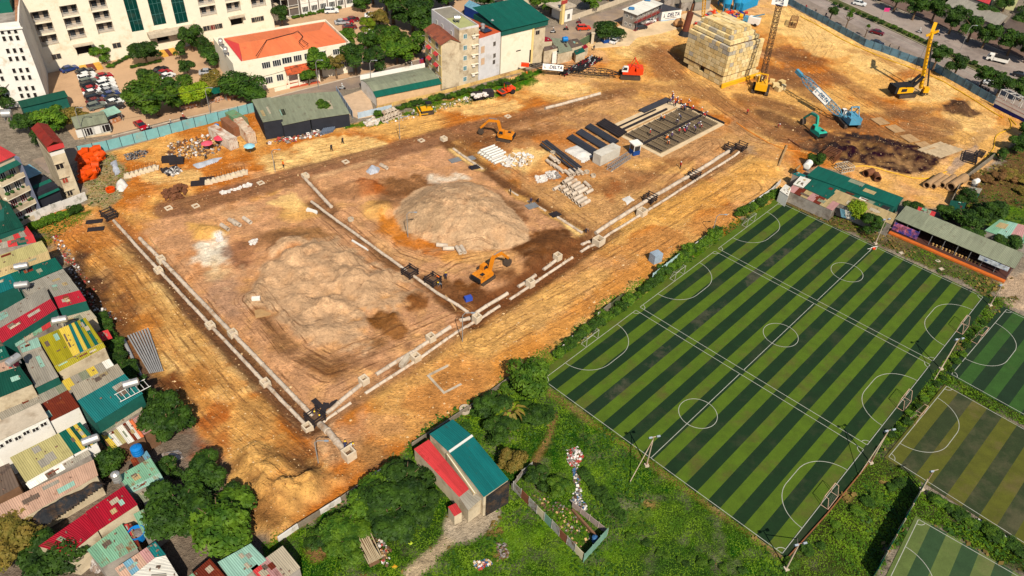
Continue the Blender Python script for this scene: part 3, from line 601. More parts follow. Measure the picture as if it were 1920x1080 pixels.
sheet('roadside_pavement',[(1440,-30),(1476,8),(1620,84),(1750,130),(1860,190),(1960,245),(1960,222),(1870,178),(1760,118),(1630,62),(1500,-8)],mat('roadside_paving',C(150,134,120),var=0.3),0.13)
sheet('median_strip',[(1528,-10),(1700,70),(1900,167),(1990,212),(1990,196),(1900,152),(1710,62),(1550,-10)],mat('median_soil',C(92,92,50),var=0.4,scale=0.6),0.13)
sheet('far_pavement',[(1600,-20),(1920,112),(2000,145),(2000,116),(1920,90),(1680,-20)],PAVB,0.13)
kerb([(1528,-10),(1700,70),(1900,167),(1990,212)]); kerb([(1550,-10),(1710,62),(1900,152),(1990,196)]); kerb([(1625,-5),(1920,112),(2000,146)])
kerb([(210,256),(330,226),(450,199),(560,170),(700,135),(800,108),(940,80)]); 
def stripe(pts,w=0.16,m=LINE,z=0.03,parent=None):
    P = [G(*p,z) for p in pts]; mb = MB()
    for a,b in zip(P,P[1:]):
        d = b-a; n = Vector((-d.y,d.x,0)).normalized()*w/2; mb.quad(a-n,b-n,b+n,a+n)
    return mb
av = [o for o in bpy.data.objects if o.name == 'avenue'][0]
stripe([(1535,2),(1700,80),(1900,177)]).build('edge_line',LINE,av)
pa,pb = G(1510,5),G(1900,192)
for k in range(14):
    a = pa.lerp(pb,k/14); b = pa.lerp(pb,k/14+0.03); d = (b-a); n = Vector((-d.y,d.x,0)).normalized()*0.08
    MB().quad(a-n+Vector((0,0,.03)),b-n+Vector((0,0,.03)),b+n+Vector((0,0,.03)),a+n+Vector((0,0,.03))).build('lane_dash',LINE,av)
for pa,pb in ((G(1590,0),G(1920,133)),):
    for k in range(14):
        a = pa.lerp(pb,k/14); b = pa.lerp(pb,k/14+0.03); d = (b-a); n = Vector((-d.y,d.x,0)).normalized()*0.08
        MB().quad(a-n+Vector((0,0,.03)),b-n+Vector((0,0,.03)),b+n+Vector((0,0,.03)),a+n+Vector((0,0,.03))).build('lane_dash',LINE,av)
# ------------------------------------------------------------------ building kit
W_ = lambda n,c,**k: mat('wall_'+n,c,**k)
WHITE = W_('white',C(246,240,228),var=0.10,scale=0.3,stain=C(214,200,176),stain_amt=0.25,stain_scale=0.4)
CREAM = W_('cream',C(250,238,212),var=0.10,scale=0.3,stain=C(222,204,172),stain_amt=0.3,stain_scale=0.3)
CREAM2 = W_('cream_dark_panel',C(214,196,168),var=0.15)  # darker cream tone for back walls, frames and low walls
STAINED = W_('stained',C(216,198,166),var=0.22,scale=0.4,stain=C(176,156,126),stain_amt=0.45,stain_scale=0.35)
GREYW = W_('grey',C(168,158,146),var=0.25,stain=C(120,108,96),stain_amt=0.4); PALEBL = W_('pale_blue',C(222,218,216),var=0.12,stain=C(190,182,172),stain_amt=0.3)
YELW = W_('yellow',C(246,214,140),var=0.12); DKW = W_('dark',C(44,46,54),var=0.25); GRNW = W_('green',C(24,92,80),var=0.2); BRNW = W_('brown',C(130,96,70),var=0.3)
FRAME = mat('window_frame_white',C(230,226,216),var=0.05); DFRAME = mat('window_frame_dark',C(70,56,48),var=0.1)
GLASS = glassmat('window_glass',C(40,46,52)); GLASSG = glassmat('green_glass',C(10,60,54),0.08); DARK = mat('dark_opening',C(34,28,26),var=0.2,rough=0.9)
CONCM = mat('concrete',C(206,190,166),var=0.22,scale=0.8,stain=C(170,150,124),stain_amt=0.4); STEELT = mat('stainless_tank',C(210,206,200),metal=0.6,rough=0.35,var=0.1); STEELG = mat('galvanised_steel',C(150,150,150),metal=0.3,rough=0.5,var=0.2)
RM = dict(
    teal=roofmat('roof_teal',C(14,106,104),C(44,92,86),.3),green=roofmat('roof_green',C(10,92,76),C(30,80,66),.3),dkgreen=roofmat('roof_dark_green',C(14,74,58),C(40,84,66),.3),
    grey=roofmat('roof_grey',C(160,152,136),C(126,116,100),.3),greygr=roofmat('roof_grey_green',C(142,146,120),C(118,112,92),.35),beige=roofmat('roof_beige',C(186,172,146),C(140,116,90),.2),red=roofmat('roof_crimson',C(160,8,34),C(130,14,34),.25),red2=roofmat('roof_red',C(206,62,62),C(168,50,44),.3),
    orange=roofmat('roof_orange',C(240,128,78),C(214,92,62),.3,var=.12),olive=roofmat('roof_olive',C(160,148,22),C(130,118,30),.25),yellow=roofmat('roof_yellow',C(216,186,70),C(180,150,60),.3),rust=roofmat('roof_rust',C(112,42,20),C(150,72,34),.4),
    rustred=roofmat('roof_rust_red',C(140,38,22),C(110,34,24),.4),mint=roofmat('roof_mint',C(128,176,142),C(140,92,56),.4),mint2=roofmat('roof_mint_pale',C(150,190,170),C(150,130,96),.3),olive2=roofmat('roof_pale_olive',C(182,170,112),C(150,136,92),.3),tan=roofmat('roof_tan',C(184,160,112),C(150,126,86),.35),pink=roofmat('roof_pinkish',C(204,164,138),C(160,116,92),.3),
    brown=roofmat('roof_brown',C(110,92,78),C(80,66,58),.4),white=roofmat('roof_white',C(240,234,218),C(200,176,150),.25),blue=roofmat('roof_blue',C(120,170,190),C(100,130,140),.3),black=roofmat('roof_black',C(50,48,48),C(70,60,54),.3),tile=roofmat('roof_tiles_orange',C(206,92,50),C(130,70,44),.55,pitch=.3),tilebr=roofmat('roof_tiles_brown',C(150,82,56),C(110,64,48),.5,pitch=.3),rosy=roofmat('roof_faded_pink',C(190,140,134),C(150,104,96),.3))
def sheets(parent,pts,m,n=1,th=0.06,name='roof_sheet',gap=0.012):
    """roof plane A,B (upper edge) C,D (lower edge) in local or world metres, laid as n separate sheets"""
    A,B,C_,D = [Vector(p) for p in pts]; n = max(1,n); L_ = (B-A).length; S_ = (D-A).length
    for k in range(n):
        t0,t1 = k/n,(k+1)/n; a,b = A.lerp(B,t0),A.lerp(B,t1); d,c = D.lerp(C_,t0),D.lerp(C_,t1)
        nr = (b-a).cross(d-a); nr = nr.normalized() if nr.length > 1e-6 else Vector((0,0,1))
        if nr.z < 0: nr = -nr
        e = nr*(0.012*((k % 2))); off = Vector(parent.location)
        top = [p+e-off for p in (a,b,c,d)]; bot = [p-nr*th for p in top]
        mb = MB(); mb.add(top+bot,[(3,2,1,0),(4,5,6,7),(0,1,5,4),(1,2,6,5),(2,3,7,6),(3,0,4,7)])
        u0,u1 = t0*L_,t1*L_
        q = [(u0,S_),(u1,S_),(u1,0),(u0,0)]
        uv = q + [(u0,0),(u1,0),(u1,S_),(u0,S_)] + [(u0,0)]*16
        mb.build(name,RM[m] if isinstance(m,str) else m,parent,uv=uv)
SR = random.Random(3); WGT = mat('roof_weight_brick',C(140,110,92),var=.4)
def shack(name,label,panels,wall=GREYW,cat='house',group=None,inset=0.97,walls=True,wz=0.0):
    """house seen from above: roof planes given by photograph pixels at their heights; walls down to the ground"""
    P0 = panels[0]; c = sum((G(p[0],p[1],p[2]) for p in P0[0]),Vector())/4
    t = thing(name,label,cat,(c.x,c.y,0),0,group)
    for P in panels:
        pts,m,n = P[:3]; W3 = [G(p[0],p[1],p[2]) for p in pts]
        mm = m if isinstance(m,(list,tuple)) else [m]
        if len(mm) == 1: sheets(t,W3,m,n)
        else:
            for k,q in enumerate(mm):
                A,B,C_,D = W3; a,b = A.lerp(B,k/len(mm)),A.lerp(B,(k+1)/len(mm)); d,cc = D.lerp(C_,k/len(mm)),D.lerp(C_,(k+1)/len(mm))
                sheets(t,[a,b,cc,d],q,1)
        for q in range(SR.choice((1,2,2,3)) if name in ('tin_house','tin_shack','shed') else 0):
            A,B,C_,D = W3; u,v,du,dv = SR.uniform(.05,.7),SR.uniform(.05,.6),SR.uniform(.1,.22),SR.uniform(.15,.35); f = lambda a,b_: A.lerp(B,a).lerp(D.lerp(C_,a),b_)+Vector((0,0,.05))
            sheets(t,[f(u,v),f(u+du,v),f(u+du,v+dv),f(u,v+dv)],SR.choice(('grey','rust','greygr','beige','brown','tan','mint2')),1,.03,'roof_patch')
        if name in ('tin_house','tin_shack'):
            A,B,C_,D = W3; mb = MB()
            for q in range(SR.randint(2,4)): p = A.lerp(B,SR.uniform(.05,.95)).lerp(D.lerp(C_,SR.uniform(.05,.95)),SR.uniform(.08,.92))-t.location; mb.box((p.x,p.y,p.z+.12),(SR.uniform(.12,.32),SR.uniform(.1,.2),.12),SR.uniform(0,3))
            stuff(mb.build('roof_weights',WGT,t))
        if walls:
            cc = sum(W3,Vector())/4; Q = [cc+(p-cc)*inset for p in W3]
            mb = MB(); mb.prism([(p.x,p.y) for p in Q],wz,1.0)
            # order-safe top heights
            mb = MB(); poly = [(p.x,p.y) for p in Q]; zs = [p.z-0.10 for p in Q]
            A_ = sum(poly[i][0]*poly[(i+1) % 4][1]-poly[(i+1) % 4][0]*poly[i][1] for i in range(4))
            if A_ < 0: poly,zs = poly[::-1],zs[::-1]
            mb.prism(poly,wz,zs); mb.build('wall',wall if len(P) < 4 else P[3],t,world=True)
    return t
def R4(*a): return [tuple(x) for x in a]
def quadz(q,z):
    """four pixel corners with one height or four"""
    zz = z if isinstance(z,(list,tuple)) else [z]*4
    return [(p[0],p[1],h) for p,h in zip(q,zz)]
_wm = {}
def win(t,face,u,z,w,h,WD,frame=FRAME,glass=GLASS,bars=1,name='window',sill=False):
    """window on a wall face of a local-frame building: F front (y=0), R right (x=W), L left (x=0)"""
    key = (round(w,2),round(h,2),frame.name,glass.name,bars)
    if key not in _wm:
        f = MB(); b = 0.09
        f.bx(-w/2,w/2,-0.07,0.02,h/2-b,h/2); f.bx(-w/2,w/2,-0.07,0.02,-h/2,-h/2+b); f.bx(-w/2,-w/2+b,-0.068,0.02,-h/2+b,h/2-b); f.bx(w/2-b,w/2,-0.068,0.02,-h/2+b,h/2-b)
        for k in range(bars): x = -w/2+w*(k+1)/(bars+1); f.bx(x-0.04,x+0.04,-0.062,0.02,-h/2+b,h/2-b)
        p = MB(); p.bx(-w/2+b,w/2-b,-0.03,0.01,-h/2+b,h/2-b)
        def mk(mb,m):
            me_ = bpy.data.meshes.new('window'); me_.from_pydata(mb.v,[],mb.f); me_.materials.append(m); return me_
        _wm[key] = (mk(f,frame),mk(p,glass))
    fm,pm = _wm[key]; W,D = WD
    o = link(name,fm,t); p = link('pane',pm,o)
    if face == 'F': o.location = (u,0,z)
    elif face == 'R': o.location = (W,u,z); o.rotation_euler = (0,0,PI/2)
    elif face == 'L': o.location = (0,u,z); o.rotation_euler = (0,0,-PI/2)
    return o
class Bld:
    """rectangular building from the pixels of its front base (or eave) edge; local x along the front, y away from the viewer"""
    def __init__(s,name,label,a,b,depth,h,z=0.0,cat='building',group=None):
        A,B = G(a[0],a[1],z),G(b[0],b[1],z); s.W = (B-A).to_2d().length; s.D = depth; s.h = h; s.rz = math.atan2(B.y-A.y,B.x-A.x)
        s.t = thing(name,label,cat,(A.x,A.y,0),s.rz,group); s.WD = (s.W,s.D); s.A = Vector((A.x,A.y,0)); s.M = Matrix.Rotation(-s.rz,3,'Z')
    def uz(s,px,py,face='F'):
        """pixel -> (u,z) on a face plane"""
        o = s.M @ (Vector((0,0,CAM_H))-s.A); d = s.M @ (RI*((px-960)/FPX)+UP*(-(py-540)/FPX)+FW)
        if face == 'F': k = -o.y/d.y; q = o+d*k; return q.x,q.z
        k = ((s.W if face == 'R' else 0)-o.x)/d.x; q = o+d*k; return q.y,q.z
    def box(s,name,m,x0,x1,y0,y1,z0,z1,parent=None): return MB().bx(x0,x1,y0,y1,z0,z1).build(name,m,parent or s.t)
    def wpx(s,lst,w,h,face='F',**k):
        for p in lst: u,z = s.uz(p[0],p[1],face); win(s.t,face,u,z,w,h,s.WD,**k)
    def parapet(s,m,z,h=0.7,t=0.25,y0=0):
        mb = MB(); W,D = s.W,s.D
        mb.bx(0,W,y0,y0+t,z,z+h); mb.bx(0,W,D-t,D,z,z+h); mb.bx(0,t,y0+t,D-t,z,z+h); mb.bx(W-t,W,y0+t,D-t,z,z+h); mb.build('parapet',m,s.t)
def gable(t,x0,x1,y0,y1,z,rise,m,axis='y',n=4,over=0.3,wallm=None):
    """gable roof in the local frame of t"""
    loc = t.location.copy(); t.location = (0,0,0)
    if axis == 'y':
        xm = (x0+x1)/2; r = [(xm,y0-over,z+rise),(xm,y1+over,z+rise)]
        sheets(t,[r[1],r[0],(x0-over,y0-over,z-over*rise/(xm-x0)),(x0-over,y1+over,z-over*rise/(xm-x0))],m,n); sheets(t,[r[0],r[1],(x1+over,y1+over,z-over*rise/(xm-x0)),(x1+over,y0-over,z-over*rise/(xm-x0))],m,n)
        if wallm:
            for y in (y0,y1-0.2): mb = MB(); mb.add([(x0,y,z),(x1,y,z),(xm,y,z+rise-0.08),(x0,y+0.2,z),(x1,y+0.2,z),(xm,y+0.2,z+rise-0.08)],[(0,1,2),(5,4,3),(0,3,4,1),(1,4,5,2),(2,5,3,0)]); mb.build('gable_wall',wallm,t)
    else:
        ym = (y0+y1)/2; r = [(x0-over,ym,z+rise),(x1+over,ym,z+rise)]; dz = over*rise/(ym-y0)
        sheets(t,[r[0],r[1],(x1+over,y0-over,z-dz),(x0-over,y0-over,z-dz)],m,n); sheets(t,[r[1],r[0],(x0-over,y1+over,z-dz),(x1+over,y1+over,z-dz)],m,n)
    t.location = loc
def fence(name,label,pts,h,step,m,post=None,z0=0.0,th=0.06,cat='fence',posts=True,rail=None,jitter=0.0,group=None,ground=True,mats=None):
    """panel fence along photograph pixels: every panel and post its own part"""
    P = [G(*p) for p in pts]; t = thing(name,label,cat,(P[0].x,P[0].y,0),0,group); o = P[0].copy(); o.z = 0; i = 0
    for a,b in zip(P,P[1:]):
        L_ = (b-a).length; n = max(1,round(L_/step)); d = (b-a)/n; e = d.normalized()
        for k in range(n):
            p,q = a+d*k,a+d*(k+1); z = (hz((p.x+q.x)/2,(p.y+q.y)/2) if ground else 0)+z0; j = random.uniform(-jitter,jitter)
            mb = MB(); lo,hi = z-0.15,z+h+j
            mb.beam(Vector((p.x,p.y,(lo+hi)/2))-o+e*0.03,Vector((q.x,q.y,(lo+hi)/2))-o-e*0.03,th,hi-lo); mb.build('panel',mats[i % len(mats)] if mats else m,t); i += 1
            if posts: mb = MB(); mb.beam(Vector((p.x,p.y,lo))-o,Vector((p.x,p.y,hi+0.12))-o,0.14); mb.build('post',post or m,t)
    return t
def tank(px,py,z,label,r=0.55,L_=1.7,rz=0.0,lying=True,m=None,stand=True):
    p = G(px,py,z); t = thing('water_tank',label,'water tank',(p.x,p.y,z),rz,'rooftop water tanks'); m = m or STEELT
    if lying:
        z1 = 0.5+r; mb = MB(); mb.tube([(-L_/2-0.12,0,z1),(-L_/2,0,z1),(L_/2,0,z1),(L_/2+0.12,0,z1)],[r*0.7,r,r,r*0.7],16); mb.build('tank_body',m,t,smooth=False)
        s = MB(); [s.bx(x-0.05,x+0.05,-r*0.8,r*0.8,0,0.55) for x in (-L_*0.3,L_*0.3)]; s.build('stand',STEELG,t); q = MB(); q.lathe((0,0,z1+r-0.04),[(0.2,0),(0.2,0.12),(0.1,0.16)],10); q.build('lid',m,t)
    else:
        mb = MB(); mb.lathe((0,0,0.3),[(r,0),(r,L_*0.3),(r*1.03,L_*0.32),(r,L_*0.34),(r,L_*0.62),(r*1.03,L_*0.64),(r,L_*0.66),(r,L_*0.9),(r*0.5,L_*1.05),(r*0.3,L_*1.05)],18); mb.build('tank_body',m,t)
        s = MB(); [s.bx(x-0.06,x+0.06,y-0.06,y+0.06,0,0.31) for x in (-r*.6,r*.6) for y in (-r*.6,r*.6)]; s.build('stand',STEELG,t); q = MB(); q.lathe((0,0,0.3+L_*1.05),[(r*0.28,0),(r*0.28,0.1)],10); q.build('lid',m,t)
    return t
# ------------------------------------------------------------------ tin-roofed houses along the left edge
SH = 'tin-roofed houses along the left edge of the site'
def sh(label,panels,wall=GREYW,name='tin_house',**k): return shack(name,label,panels,wall,group=SH,**k)
sh('house with dark green curved tin roof below the balcony house, upper left edge',[(quadz([(-30,365),(14,378),(44,424),(-30,448)],[6.6,6.6,5.6,6]),'dkgreen',5)],GRNW)
sh('low shed with grey-green roof patched with red sheets, below the dark green roof',[(quadz([(-20,446),(50,424),(62,440),(-20,460)],4.6),['greygr','red2','greygr','greygr','red2','grey','red2'],1),(quadz([(-20,460),(62,440),(68,454),(-20,470)],[4.6,4.6,4.1,4.1]),['green','grey','red2','green','red2'],1)])
sh('house with pale olive tin roof and yellow lower slope',[(quadz([(-25,487),(78,451),(90,470),(-25,514)],[6.2,6.2,5.6,5.6]),'olive2',6),(quadz([(-25,514),(90,470),(95,486),(-25,526)],[5.6,5.6,4.8,4.8]),'tan',6)],YELW)
sh('house with deep teal tin roof beside the dark rubbish bank',[(quadz([(20,512),(103,483),(118,503),(34,536)],[6.4,6.4,5.8,5.8]),'green',6),(quadz([(-25,530),(20,512),(34,536),(-25,560)],[6.2,6.2,5.6,5.6]),'teal',3)],GRNW)
sh('grey tin roof between the teal roof and the crimson roofs, next to the rubbish bank',[(quadz([(36,538),(118,504),(134,524),(52,553)],5.9),'grey',5)])
sh('long gabled house, grey upper and crimson lower slope, left of the crimson pair',[(quadz([(-20,597),(85,537),(95,560),(-10,621)],[7.2,7.2,7.6,7.6]),'grey',7),(quadz([(-10,621),(95,560),(107,579),(4,643)],[7.6,7.6,6.4,6.4]),'red',7)],GRNW)
sh('short gabled house, grey upper and crimson lower slope, right of the crimson pair',[(quadz([(88,536),(134,525),(149,544),(101,557)],[7.2,7.2,7.6,7.6]),'grey',3),(quadz([(101,557),(149,544),(162,564),(110,578)],[7.6,7.6,6.4,6.4]),'red',3)],GRNW)
sh('flat beige concrete terrace below the right crimson roof',[(quadz([(108,600),(163,574),(181,595),(120,618)],4.4),'beige',1)],STAINED)
sh('pale green tin lean-to between crimson house and olive striped house',[(quadz([(22,632),(108,588),(112,602),(30,650)],5.0),['mint2','beige','mint','red2','greygr'],1)],GREYW)
sh('house with olive roof turning into green and yellow stripes',[(quadz([(72,634),(110,617),(137,668),(102,686)],[7,7,6.2,6.2]),'olive',3),(quadz([(110,617),(128,609),(150,661),(137,668)],[7,7,6.2,6.2]),'yellow',1),(quadz([(128,609),(160,595),(192,641),(150,661)],[7,7,6.2,6.2]),['teal','yellow','green','olive','green','olive'],1),(quadz([(102,687),(193,642),(198,651),(109,698)],[6.0,6.0,5.4,5.4]),'olive',7)],STAINED)
sh('grey flat roof framed in green, left of the olive striped roof',[(quadz([(40,662),(77,650),(110,706),(66,727)],5.6),'grey',3)],GRNW)
sh('small mint tin roof with slanted sides above the green framed grey roof',[(quadz([(37,648),(70,632),(77,649),(41,661)],6.0),'mint2',2)],GREYW)
sh('house with dark green tin roof and cluttered balcony at the left edge',[(quadz([(-30,707),(37,687),(61,720),(-30,757)],[7.2,7.2,6.6,6.6]),'dkgreen',5)],STAINED)
sh('narrow house with orange and cream top above the dark green roof, left edge',[(quadz([(-20,690),(30,668),(36,684),(-20,704)],6.2),['orange','pink','red2'],1)],STAINED)
sh('low house with cream and dark green top at the left edge below crimson roof',[(quadz([(-25,655),(8,648),(18,668),(-25,686)],6),['white','green'],1)],GREYW)
sh('long grey translucent alley roof with yellow seams',[(quadz([(-10,772),(100,722),(112,740),(6,792)],4.0),'grey',5),(quadz([(100,722),(205,672),(216,688),(112,740)],4.0),['greygr','yellow','grey','greygr','yellow','grey','white'],1)])
sh('house with beige upper slope and bright teal lower slope carrying a white pipe rack',[(quadz([(131,726),(220,682),(233,701),(145,751)],[7.0,7.0,7.9,7.9]),'beige',6),(quadz([(145,751),(233,701),(268,738),(180,793)],[7.9,7.9,6.4,6.4]),'teal',7)],GRNW)
sh('grey and beige low annex below the bright teal roof',[(quadz([(182,800),(262,752),(268,768),(192,814)],4.2),['greygr','beige','beige'],1)],GREYW)
sh('house with dark rust-brown roof with two pale seams',[(quadz([(59,767),(127,731),(149,763),(78,798)],[6.4,6.4,5.8,5.8]),'rust',4)],WHITE)
sh('white house with bright red roof and grey-green strip, left edge',[(quadz([(-25,802),(48,766),(53,776),(-25,815)],6.4),'greygr',4),(quadz([(-25,815),(53,776),(67,793),(-25,838)],[6.4,6.4,5.6,5.6]),'red2',5)],WHITE)
sh('long house with pale olive tin roof ending in green and yellow stripes',[(quadz([(18,858),(110,812),(138,852),(48,904)],[6,6,5.4,5.4]),'olive2',6),(quadz([(110,812),(150,791),(182,829),(138,852)],[6,6,5.4,5.4]),['green','green','yellow','dkgreen','yellow','green'],1)],WHITE)
sh('shed with dark corrugated brown roof at the left edge',[(quadz([(-25,886),(17,868),(36,911),(-25,944)],5),'brown',4)],BRNW)
sh('long flat roof of stained pinkish tin beside the black net',[(quadz([(-10,950),(175,862),(184,891),(14,988)],[4.4,4.4,4.2,4.2]),'pink',8)],STAINED)
sh('narrow awning of white and grey sheets along the olive roof',[(quadz([(48,907),(165,843),(171,852),(56,917)],[4.9,4.9,4.6,4.6]),['white','white','brown','white','grey','grey','grey'],1)],GREYW)
sh('house with long crimson tin roof and orange ridge joint',[(quadz([(72,1024),(160,962),(184,995),(128,1040)],[5.4,5.4,4.8,4.8]),'red',5),(quadz([(160,960),(232,911),(258,946),(184,995)],[5.6,5.6,5,5]),'red',5)],STAINED)
sh('house with mint tin roof streaked with rust under a steel tank',[(quadz([(220,893),(282,858),(300,886),(240,916)],[4.6,4.6,4.2,4.2]),'mint',4),(quadz([(240,916),(300,886),(307,898),(247,924)],[4.2,4.2,4,4]),'mint2',3)],GREYW)
sh('small olive-grey flat roof below the rusty mint roof',[(quadz([(256,923),(279,911),(297,929),(270,942)],3.4),'greygr',2)],DKW)
sh('shed with mint corrugated roof heavily rusted beside the big tree',[(quadz([(250,964),(297,941),(317,972),(272,1008)],[4,4,3.7,3.7]),'mint',4)],GREYW)
sh('flat mint green roof littered with scrap below the crimson roof',[(quadz([(163,1031),(229,982),(258,1027),(190,1064)],3.9),'mint',4)],GREYW)
sh('narrow red and rust lean-to beside the blue tub',[(quadz([(232,984),(246,980),(262,1022),(254,1030)],3.6),['red2','rust'],1)],BRNW)
sh('shed with teal and pinkish striped roof held by bamboo poles',[(quadz([(215,1066),(275,1026),(290,1046),(232,1090)],[4,4,3.7,3.7]),['pink','blue','pink','rosy'],1),(quadz([(275,1026),(291,1015),(311,1040),(290,1046)],[4,4,3.6,3.6]),'teal',2),(quadz([(232,1092),(290,1046),(311,1042),(338,1086)],3.6),'white',4)],GREYW)
sh('rust-brown corrugated shed at the bottom edge beside the motorcycles',[(quadz([(345,1088),(393,1047),(424,1082),(375,1120)],3.6),['mint','rust','rust'],1)],BRNW)
sh('faded mint roof half under the big tree at the bottom edge',[(quadz([(408,1054),(470,1019),(500,1050),(440,1096)],3.8),'mint2',4)],GREYW)
sh('pink and grey flat tin roof with a red corner at the bottom edge',[(quadz([(470,1066),(530,1023),(563,1064),(505,1105)],3.8),['red2','rosy','beige','beige'],1)],GREYW)
sh('faded pink tin shed beside the dark round tree',[(quadz([(240,780),(266,767),(292,802),(268,816)],3.6),'rosy',3)],BRNW)
sh('half-collapsed hut of white and rusty loose sheets below the teal roof',[(quadz([(190,816),(216,800),(238,828),(212,842)],3.6),['yellow','white','olive2'],1),(quadz([(216,800),(246,784),(270,818),(240,832)],3.8),['white','white','rust','white','orange'],1)],BRNW)
sh('dark patched lean-to between the round tree and the mint roof',[(quadz([(244,862),(275,845),(282,856),(252,876)],3),['rust','brown','blue'],1)],BRNW)
# white cluttered upper walls with shuttered windows
b = Bld('white_row_house','white upper storey with dark shuttered windows above the olive roof, left edge',(-5,850),(98,800),3.2,7.0,z=5.0,cat='house',group=SH)
b.box('wall',WHITE,0,b.W,0.0,3.2,0,7.0); b.box('roof_slab',CONCM,-0.1,b.W+0.1,-0.15,3.2,7.0,7.15)
for k in range(6): win(b.t,'F',b.W*(k+0.6)/6.3,6.1 if k % 2 else 5.9,0.9,0.8,b.WD,glass=DARK,bars=1)
# pipe rack on the teal roof
p = G(250,735,6.9); t = thing('pipe_rack','white steel pipe ladder rack lying on the bright teal roof','rack',(p.x,p.y,7.0),heading((227,730),(262,712),7))
for y in (-0.9,0.9): MB().tube([(-2.2,y,0.25),(2.2,y,0.25)],0.05,6).build('rail',FRAME,t)
for k in range(7): x = -2.0+k*0.66; MB().tube([(x,-0.9,0.25),(x,0.9,0.25)],0.04,6).build('rung',FRAME,t)
for px,py,z,lab,rz in ((249,728,7.2,'steel water tank on the bright teal roof beside the white rack',.5),(44,508,6.6,'steel water tank on the small green gabled roof near the olive roof',.4),(45,543,6.4,'steel water tank between the grey tin roofs, left edge',.3),(116,609,7.2,'round steel water tank at the top of the olive striped roof',.4),(30,684,7.4,'steel water tank on the dark green roof at the left edge',1.2),
                          (174,834,5.6,'large steel water tank at the corner of the striped roof beside the round tree',.6),(222,903,4.8,'upright steel tank between the mint and the crimson roof',0)):
    tank(px,py,z,lab,rz=rz,lying=(px != 222),L_=1.9 if px != 222 else 1.5)
BLUEP = mat('blue_plastic',C(20,124,200),rough=0.4,var=0.08)
tank(260,852,3.2,'bright blue plastic barrel beside the round dark tree',r=0.75,L_=1.3,lying=False,m=BLUEP)
p = G(260,1008,2.6); t = thing('water_tub','large open blue plastic tub with rubbish on a flat roof','tub',(p.x,p.y,2.6)); m_ = MB(); m_.lathe((0,0,0),[(0.9,0),(1.05,1.25),(0.95,1.25),(0.85,0.9),(0.1,0.9)],20); m_.build('tub_wall',BLUEP,t); m_ = MB(); m_.lathe((0,0,0.88),[(0.84,0),(0.4,0.15)],12); m_.build('contents',mat('scrap_grey',C(140,130,124),var=.5,fine=10,bump=1),t)
p = G(200,632,3.5); sh('small bright red awning jutting from the house wall beside the shrubs',[(quadz([(182,624),(202,618),(211,634),(191,640)],[3.4,3.4,3,3]),'red2',2)],GREYW,walls=False)
# black net heap
NET = mat('black_net',C(40,42,46),var=0.5,fine=6,bump=1,rough=0.8,stain=C(92,70,50),stain_amt=.5,stain_scale=.8)
def heap(name,label,px_pts,z0,hgt,m,cat,n=22,seed=0,ridged=False,kind=None,group=None):
    """irregular draped heap over a pixel outline"""
    P = GN(px_pts,z0); c = P.mean(0); gx = np.linspace(P[:,0].min(),P[:,0].max(),n); gy = np.linspace(P[:,1].min(),P[:,1].max(),n); XX,YY = np.meshgrid(gx,gy)
    d = sdist(XX,YY,P); ext = max(0.6,min(np.ptp(P[:,0]),np.ptp(P[:,1]))*0.35)
    zz = hgt*(1-np.exp(-np.clip(d,0,None)/ext*2))*(1+0.7*fbm(XX+seed*9,YY,1.4,3,50+seed)) 
    vs = [(XX[i,j]-c[0],YY[i,j]-c[1],max(0.0,float(zz[i,j]))-0.03) for i in range(n) for j in range(n)]; fs = []
    for i in range(n-1):
        for j in range(n-1):
            if d[i,j] > -0.15 and d[i+1,j+1] > -0.15 and d[i,j+1] > -0.15 and d[i+1,j] > -0.15: fs.append((i*n+j,i*n+j+1,(i+1)*n+j+1,(i+1)*n+j))
    me_ = bpy.data.meshes.new(name); me_.from_pydata(vs,[],fs); me_.materials.append(m); me_.polygons.foreach_set('use_smooth',[True]*len(me_.polygons))
    o = link(name,me_); o.location = (c[0],c[1],z0 if z0 > 0 else hz(c[0],c[1])); 
    if kind: o['kind'] = kind
    tag(o,label,cat,group); return o
heap('shade_net','torn black shade net draped over scrap between pinkish and crimson roofs',[(52,965),(85,945),(105,930),(150,915),(178,900),(196,908),(165,930),(130,955),(85,985),(62,978)],3.2,1.0,NET,'net',34)
heap('scrap_heap','heap of mixed scrap and white bags beside the flat mint roof',[(160,1035),(178,1028),(195,1062),(185,1075),(170,1070)],0,1.4,mat('scrap_mixed',C(150,130,116),var=.7,scale=2,fine=12,bump=1,stain=C(226,220,214),stain_amt=.6,stain_scale=1.5),'scrap',20,3)
heap('scrap_heap','scrap and tarps piled in the yard between the two dark trees',[(300,850),(335,842),(345,858),(310,872)],0,0.8,mat('scrap_mixed',C(1,1,1)),'scrap',18,4)
# ------------------------------------------------------------------ tall tube houses, upper left
b = Bld('tube_house','narrow white house with rust-red roof and three windows, beside the orange pipes',(126,371),(151,363),9.0,10.0,cat='house')
b.box('wall',STAINED,0,b.W,0,b.D,0,9.6); gable(b.t,0,b.W,-0.2,b.D,12.0,0.7,'rustred',n=5,over=.25)
b.box('loggia_back',BRNW,0.1,b.W-0.1,1.6,b.D-.1,9.6,11.9); b.box('fascia',RM['red2'],-0.2,b.W+0.2,-0.45,-0.2,10.9,11.9); b.box('rail',FRAME,0,b.W,0.02,0.1,9.6,10.4)
for x in (0.15,b.W-0.15): b.box('column',STAINED,x-.12,x+.12,0.1,0.35,9.6,11.9)
for pp in ((112,312),(122,338),(131,362)):
    u,z = b.uz(*pp); win(b.t,'F',u,z,1.5 if pp[0] == 112 else 1.1,1.3,b.WD,frame=STAINED,glass=DARK if pp[0] != 122 else mat('brick_red',C(170,70,50))); b.box('window_hood',STAINED,u-.9,u+.9,-.35,0,z+.75,z+.85)
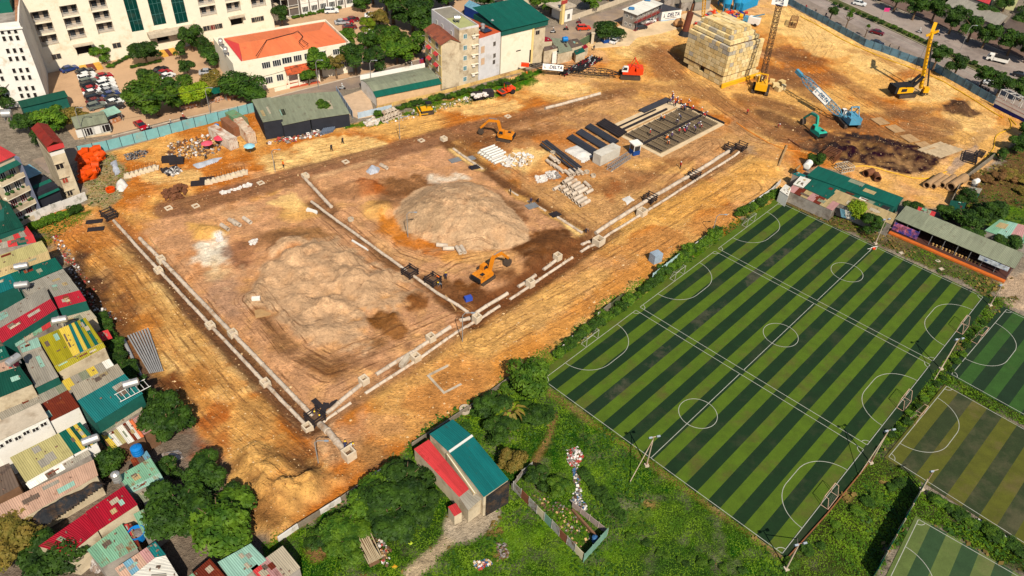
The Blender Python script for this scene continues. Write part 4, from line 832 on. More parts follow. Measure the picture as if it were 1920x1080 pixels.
b = Bld('tube_house','cream balcony house full of potted plants with blue-grey side wall',(38,428),(82,405),12.5,10.5,z=0,cat='house')
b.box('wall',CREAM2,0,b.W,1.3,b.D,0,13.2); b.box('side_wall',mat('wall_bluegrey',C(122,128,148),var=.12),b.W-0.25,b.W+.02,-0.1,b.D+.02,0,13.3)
FLR = mat('terracotta_doors',C(120,40,36),var=.2); LEAFP = mat('potted_leaves',C(44,78,26),var=.5,fine=5,bump=1)
for k in range(4):
    z = 0.2+k*3.0; b.box('balcony_slab',CREAM,0,b.W-.26,0,1.3,z,z+.18); b.box('balcony_wall',STAINED,0,b.W-.26,0,0.12,z+.18,z+1.0)
    for u in (b.W*.28,b.W*.68): o = win(b.t,'F',u,z+1.7,1.3,2.0,b.WD,frame=FRAME,glass=(FLR if k < 2 else GLASS),bars=2); o.location.y = 1.28
    for q in range(5):
        pl = MB(); r = random.uniform(.25,.45); pl.lathe((random.uniform(.3,b.W-.6),.2,z+1.0),[(r*.5,0),(r,r*.5),(r*.9,r),(r*.3,r*1.5)],7); pl.build('potted_plant',LEAFP,b.t)
loc = b.t.location.copy(); b.t.location = (0,0,0)
sheets(b.t,[(-.1,5.2,13.9),(b.W+.1,5.2,13.9),(b.W+.1,.9,13.4),(-.1,.9,13.4)],'red2',3); sheets(b.t,[(-.1,.7,12.6),(b.W-.2,.7,12.6),(b.W-.2,-.3,12.0),(-.1,-.3,12.0)],'green',3); sheets(b.t,[(-.1,12.4,14.2),(b.W+.1,12.4,14.2),(b.W+.1,9.4,14.2),(-.1,9.4,14.2)],'beige',3)
b.t.location = loc
b.box('solar_panel',glassmat('solar_blue',C(24,32,52)),.6,b.W-.7,5.6,7.2,13.9,14.0)
b = Bld('tube_house','cream and yellow house with white balcony rails at the far left edge',(-20,436),(24,428),9,9.5,cat='house')
b.box('wall',CREAM,0,b.W,.5,b.D,0,10.2)
for k in range(3): b.box('balcony',YELW if k else CREAM,0,b.W,-.6,.5,.3+k*3.1,1.3+k*3.1); win(b.t,'F',b.W*.55,2.3+k*3.1,2.0,1.5,b.WD,glass=GLASS,bars=3).location.y = .48
b.box('roof_slab',RM['greygr'],-.2,b.W+.2,.2,b.D,10.2,10.4)
tank(17,224,14.2,'round steel water tank on top of the balcony house',r=.8,L_=1.6,rz=.3)
b = Bld('infill_house','low house with green awning and blue tarpaulin between two tube houses',(84,402),(124,384),10,3.4,cat='house'); b.box('wall',DKW,0,b.W,.5,b.D,0,4.6)
loc = b.t.location.copy(); b.t.location = (0,0,0); sheets(b.t,[(0,3,4.9),(b.W,3,4.9),(b.W,0,3.6),(0,0,3.6)],'green',4); sheets(b.t,[(0,10,5.6),(b.W,10,5.6),(b.W,5.5,5.3),(0,5.5,5.3)],'blue',3); b.t.location = loc
WHW = mat('white_wall_paint',C(226,220,210),var=.15,stain=C(150,146,130),stain_amt=.4,stain_scale=.7)
fence('site_wall','low white panel wall below the tube houses overgrown at its foot',[(34,425),(120,392),(164,374)],1.9,2.2,WHW,cat='wall',th=.15)
b = Bld('green_shed','long shed with dark green roof beside the white tower, upper left',(50,222),(132,202),3.5,3.2,cat='shed'); b.box('wall',GRNW,0,b.W,0,b.D,0,3)
gable(b.t,0,b.W,0,b.D,3,.7,'dkgreen',axis='x',n=6)
b = Bld('roadside_shop','low roadside shop with grey flat roof and white front, left end of street',(150,262),(208,250),4.5,3,cat='shop'); b.box('wall',STAINED,0,b.W,0,b.D,0,3)
loc = b.t.location.copy(); b.t.location = (0,0,0); sheets(b.t,[(-.2,4.7,3.5),(b.W+.2,4.7,3.5),(b.W+.2,-.6,3.1),(-.2,-.6,3.1)],'greygr',5); b.t.location = loc
for k in range(4): win(b.t,'F',b.W*(k+.5)/4,1.5,2.2,1.9,b.WD,glass=DARK if k % 2 else FRAME,bars=1)
# ------------------------------------------------------------------ institution buildings, upper left
def sheets_local(t,pts,m,n=1,**k):
    loc = t.location.copy(); t.location = (0,0,0); sheets(t,pts,m,n,**k); t.location = loc
def holed(b,holes,z0,z1,th,m,name='wall'):
    """front wall of thickness th with rectangular openings (u0,u1,z0,z1)"""
    us = sorted(set([0,b.W]+[h[0] for h in holes]+[h[1] for h in holes])); zs = sorted(set([z0,z1]+[h[2] for h in holes]+[h[3] for h in holes])); mb = MB()
    for i in range(len(us)-1):
        run = None
        for j in range(len(zs)-1):
            cu,cz = (us[i]+us[i+1])/2,(zs[j]+zs[j+1])/2
            solid = not any(h[0] < cu < h[1] and h[2] < cz < h[3] for h in holes)
            if solid:
                if run is None: run = zs[j]
                if j == len(zs)-2: mb.bx(us[i],us[i+1],0,th,run,zs[j+1])
            elif run is not None: mb.bx(us[i],us[i+1],0,th,run,zs[j]); run = None
    return mb.build(name,m,b.t)
b = Bld('white_tower','tall plain white tower block with small square window pairs, upper left corner',(-120,222),(92,192),26,19.2)
b.box('wall',WHITE,0,b.W,0,b.D,0,19.0); b.parapet(WHITE,19.0,.9,.35); b.box('roof_slab',GREYW,.35,b.W-.35,.35,b.D-.35,19.0,19.1)
for row,n in ((58,2),(71,2),(94,3),(109,3),(131,3),(145,3),(165,3),(178,3)):
    for k in range(5):
        u,z = b.uz(62 + (row-165)*0.31 - k*12.5 - (k//3)*14,row + k*0.8)
        if u > 1 and z > 1: win(b.t,'F',u,z,.8,1.3,b.WD,frame=FRAME,glass=DARK,bars=0)
b.box('roof_house',RM['green'],b.W-9,b.W-1.5,9,17,19.1,21.5); b.box('cornice',WHITE,-.3,b.W+.3,-.35,0,18.4,18.7)
mb = MB(); mb.tube([(b.W-.6,3,19),(b.W-.6,20,20.2)],.5,8); mb.build('duct',mat('rusty_duct',C(190,140,104),var=.3,stain=C(130,70,44)),b.t)
b = Bld('cream_hospital','large cream institution building with tall recessed bays and green glass strips',(88,137),(516,55),24,30)
hol = []; bays = []
def bay(tl,br,kind):
    u0,z1 = b.uz(*tl); u1,z0 = b.uz(*br); bays.append((u0,u1,z0,z1,kind)); hol.append((u0,u1,z0,z1))
def bayc(u0,u1,z0,z1,kind): bays.append((u0,u1,z0,z1,kind)); hol.append((u0,u1,z0,z1))
_u = lambda p: b.uz(*p)
zt = _u((95,36))[1]; zb = _u((100,87))[1]
for (l,r) in (((80,91),(112,83)),((133,79),(164,73)),((186,67),(217,64)),((378,35),(408,30)),((427,27),(453,22)),((473,18),(500,14))):
    bayc(_u(l)[0],_u(r)[0],_u(l)[1]+.2,_u(l)[1]+9.2,'balcony')
for (l,r) in (((248,61),(271,57)),((289,49),(313,46)),((331,46),(354,43))):
    bayc(_u(l)[0],_u(r)[0],_u(l)[1],_u(l)[1]+11.5,'glass')
for l,r,hgt in (((146,104),(176,99),2.6),((296,79),(318,75),3.0),((434,49),(457,45),2.4)):
    bayc(_u(l)[0],_u(r)[0],_u(l)[1]-.2,_u(l)[1]+hgt,'door')
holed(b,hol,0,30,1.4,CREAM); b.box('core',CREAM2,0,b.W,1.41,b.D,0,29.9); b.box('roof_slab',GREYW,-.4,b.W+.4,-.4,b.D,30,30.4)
for z in (21.0,24.6): b.box('cornice',CREAM,-.2,b.W+.2,-.55,0,z,z+.45)
for (u0,u1,z0,z1,kind) in bays:
    if kind == 'glass':
        b.box('curtain_glass',GLASSG,u0,u1,.35,.45,z0,z1); n = 4
        for k in range(1,n): z = z0+(z1-z0)*k/n; b.box('mullion',mat('mullion',C(60,110,104)),u0,u1,.28,.36,z-.06,z+.06)
        for k in range(1,3): u = u0+(u1-u0)*k/3; b.box('mullion',mat('mullion',C(60,110,104)),u-.05,u+.05,.29,.36,z0,z1)
    elif kind == 'balcony':
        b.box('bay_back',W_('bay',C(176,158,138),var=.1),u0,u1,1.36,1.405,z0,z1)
        for k in range(3):
            z = z0+(z1-z0)*k/3
            if k: b.box('balcony_slab',CREAM,u0,u1,.1,1.4,z-.14,z+.2)
            for q in range(3): b.box('railing',FRAME,u0,u1,.25,.3,z+.55+q*.3,z+.62+q*.3)
            o = win(b.t,'F',u0+(u1-u0)*(.28 if k % 2 else .3),z+1.5,1.3,1.7,b.WD,frame=DFRAME,bars=1); o.location.y = 1.33
            o = win(b.t,'F',u0+(u1-u0)*.82,z+1.5,1.1,1.7,b.WD,frame=DFRAME,bars=1); o.location.y = 1.33
    else:
        b.box('door_glass',DARK,u0,u1,1.2,1.3,z0,z1); b.box('canopy',CONCM,u0-.4,u1+.4,-1.3,0,z1+.02,z1+.35)
        b.box('steps',mat('yellow_tile',C(226,170,70),var=.15),u0-.6,u0+1.0,-4.4,0,0,.35); b.box('steps',mat('yellow_tile',C(226,170,70)),u1-1.0,u1+.6,-4.4,0,0,.35); b.box('ramp',mat('brown_tile',C(122,60,44),var=.2),u0+1.0,u1-1.0,-4.4,0,0,.3)
u,z = b.uz(318,56); b.box('entrance_canopy',CONCM,u-6,u+7,-2.4,-.02,z-.6,z+.5)
for pp in ((219,85),(106,106),(388,53),(400,51),(410,49),(478,37),(488,35)): u,z = b.uz(*pp); win(b.t,'F',u,z,2.2,1.5,b.WD,glass=GLASS if pp[0] != 400 else FLR,frame=CREAM2)
b = Bld('grey_school','grey building with white framed windows and glazed corner, top edge',(545,34),(690,6),14,16)
b.box('wall',W_('greybrown',C(112,100,92),var=.15),0,b.W,0,b.D,0,16)
for k in range(7):
    for f in range(4): u = 5.0+k*(b.W-8)/6.2; b.box('white_bay',WHITE,u-1.3,u+1.3,-.12,-.01,f*3.7,f*3.7+3.6); o = win(b.t,'F',u,f*3.7+1.9,2.0,1.7,b.WD,bars=3); o.location.y = -.13
for f in range(5): b.box('gallery_rail',FRAME,-2.6,3.0,-.25,-.15,f*3.0+.7,f*3.0+.8); b.box('gallery_slab',CREAM2,-2.6,3.0,-.3,6,f*3.0-.1,f*3.0+.1)
for x in (-2.5,-.2,2.9): b.box('gallery_post',FRAME,x-.08,x+.08,-.3,-.14,0,16)
b = Bld('orange_roof_building','two-storey cream building with broad bright orange roof beside the street',(437,122),(657,82),1,8.0,z=7.8)
A0 = G(437,122,7.8); b.D = max(9.0,(G(403,73,7.8)-A0).length); b.WD = (b.W,b.D)
b.box('wall',CREAM,0,b.W,0,b.D,0,7.4); b.parapet(CREAM,7.4,.8,.3)
mg = 1.2; W,D = b.W,b.D
sheets_local(b.t,[(4.5,D*.55,8.8),(W-4.5,D*.55,8.8),(W-.5,.4,7.75),(2.6,.4,7.75)],'orange',8); sheets_local(b.t,[(W-4.5,D*.55,8.8),(4.5,D*.55,8.8),(2.6,D-.4,7.75),(W-.5,D-.4,7.75)],'orange',8)
sheets_local(b.t,[(4.5,D*.549,8.79),(4.5,D*.551,8.79),(2.5,D-.5,7.72),(2.5,.5,7.72)],'red2',1); sheets_local(b.t,[(W-4.5,D*.551,8.79),(W-4.5,D*.549,8.79),(W-.45,.5,7.72),(W-.45,D-.5,7.72)],'orange',1)
b.wpx([(499,122),(519,118),(558,109),(578,105)],2.2,1.7,frame=FRAME,bars=3); b.wpx([(538,113)],2.6,1.7,bars=3); b.wpx([(605,101),(630,97),(648,120)],1.8,1.6,bars=2); b.wpx([(505,150),(525,145)],1.8,1.8,bars=2)
u0,z0 = b.uz(533,130); u1,_ = b.uz(590,118)
sheets_local(b.t,[(u0,.02,z0+.6),(u1,.02,z0+.6),(u1+.2,-2.6,z0-.6),(u0-.2,-2.6,z0-.6)],'tile',6); b.box('porch_floor',mat('red_tile',C(196,90,60),var=.2),u0,u1,-2.6,0,0,.3)
for k in range(4): u = u0+(u1-u0)*k/3; b.box('porch_column',CREAM,u-.15,u+.15,-2.4,-2.1,0,z0-.6)
b.box('porch_door',DARK,u0+4,u0+6,-.06,-.01,.3,2.9)
tank(415,85,8.3,'steel water tank nearest the red hip of the orange roof, back one',r=.6,rz=1.9); tank(424,101,8.3,'steel water tank nearest the red hip of the orange roof, front one',r=.6,rz=1.9)
for q in range(3):
    uu,zz = b.uz(430-q*8,125-q*13)
def cable(name,label,pts,r,m,cat='cable'):
    o = MB().tube(pts,r,5).build(name,m); return tag(o,label,cat)
BLACKM = mat('black_rubber',C(34,32,32),var=.2)
cable('roof_cable','black cable curling over the orange roof',[G(*p,9.0) for p in ((480,105),(500,75),(550,62),(558,58),(568,68),(560,78),(570,88),(578,82),(566,74))],.09,BLACKM)
fence('street_wall','low pale wall in front of the orange roof building beside the street',[(515,172),(560,161),(600,152)],1.0,3,CREAM,cat='wall',th=.2,posts=False)
# ------------------------------------------------------------------ sheds between street and site
sh2 = lambda label,panels,wall,name='shed',cat='shed': shack(name,label,panels,wall,cat=cat)
sh2('raised grey fibre-cement roof over an open site kitchen, left end of long shed',[(quadz([(472,187),(507,182),(530,223),(493,229)],4.6),'greygr',5)],DKW)
t = sh2('long shed with grey-green roof and black panelled front',[(quadz([(508,184),(560,176),(582,224),(530,235)],3.8),'greygr',4),(quadz([(560,176),(632,171),(656,213),(582,224)],[3.8,3.8,3.4,3.4]),'greygr',5)],DKW)
def panel_on(label,name,a,b_,h,m,z=0.0,th=.12,cat='panel',off=.25):
    A,B = G(*a),G(*b_); t_ = MB(); n = Vector((B.y-A.y,-(B.x-A.x),0)).normalized()*off
    o_ = A.copy(); t_.beam(Vector((0,0,z+h/2))+n,B-A+Vector((0,0,z+h/2))+n,th,h); o = t_.build(name,m); o.location = (A.x,A.y,0); return tag(o,label,cat)
panel_on('white double door leaning on the black shed front','shed_door',(535,252),(550,249),2.6,WHITE); panel_on('white cloth-covered doorway of the black shed','shed_door',(571,243),(586,240),2.6,CREAM)
b = Bld('site_kiosk','small grey and white kiosk under the raised grey roof',(507,258),(533,250),2.5,2.6,cat='kiosk'); b.box('wall',WHITE,0,b.W,0,b.D,0,2.4); b.box('roof_slab',mat('kiosk_roof',C(226,196,150)),-.2,b.W+.2,-.2,b.D+.2,2.4,2.6); win(b.t,'F',b.W*.7,1.4,1.2,1.0,b.WD,glass=DARK); b.box('sign',WHITE,b.W*.15,b.W*.45,-.1,-.01,1.2,2.2)
b = Bld('vault_shed','long shed with curved grey-green barrel roof behind the hedge',(706,200),(829,174),1,2.6,cat='shed')
b.D = (G(684,158,2.6)-G(706,190,2.6)).length; W,D = b.W,b.D; b.box('wall',mat('wall_peach',C(226,186,140),var=.2),0.3,W-.3,.3,D-.3,0,2.6); pr = [(0,2.5),(.18,3.3),(.4,3.75),(.62,3.8),(.84,3.45),(1,2.9)]
for k,((y0,z0),(y1,z1)) in enumerate(zip(pr,pr[1:])): sheets_local(b.t,[(0,y1*D,z1),(W,y1*D,z1),(W,y0*D,z0),(0,y0*D,z0)],'greygr' if k > 0 else 'green',8 if k > 0 else 6)
mb = MB(); mb.add([(0.05,y*D,z-.05) for y,z in pr]+[(.05,D,0),(.05,0,0)],[tuple(range(len(pr)+2))]); mb.build('end_wall',WHITE,b.t)
b.box('street_parapet',WHITE,0,W,D,D+.3,2.6,4.0)
YWALL = mat('yellow_wall_paint',C(226,186,112),var=.25,stain=C(170,130,90),stain_amt=.4)
fence('boundary_wall','low peeling yellow wall along the hedge below the tall houses',[(706,205),(829,176),(935,146),(985,133)],.9,5,YWALL,cat='wall',th=.2,posts=False)
fence('yard_fence','pale blue panel fence closing the forecourt beside the hedge',[(672,222),(735,207)],1.6,2,mat('fence_paleblue',C(190,204,214),var=.15),cat='fence'); fence('yard_fence','grey blue side fence of the long shed by the forecourt',[(632,176),(662,222)],2.0,2,mat('fence_greyblue',C(150,166,184),var=.2),cat='fence')
# ------------------------------------------------------------------ tall houses behind the hedge
b = Bld('yellow_house','four-storey yellow house with red awnings and mossy orange roof',(829,167),(861,161),10.5,12.2,cat='house')
W,D = b.W,b.D; b.box('wall',STAINED,0,W,0,D,0,12.2); b.box('street_face',YELW,-.12,-.01,0,D,0,12.2); gable(b.t,-.1,W,0,D,12.2,1.2,'tilebr',n=6,over=.35,wallm=STAINED)
for f in range(4):
    for y in (2.6,7.2):
        win(b.t,'L',y,f*3.0+1.9,1.5,1.6,b.WD,frame=WHITE,glass=DARK if f == 3 else FLR).location.x = -.14
        if f in (1,2): sheets_local(b.t,[(-.13,y+1.1,f*3+3.1),(-.13,y-1.1,f*3+3.1),(-1.0,y-1.1,f*3+2.6),(-1.0,y+1.1,f*3+2.6)],'red2',1)
    b.box('white_band',WHITE,-.16,-.125,0,D,f*3.0+2.95,f*3.0+3.15)
b = Bld('grey_tower_house','five-storey stained white house with pale green roof terrace and tank',(861,161),(896,153),15,15.3,cat='house')
W,D = b.W,b.D; b.box('wall',STAINED,0,W,0,D,0,15.0); b.parapet(PALEBL,15.0,.5,.2); b.box('side_render',PALEBL,-.03,0,2.6,D,9,15.5); b.box('terrace',mat('terrace_green',C(176,178,120),var=.15),.2,W-.2,.2,D*.55,15,15.06); b.box('terrace',mat('terrace_grey',C(150,142,124),var=.2),.2,W-.2,D*.55,D-.2,15,15.3)
for z in (1.6,4.6,7.4,10.2,13.2): win(b.t,'F',W*.3,z,1.1,1.3,b.WD,frame=FRAME,glass=glassmat('teal_glass',C(70,130,140)),bars=1); win(b.t,'F',W*.78,z+.2,.45,.5,b.WD,frame=STAINED,glass=DARK,bars=0)
for k in range(5): b.box('stair_ledge',CREAM,W*.62,W*.99,-.5,0,2.6+k*2.6,2.75+k*2.6); b.box('air_conditioner',WHITE,W*.66,W*.66+.8,-.45,-.01,2.0+k*2.6,2.5+k*2.6)
for y in (4,9,12): win(b.t,'L',y,13.0,.9,1.2,b.WD,glass=GLASS).location.x = -.05
tank(857,42,15.1,'steel water tank on the pale green roof terrace',r=.7,L_=1.4,rz=.2)
b = Bld('pale_house','plain pale rendered house with orange tiled roof, solar panel and tanks',(897,153),(936,139),11,12,cat='house')
W,D = b.W,b.D; b.box('wall',PALEBL,0,W,0,D,0,11.8); gable(b.t,0,W,4.0,D,11.8,1.4,'tile',n=4); b.box('terrace',RM['tile'],.1,W-.1,.1,4.0,11.8,11.95); b.box('solar_panel',glassmat('solar_blue',C(24,32,52)),W*.4,W*.75,1.2,3.2,12.3,12.4)
for pp in ((905,93),(905,115)): u,z = b.uz(*pp); win(b.t,'F',u,z,1.3,1.9,b.WD,frame=CREAM2,glass=mat('peach_panel',C(220,176,140)),bars=2)
for pp in ((927,82),(927,104),(926,116)): u,z = b.uz(*pp); win(b.t,'F',u,z,.9,1.2,b.WD,frame=GREYW,glass=DARK)
tank(905,55,12,'steel tank standing beside the solar panel',r=.6,L_=1.2,lying=False); tank(923,46,12,'small steel tank on the orange tiles next to green roof',r=.45,L_=1.0,lying=False)
b = Bld('green_roof_house','large blank cream house with bright green mono-pitch roof',(938,139),(1020,117),13,12,cat='house')
W,D = b.W,b.D; b.box('wall',CREAM,0,W*.68,0,D,0,10.8); b.box('wall',STAINED,W*.68,W,.5,D,0,10.8); b.box('pier',YELW,W*.67,W*.71,-.2,.4,0,10.8); b.box('fascia',GRNW,-.2,W+.2,-.22,D+.1,10.81,12.4); sheets_local(b.t,[(-.5,D+.3,14.2),(W+.4,D+.3,14.2),(W+.4,-.6,12.45),(-.5,-.6,12.45)],'green',9)
u,z = b.uz(1010,62); win(b.t,'F',u,z,1.4,1.2,b.WD,frame=GREYW,glass=DARK).location.y = .48
u,z = b.uz(972,95); b.box('vent_slit',DARK,u-.8,u+.8,-.03,-.005,z-.15,z+.15); u,z = b.uz(994,105); b.box('vent_slit',DARK,u-.3,u+.3,-.03,-.005,z-1.8,z+1.8)
# ------------------------------------------------------------------ small shacks by the site gate
sh2('grey tin roof shack beside the green roof house with blue tank',[(quadz([(1033,71),(1060,73),(1074,94),(1046,101)],3.2),'greygr',4)],STAINED); sh2('small flat brown roof with rubble and a flag pole by the street',[(quadz([(1060,76),(1082,72),(1094,84),(1072,90)],2.9),'brown',2)],STAINED)
sh2('tiny red roofed hut against the green roof house',[(quadz([(1018,67),(1030,71),(1036,77),(1018,78)],3.4),'red',2)],STAINED); sh2('small stained concrete hut beside the green roof house',[(quadz([(1018,88),(1040,84),(1046,90),(1020,96)],4.0),'brown',2)],STAINED); sh2('white rendered hut beside the stained hut at the bike park',[(quadz([(1036,88),(1046,87),(1048,98),(1036,100)],3.2),'white',1)],WHITE)
sh2('small dark green awning stall with red neighbour at the bike park',[(quadz([(1076,95),(1092,89),(1098,96),(1080,103)],2.5),'green',2),(quadz([(1090,86),(1098,83),(1103,88),(1095,92)],2.5),'red',1)],STAINED)
tank(1059,81,3.2,'bright blue tank on the grey tin shack',r=.7,L_=1.4,m=BLUEP,rz=.3)
GGATE = mat('gate_green',C(92,112,80),var=.2); panel_on('open dull green site gate leaf beside a pillar','gate_leaf',(1084,90),(1108,76),2.4,GGATE,cat='gate')
o = MB().bx(-.4,.4,-.4,.4,0,3.2).bx(-.55,.55,-.55,.55,3.2,3.45).build('gate_pillar',CREAM2); p = G(1110,82); o.location = p; tag(o,'square beige gate pillar beside the green gate leaf','pillar')
# guard booth, site offices
def booth(label,px,py,s=1.0,col_=None):
    p = S(px,py); t = thing('guard_booth',label,'booth',p,.5); c = mat('booth_blue',C(24,70,140),var=.1)
    MB().bx(-.75*s,.75*s,-.75*s,.75*s,0,.9*s).build('base',c,t)
    for x in (-1,1):
        for y in (-1,1): MB().bx(x*.68*s-.07,x*.68*s+.07,y*.68*s-.07,y*.68*s+.07,.9*s,2.2*s).build('post',FRAME,t)
    g = MB(); g.bx(-.66*s,.66*s,-.66*s,.66*s,.9*s,2.2*s); g.build('glazing',GLASS,t); MB().bx(-.95*s,.95*s,-.95*s,.95*s,2.2*s,2.4*s).build('roof',WHITE,t); MB().bx(-.72*s,.72*s,-.72*s,-.70*s,1.9*s,2.2*s).build('band',FRAME,t)
booth('white and blue guard booth beside the rebar foundation',1189,288,1.25); booth('white and blue guard booth under the tree at the site entrance',1134,80,1.35)
b = Bld('site_office','two-storey container office with white roof and red railings',(1192,26),(1237,6),1,5.4,z=5.3,cat='office'); b.D = (G(1172,18,5.3)-G(1192,26,5.3)).length; W,D = b.W,b.D
b.box('wall',GREYW,0,W,0,D,0,5.2); sheets_local(b.t,[(-.6,D+.4,5.5),(W+.6,D+.4,5.5),(W+.6,-1.0,5.3),(-.6,-1.0,5.3)],'white',6)
for z in (.15,2.7): b.box('gallery',mat('red_steel',C(150,60,54),var=.15),-.3,W,-1.0,-.01,z,z+.12)
for z in (3.2,3.6,.7,1.1): b.box('railing',mat('red_steel',C(1,1,1)),-.3,W,-1.0,-.94,z,z+.08)
for k in range(6): x = W*k/5.05; b.box('gallery_post',STEELG,x-.05,x+.05,-.99,-.9,0,5.2)
for k in range(6):
    for z in (1.4,4.0): win(b.t,'F',W*(k+.5)/6,z,1.2,1.1,b.WD,bars=1)
for y in (.3,.7): win(b.t,'L',D*y,3.9,1.0,1.0,(W,D)); win(b.t,'L',D*y,1.4,1.0,1.0,(W,D))
for k,(px,py) in enumerate(((1184,17),(1214,1))): p = G(px,py,5.6); o = MB().bx(-.9,.9,-.5,.5,0,.45).bx(-.7,.7,-.35,.35,.45,.6).build('roof_vent',mat('blue_vent',C(70,130,180))); o.location = p; tag(o,'blue roof unit on the white office roof, %s one' % ('front' if k == 0 else 'rear'),'roof unit')
b = Bld('sign_booth','wedge-shaped grey booth carrying a large white DELTA board',(1238,41),(1275,36),5,4.2,cat='sign'); W = b.W
mb = MB(); mb.add([(0,0,0),(W,0,0),(-.6,5,0),(0,0,3.2),(W,0,3.2),(-.6,5,5.0)],[(0,1,4,3),(1,2,5,4),(2,0,3,5),(0,2,1)]); mb.build('wall',mat('booth_grey',C(170,172,176),var=.1),b.t); mb = MB(); mb.add([(-.1,-.1,3.25),(W+.1,-.1,3.25),(-.7,5.1,5.05)],[(0,1,2)]); mb.build('roof',mat('booth_dark_roof',C(60,60,66)),b.t)
b.box('board',WHITE,.05,W-.05,-.16,-.02,.5,3.15); b.box('board_base',mat('board_blue',C(170,200,226)),.05,W-.05,-.17,-.02,.05,.5)
NAVY = mat('navy_lettering',C(24,42,84),var=.05)
def lettering(parent,text,w,h,loc,rot=(PI/2,0,0),m=NAVY):
    cu = bpy.data.curves.new('lettering','FONT'); cu.body = text; cu.extrude = .02; cu.align_x = 'CENTER'; cu.align_y = 'CENTER'; cu.size = h*1.2; cu.shear = .15; cu.offset = .035
    o = bpy.data.objects.new('lettering',cu); COL.objects.link(o); dg = bpy.context.evaluated_depsgraph_get(); me_ = bpy.data.meshes.new_from_object(o.evaluated_get(dg)); bpy.data.objects.remove(o)
    xs_ = [v.co.x for v in me_.vertices]; s_ = w/(max(xs_)-min(xs_)); 
    for v in me_.vertices: v.co.x *= s_
    me_.materials.clear(); me_.materials.append(m); q = link('lettering',me_,parent); q.location = loc; q.rotation_euler = rot; return q
def emblem(parent,h,loc,rot=(PI/2,0,0),m=NAVY):
    mb = MB(); mb.prism([(-.26*h,-.5*h),(-.12*h,.5*h),(.0,.5*h),(-.12*h,-.5*h)],0,.02); mb.prism([(-.02*h,-.5*h),(.06*h,.05*h),(.22*h,-.5*h)],0,.02); q = mb.build('emblem',m,parent); q.location = loc; q.rotation_euler = rot; return q
lettering(b.t,'DELTA',W*.62,1.45,(W*.6,-.18,1.9)); emblem(b.t,1.2,(W*.15,-.18,1.9)); b.box('small_print',NAVY,W*.2,W*.8,-.18,-.165,.85,.98)
for lab,q,z,m_,wl in (('beige site cabin at the top edge left of the yellow mast',[(1275,-4),(1298,-6),(1300,2),(1278,5)],3,'beige',GREYW),('grey site cabin with pale roof between office and silos, top edge',[(1298,-10),(1328,-14),(1334,0),(1304,4)],3.2,'greygr',GREYW),('grey site cabin with dark railings at the top edge beside the sign booth',[(1240,-8),(1262,-11),(1266,-2),(1246,2)],3,'grey',GREYW)):
    sh2(lab,[(quadz(q,z),m_,3)],wl,'site_cabin','cabin')
BLUES = mat('silo_blue',C(40,160,210),rough=.45,var=.15,stain=C(70,130,160),stain_amt=.3)
for k,(px,py,lab) in enumerate(((1360,22,'left of the three bright blue silos at the top edge'),(1379,20,'middle of the three bright blue silos at the top edge'),(1351,10,'rearmost bright blue silo behind the front pair, top edge'))):
    p = S(px,py); t = thing('silo',lab,'silo',p,0,'bright blue silos'); mb = MB(); mb.lathe((0,0,0),[(.5,1.2),(1.5,3.0),(1.5,9.0),(1.2,9.7),(.3,9.9)],18); mb.build('silo_body',BLUES,t)
    for a in range(4): MB().beam((1.2*math.cos(a*PI/2+.7),1.2*math.sin(a*PI/2+.7),0),(1.4*math.cos(a*PI/2+.7),1.4*math.sin(a*PI/2+.7),3.2),.18).build('leg',BLUES,t)
    MB().lathe((0,0,6),[(1.53,0),(1.53,.12)],18).build('hoop',BLUES,t)
def container(label,a,b_,h,m,depth=2.4,name='container',z=0.0,group=None):
    b = Bld(name,label,a,b_,depth,h,cat='container',group=group); n = int(b.W/.35); mb = MB()
    for k in range(n): x = b.W*(k+.5)/n; mb.bx(x-.09,x+.09,-.05,.0,.12,h-.12)
    for k in range(int(depth/.35)): y = depth*(k+.5)/int(depth/.35); mb.bx(b.W,b.W+.05,y-.09,y+.09,.12,h-.12); mb.bx(-.05,0,y-.09,y+.09,.12,h-.12)
    mb.build('ribs',m,b.t); b.box('body',m,0,b.W,0,depth,.05,h); b.box('roof',m,-.04,b.W+.04,-.04,depth+.04,h,h+.06); b.box('base_rail',STEELG,-.04,b.W+.04,-.06,depth+.06,0,.12); return b
container('bright blue tank container beside the silos, top edge',(1391,22),(1420,10),2.6,BLUES); container('bright blue mixing tank unit right of the blue silos, top edge',(1400,8),(1432,-2),2.2,BLUES)
# ------------------------------------------------------------------ house and enclosure in the meadow
t = shack('meadow_house','meadow house with teal roof, lower red roof and black-netted end wall',[
    (quadz([(805,814),(849,786),(886,817),(842,848)],[4.6,5.4,5.4,4.6]),'teal',3),(quadz([(842,848),(886,817),(954,899),(907,932)],[4.6,5.4,5.4,4.6]),'teal',5),
    (quadz([(776,842),(804,824),(835,862),(812,879)],[3.0,3.5,3.5,3.0]),'red2',2),(quadz([(812,879),(835,862),(880,916),(861,932)],[3.0,3.5,3.5,3.0]),'red2',3),
    (quadz([(861,932),(880,916),(906,932),(878,957)],[3.0,3.4,3.4,2.9]),'grey',3),(quadz([(836,851),(842,849),(896,921),(888,926)],[3.9,3.9,3.9,3.9]),['tan','white','olive2','grey','grey'],1)],STAINED,'house')
def seam(a,b_,z0,z1): A,B = G(*a,z0),G(*b_,z1); MB().beam(A-t.location+Vector((0,0,.08)),B-t.location+Vector((0,0,.08)),.35,.1).build('ridge_cap',FRAME,t)
seam((842,848),(886,817),4.6,5.4)
A,B = G(910,930,4.4),G(954,899,5.2); mb = MB(); mb.quad(Vector((A.x,A.y,0)),Vector((B.x,B.y,0)),B,A); q = mb.build('net_wall',NET,t,world=True); q.location = (.15,-.15,0)
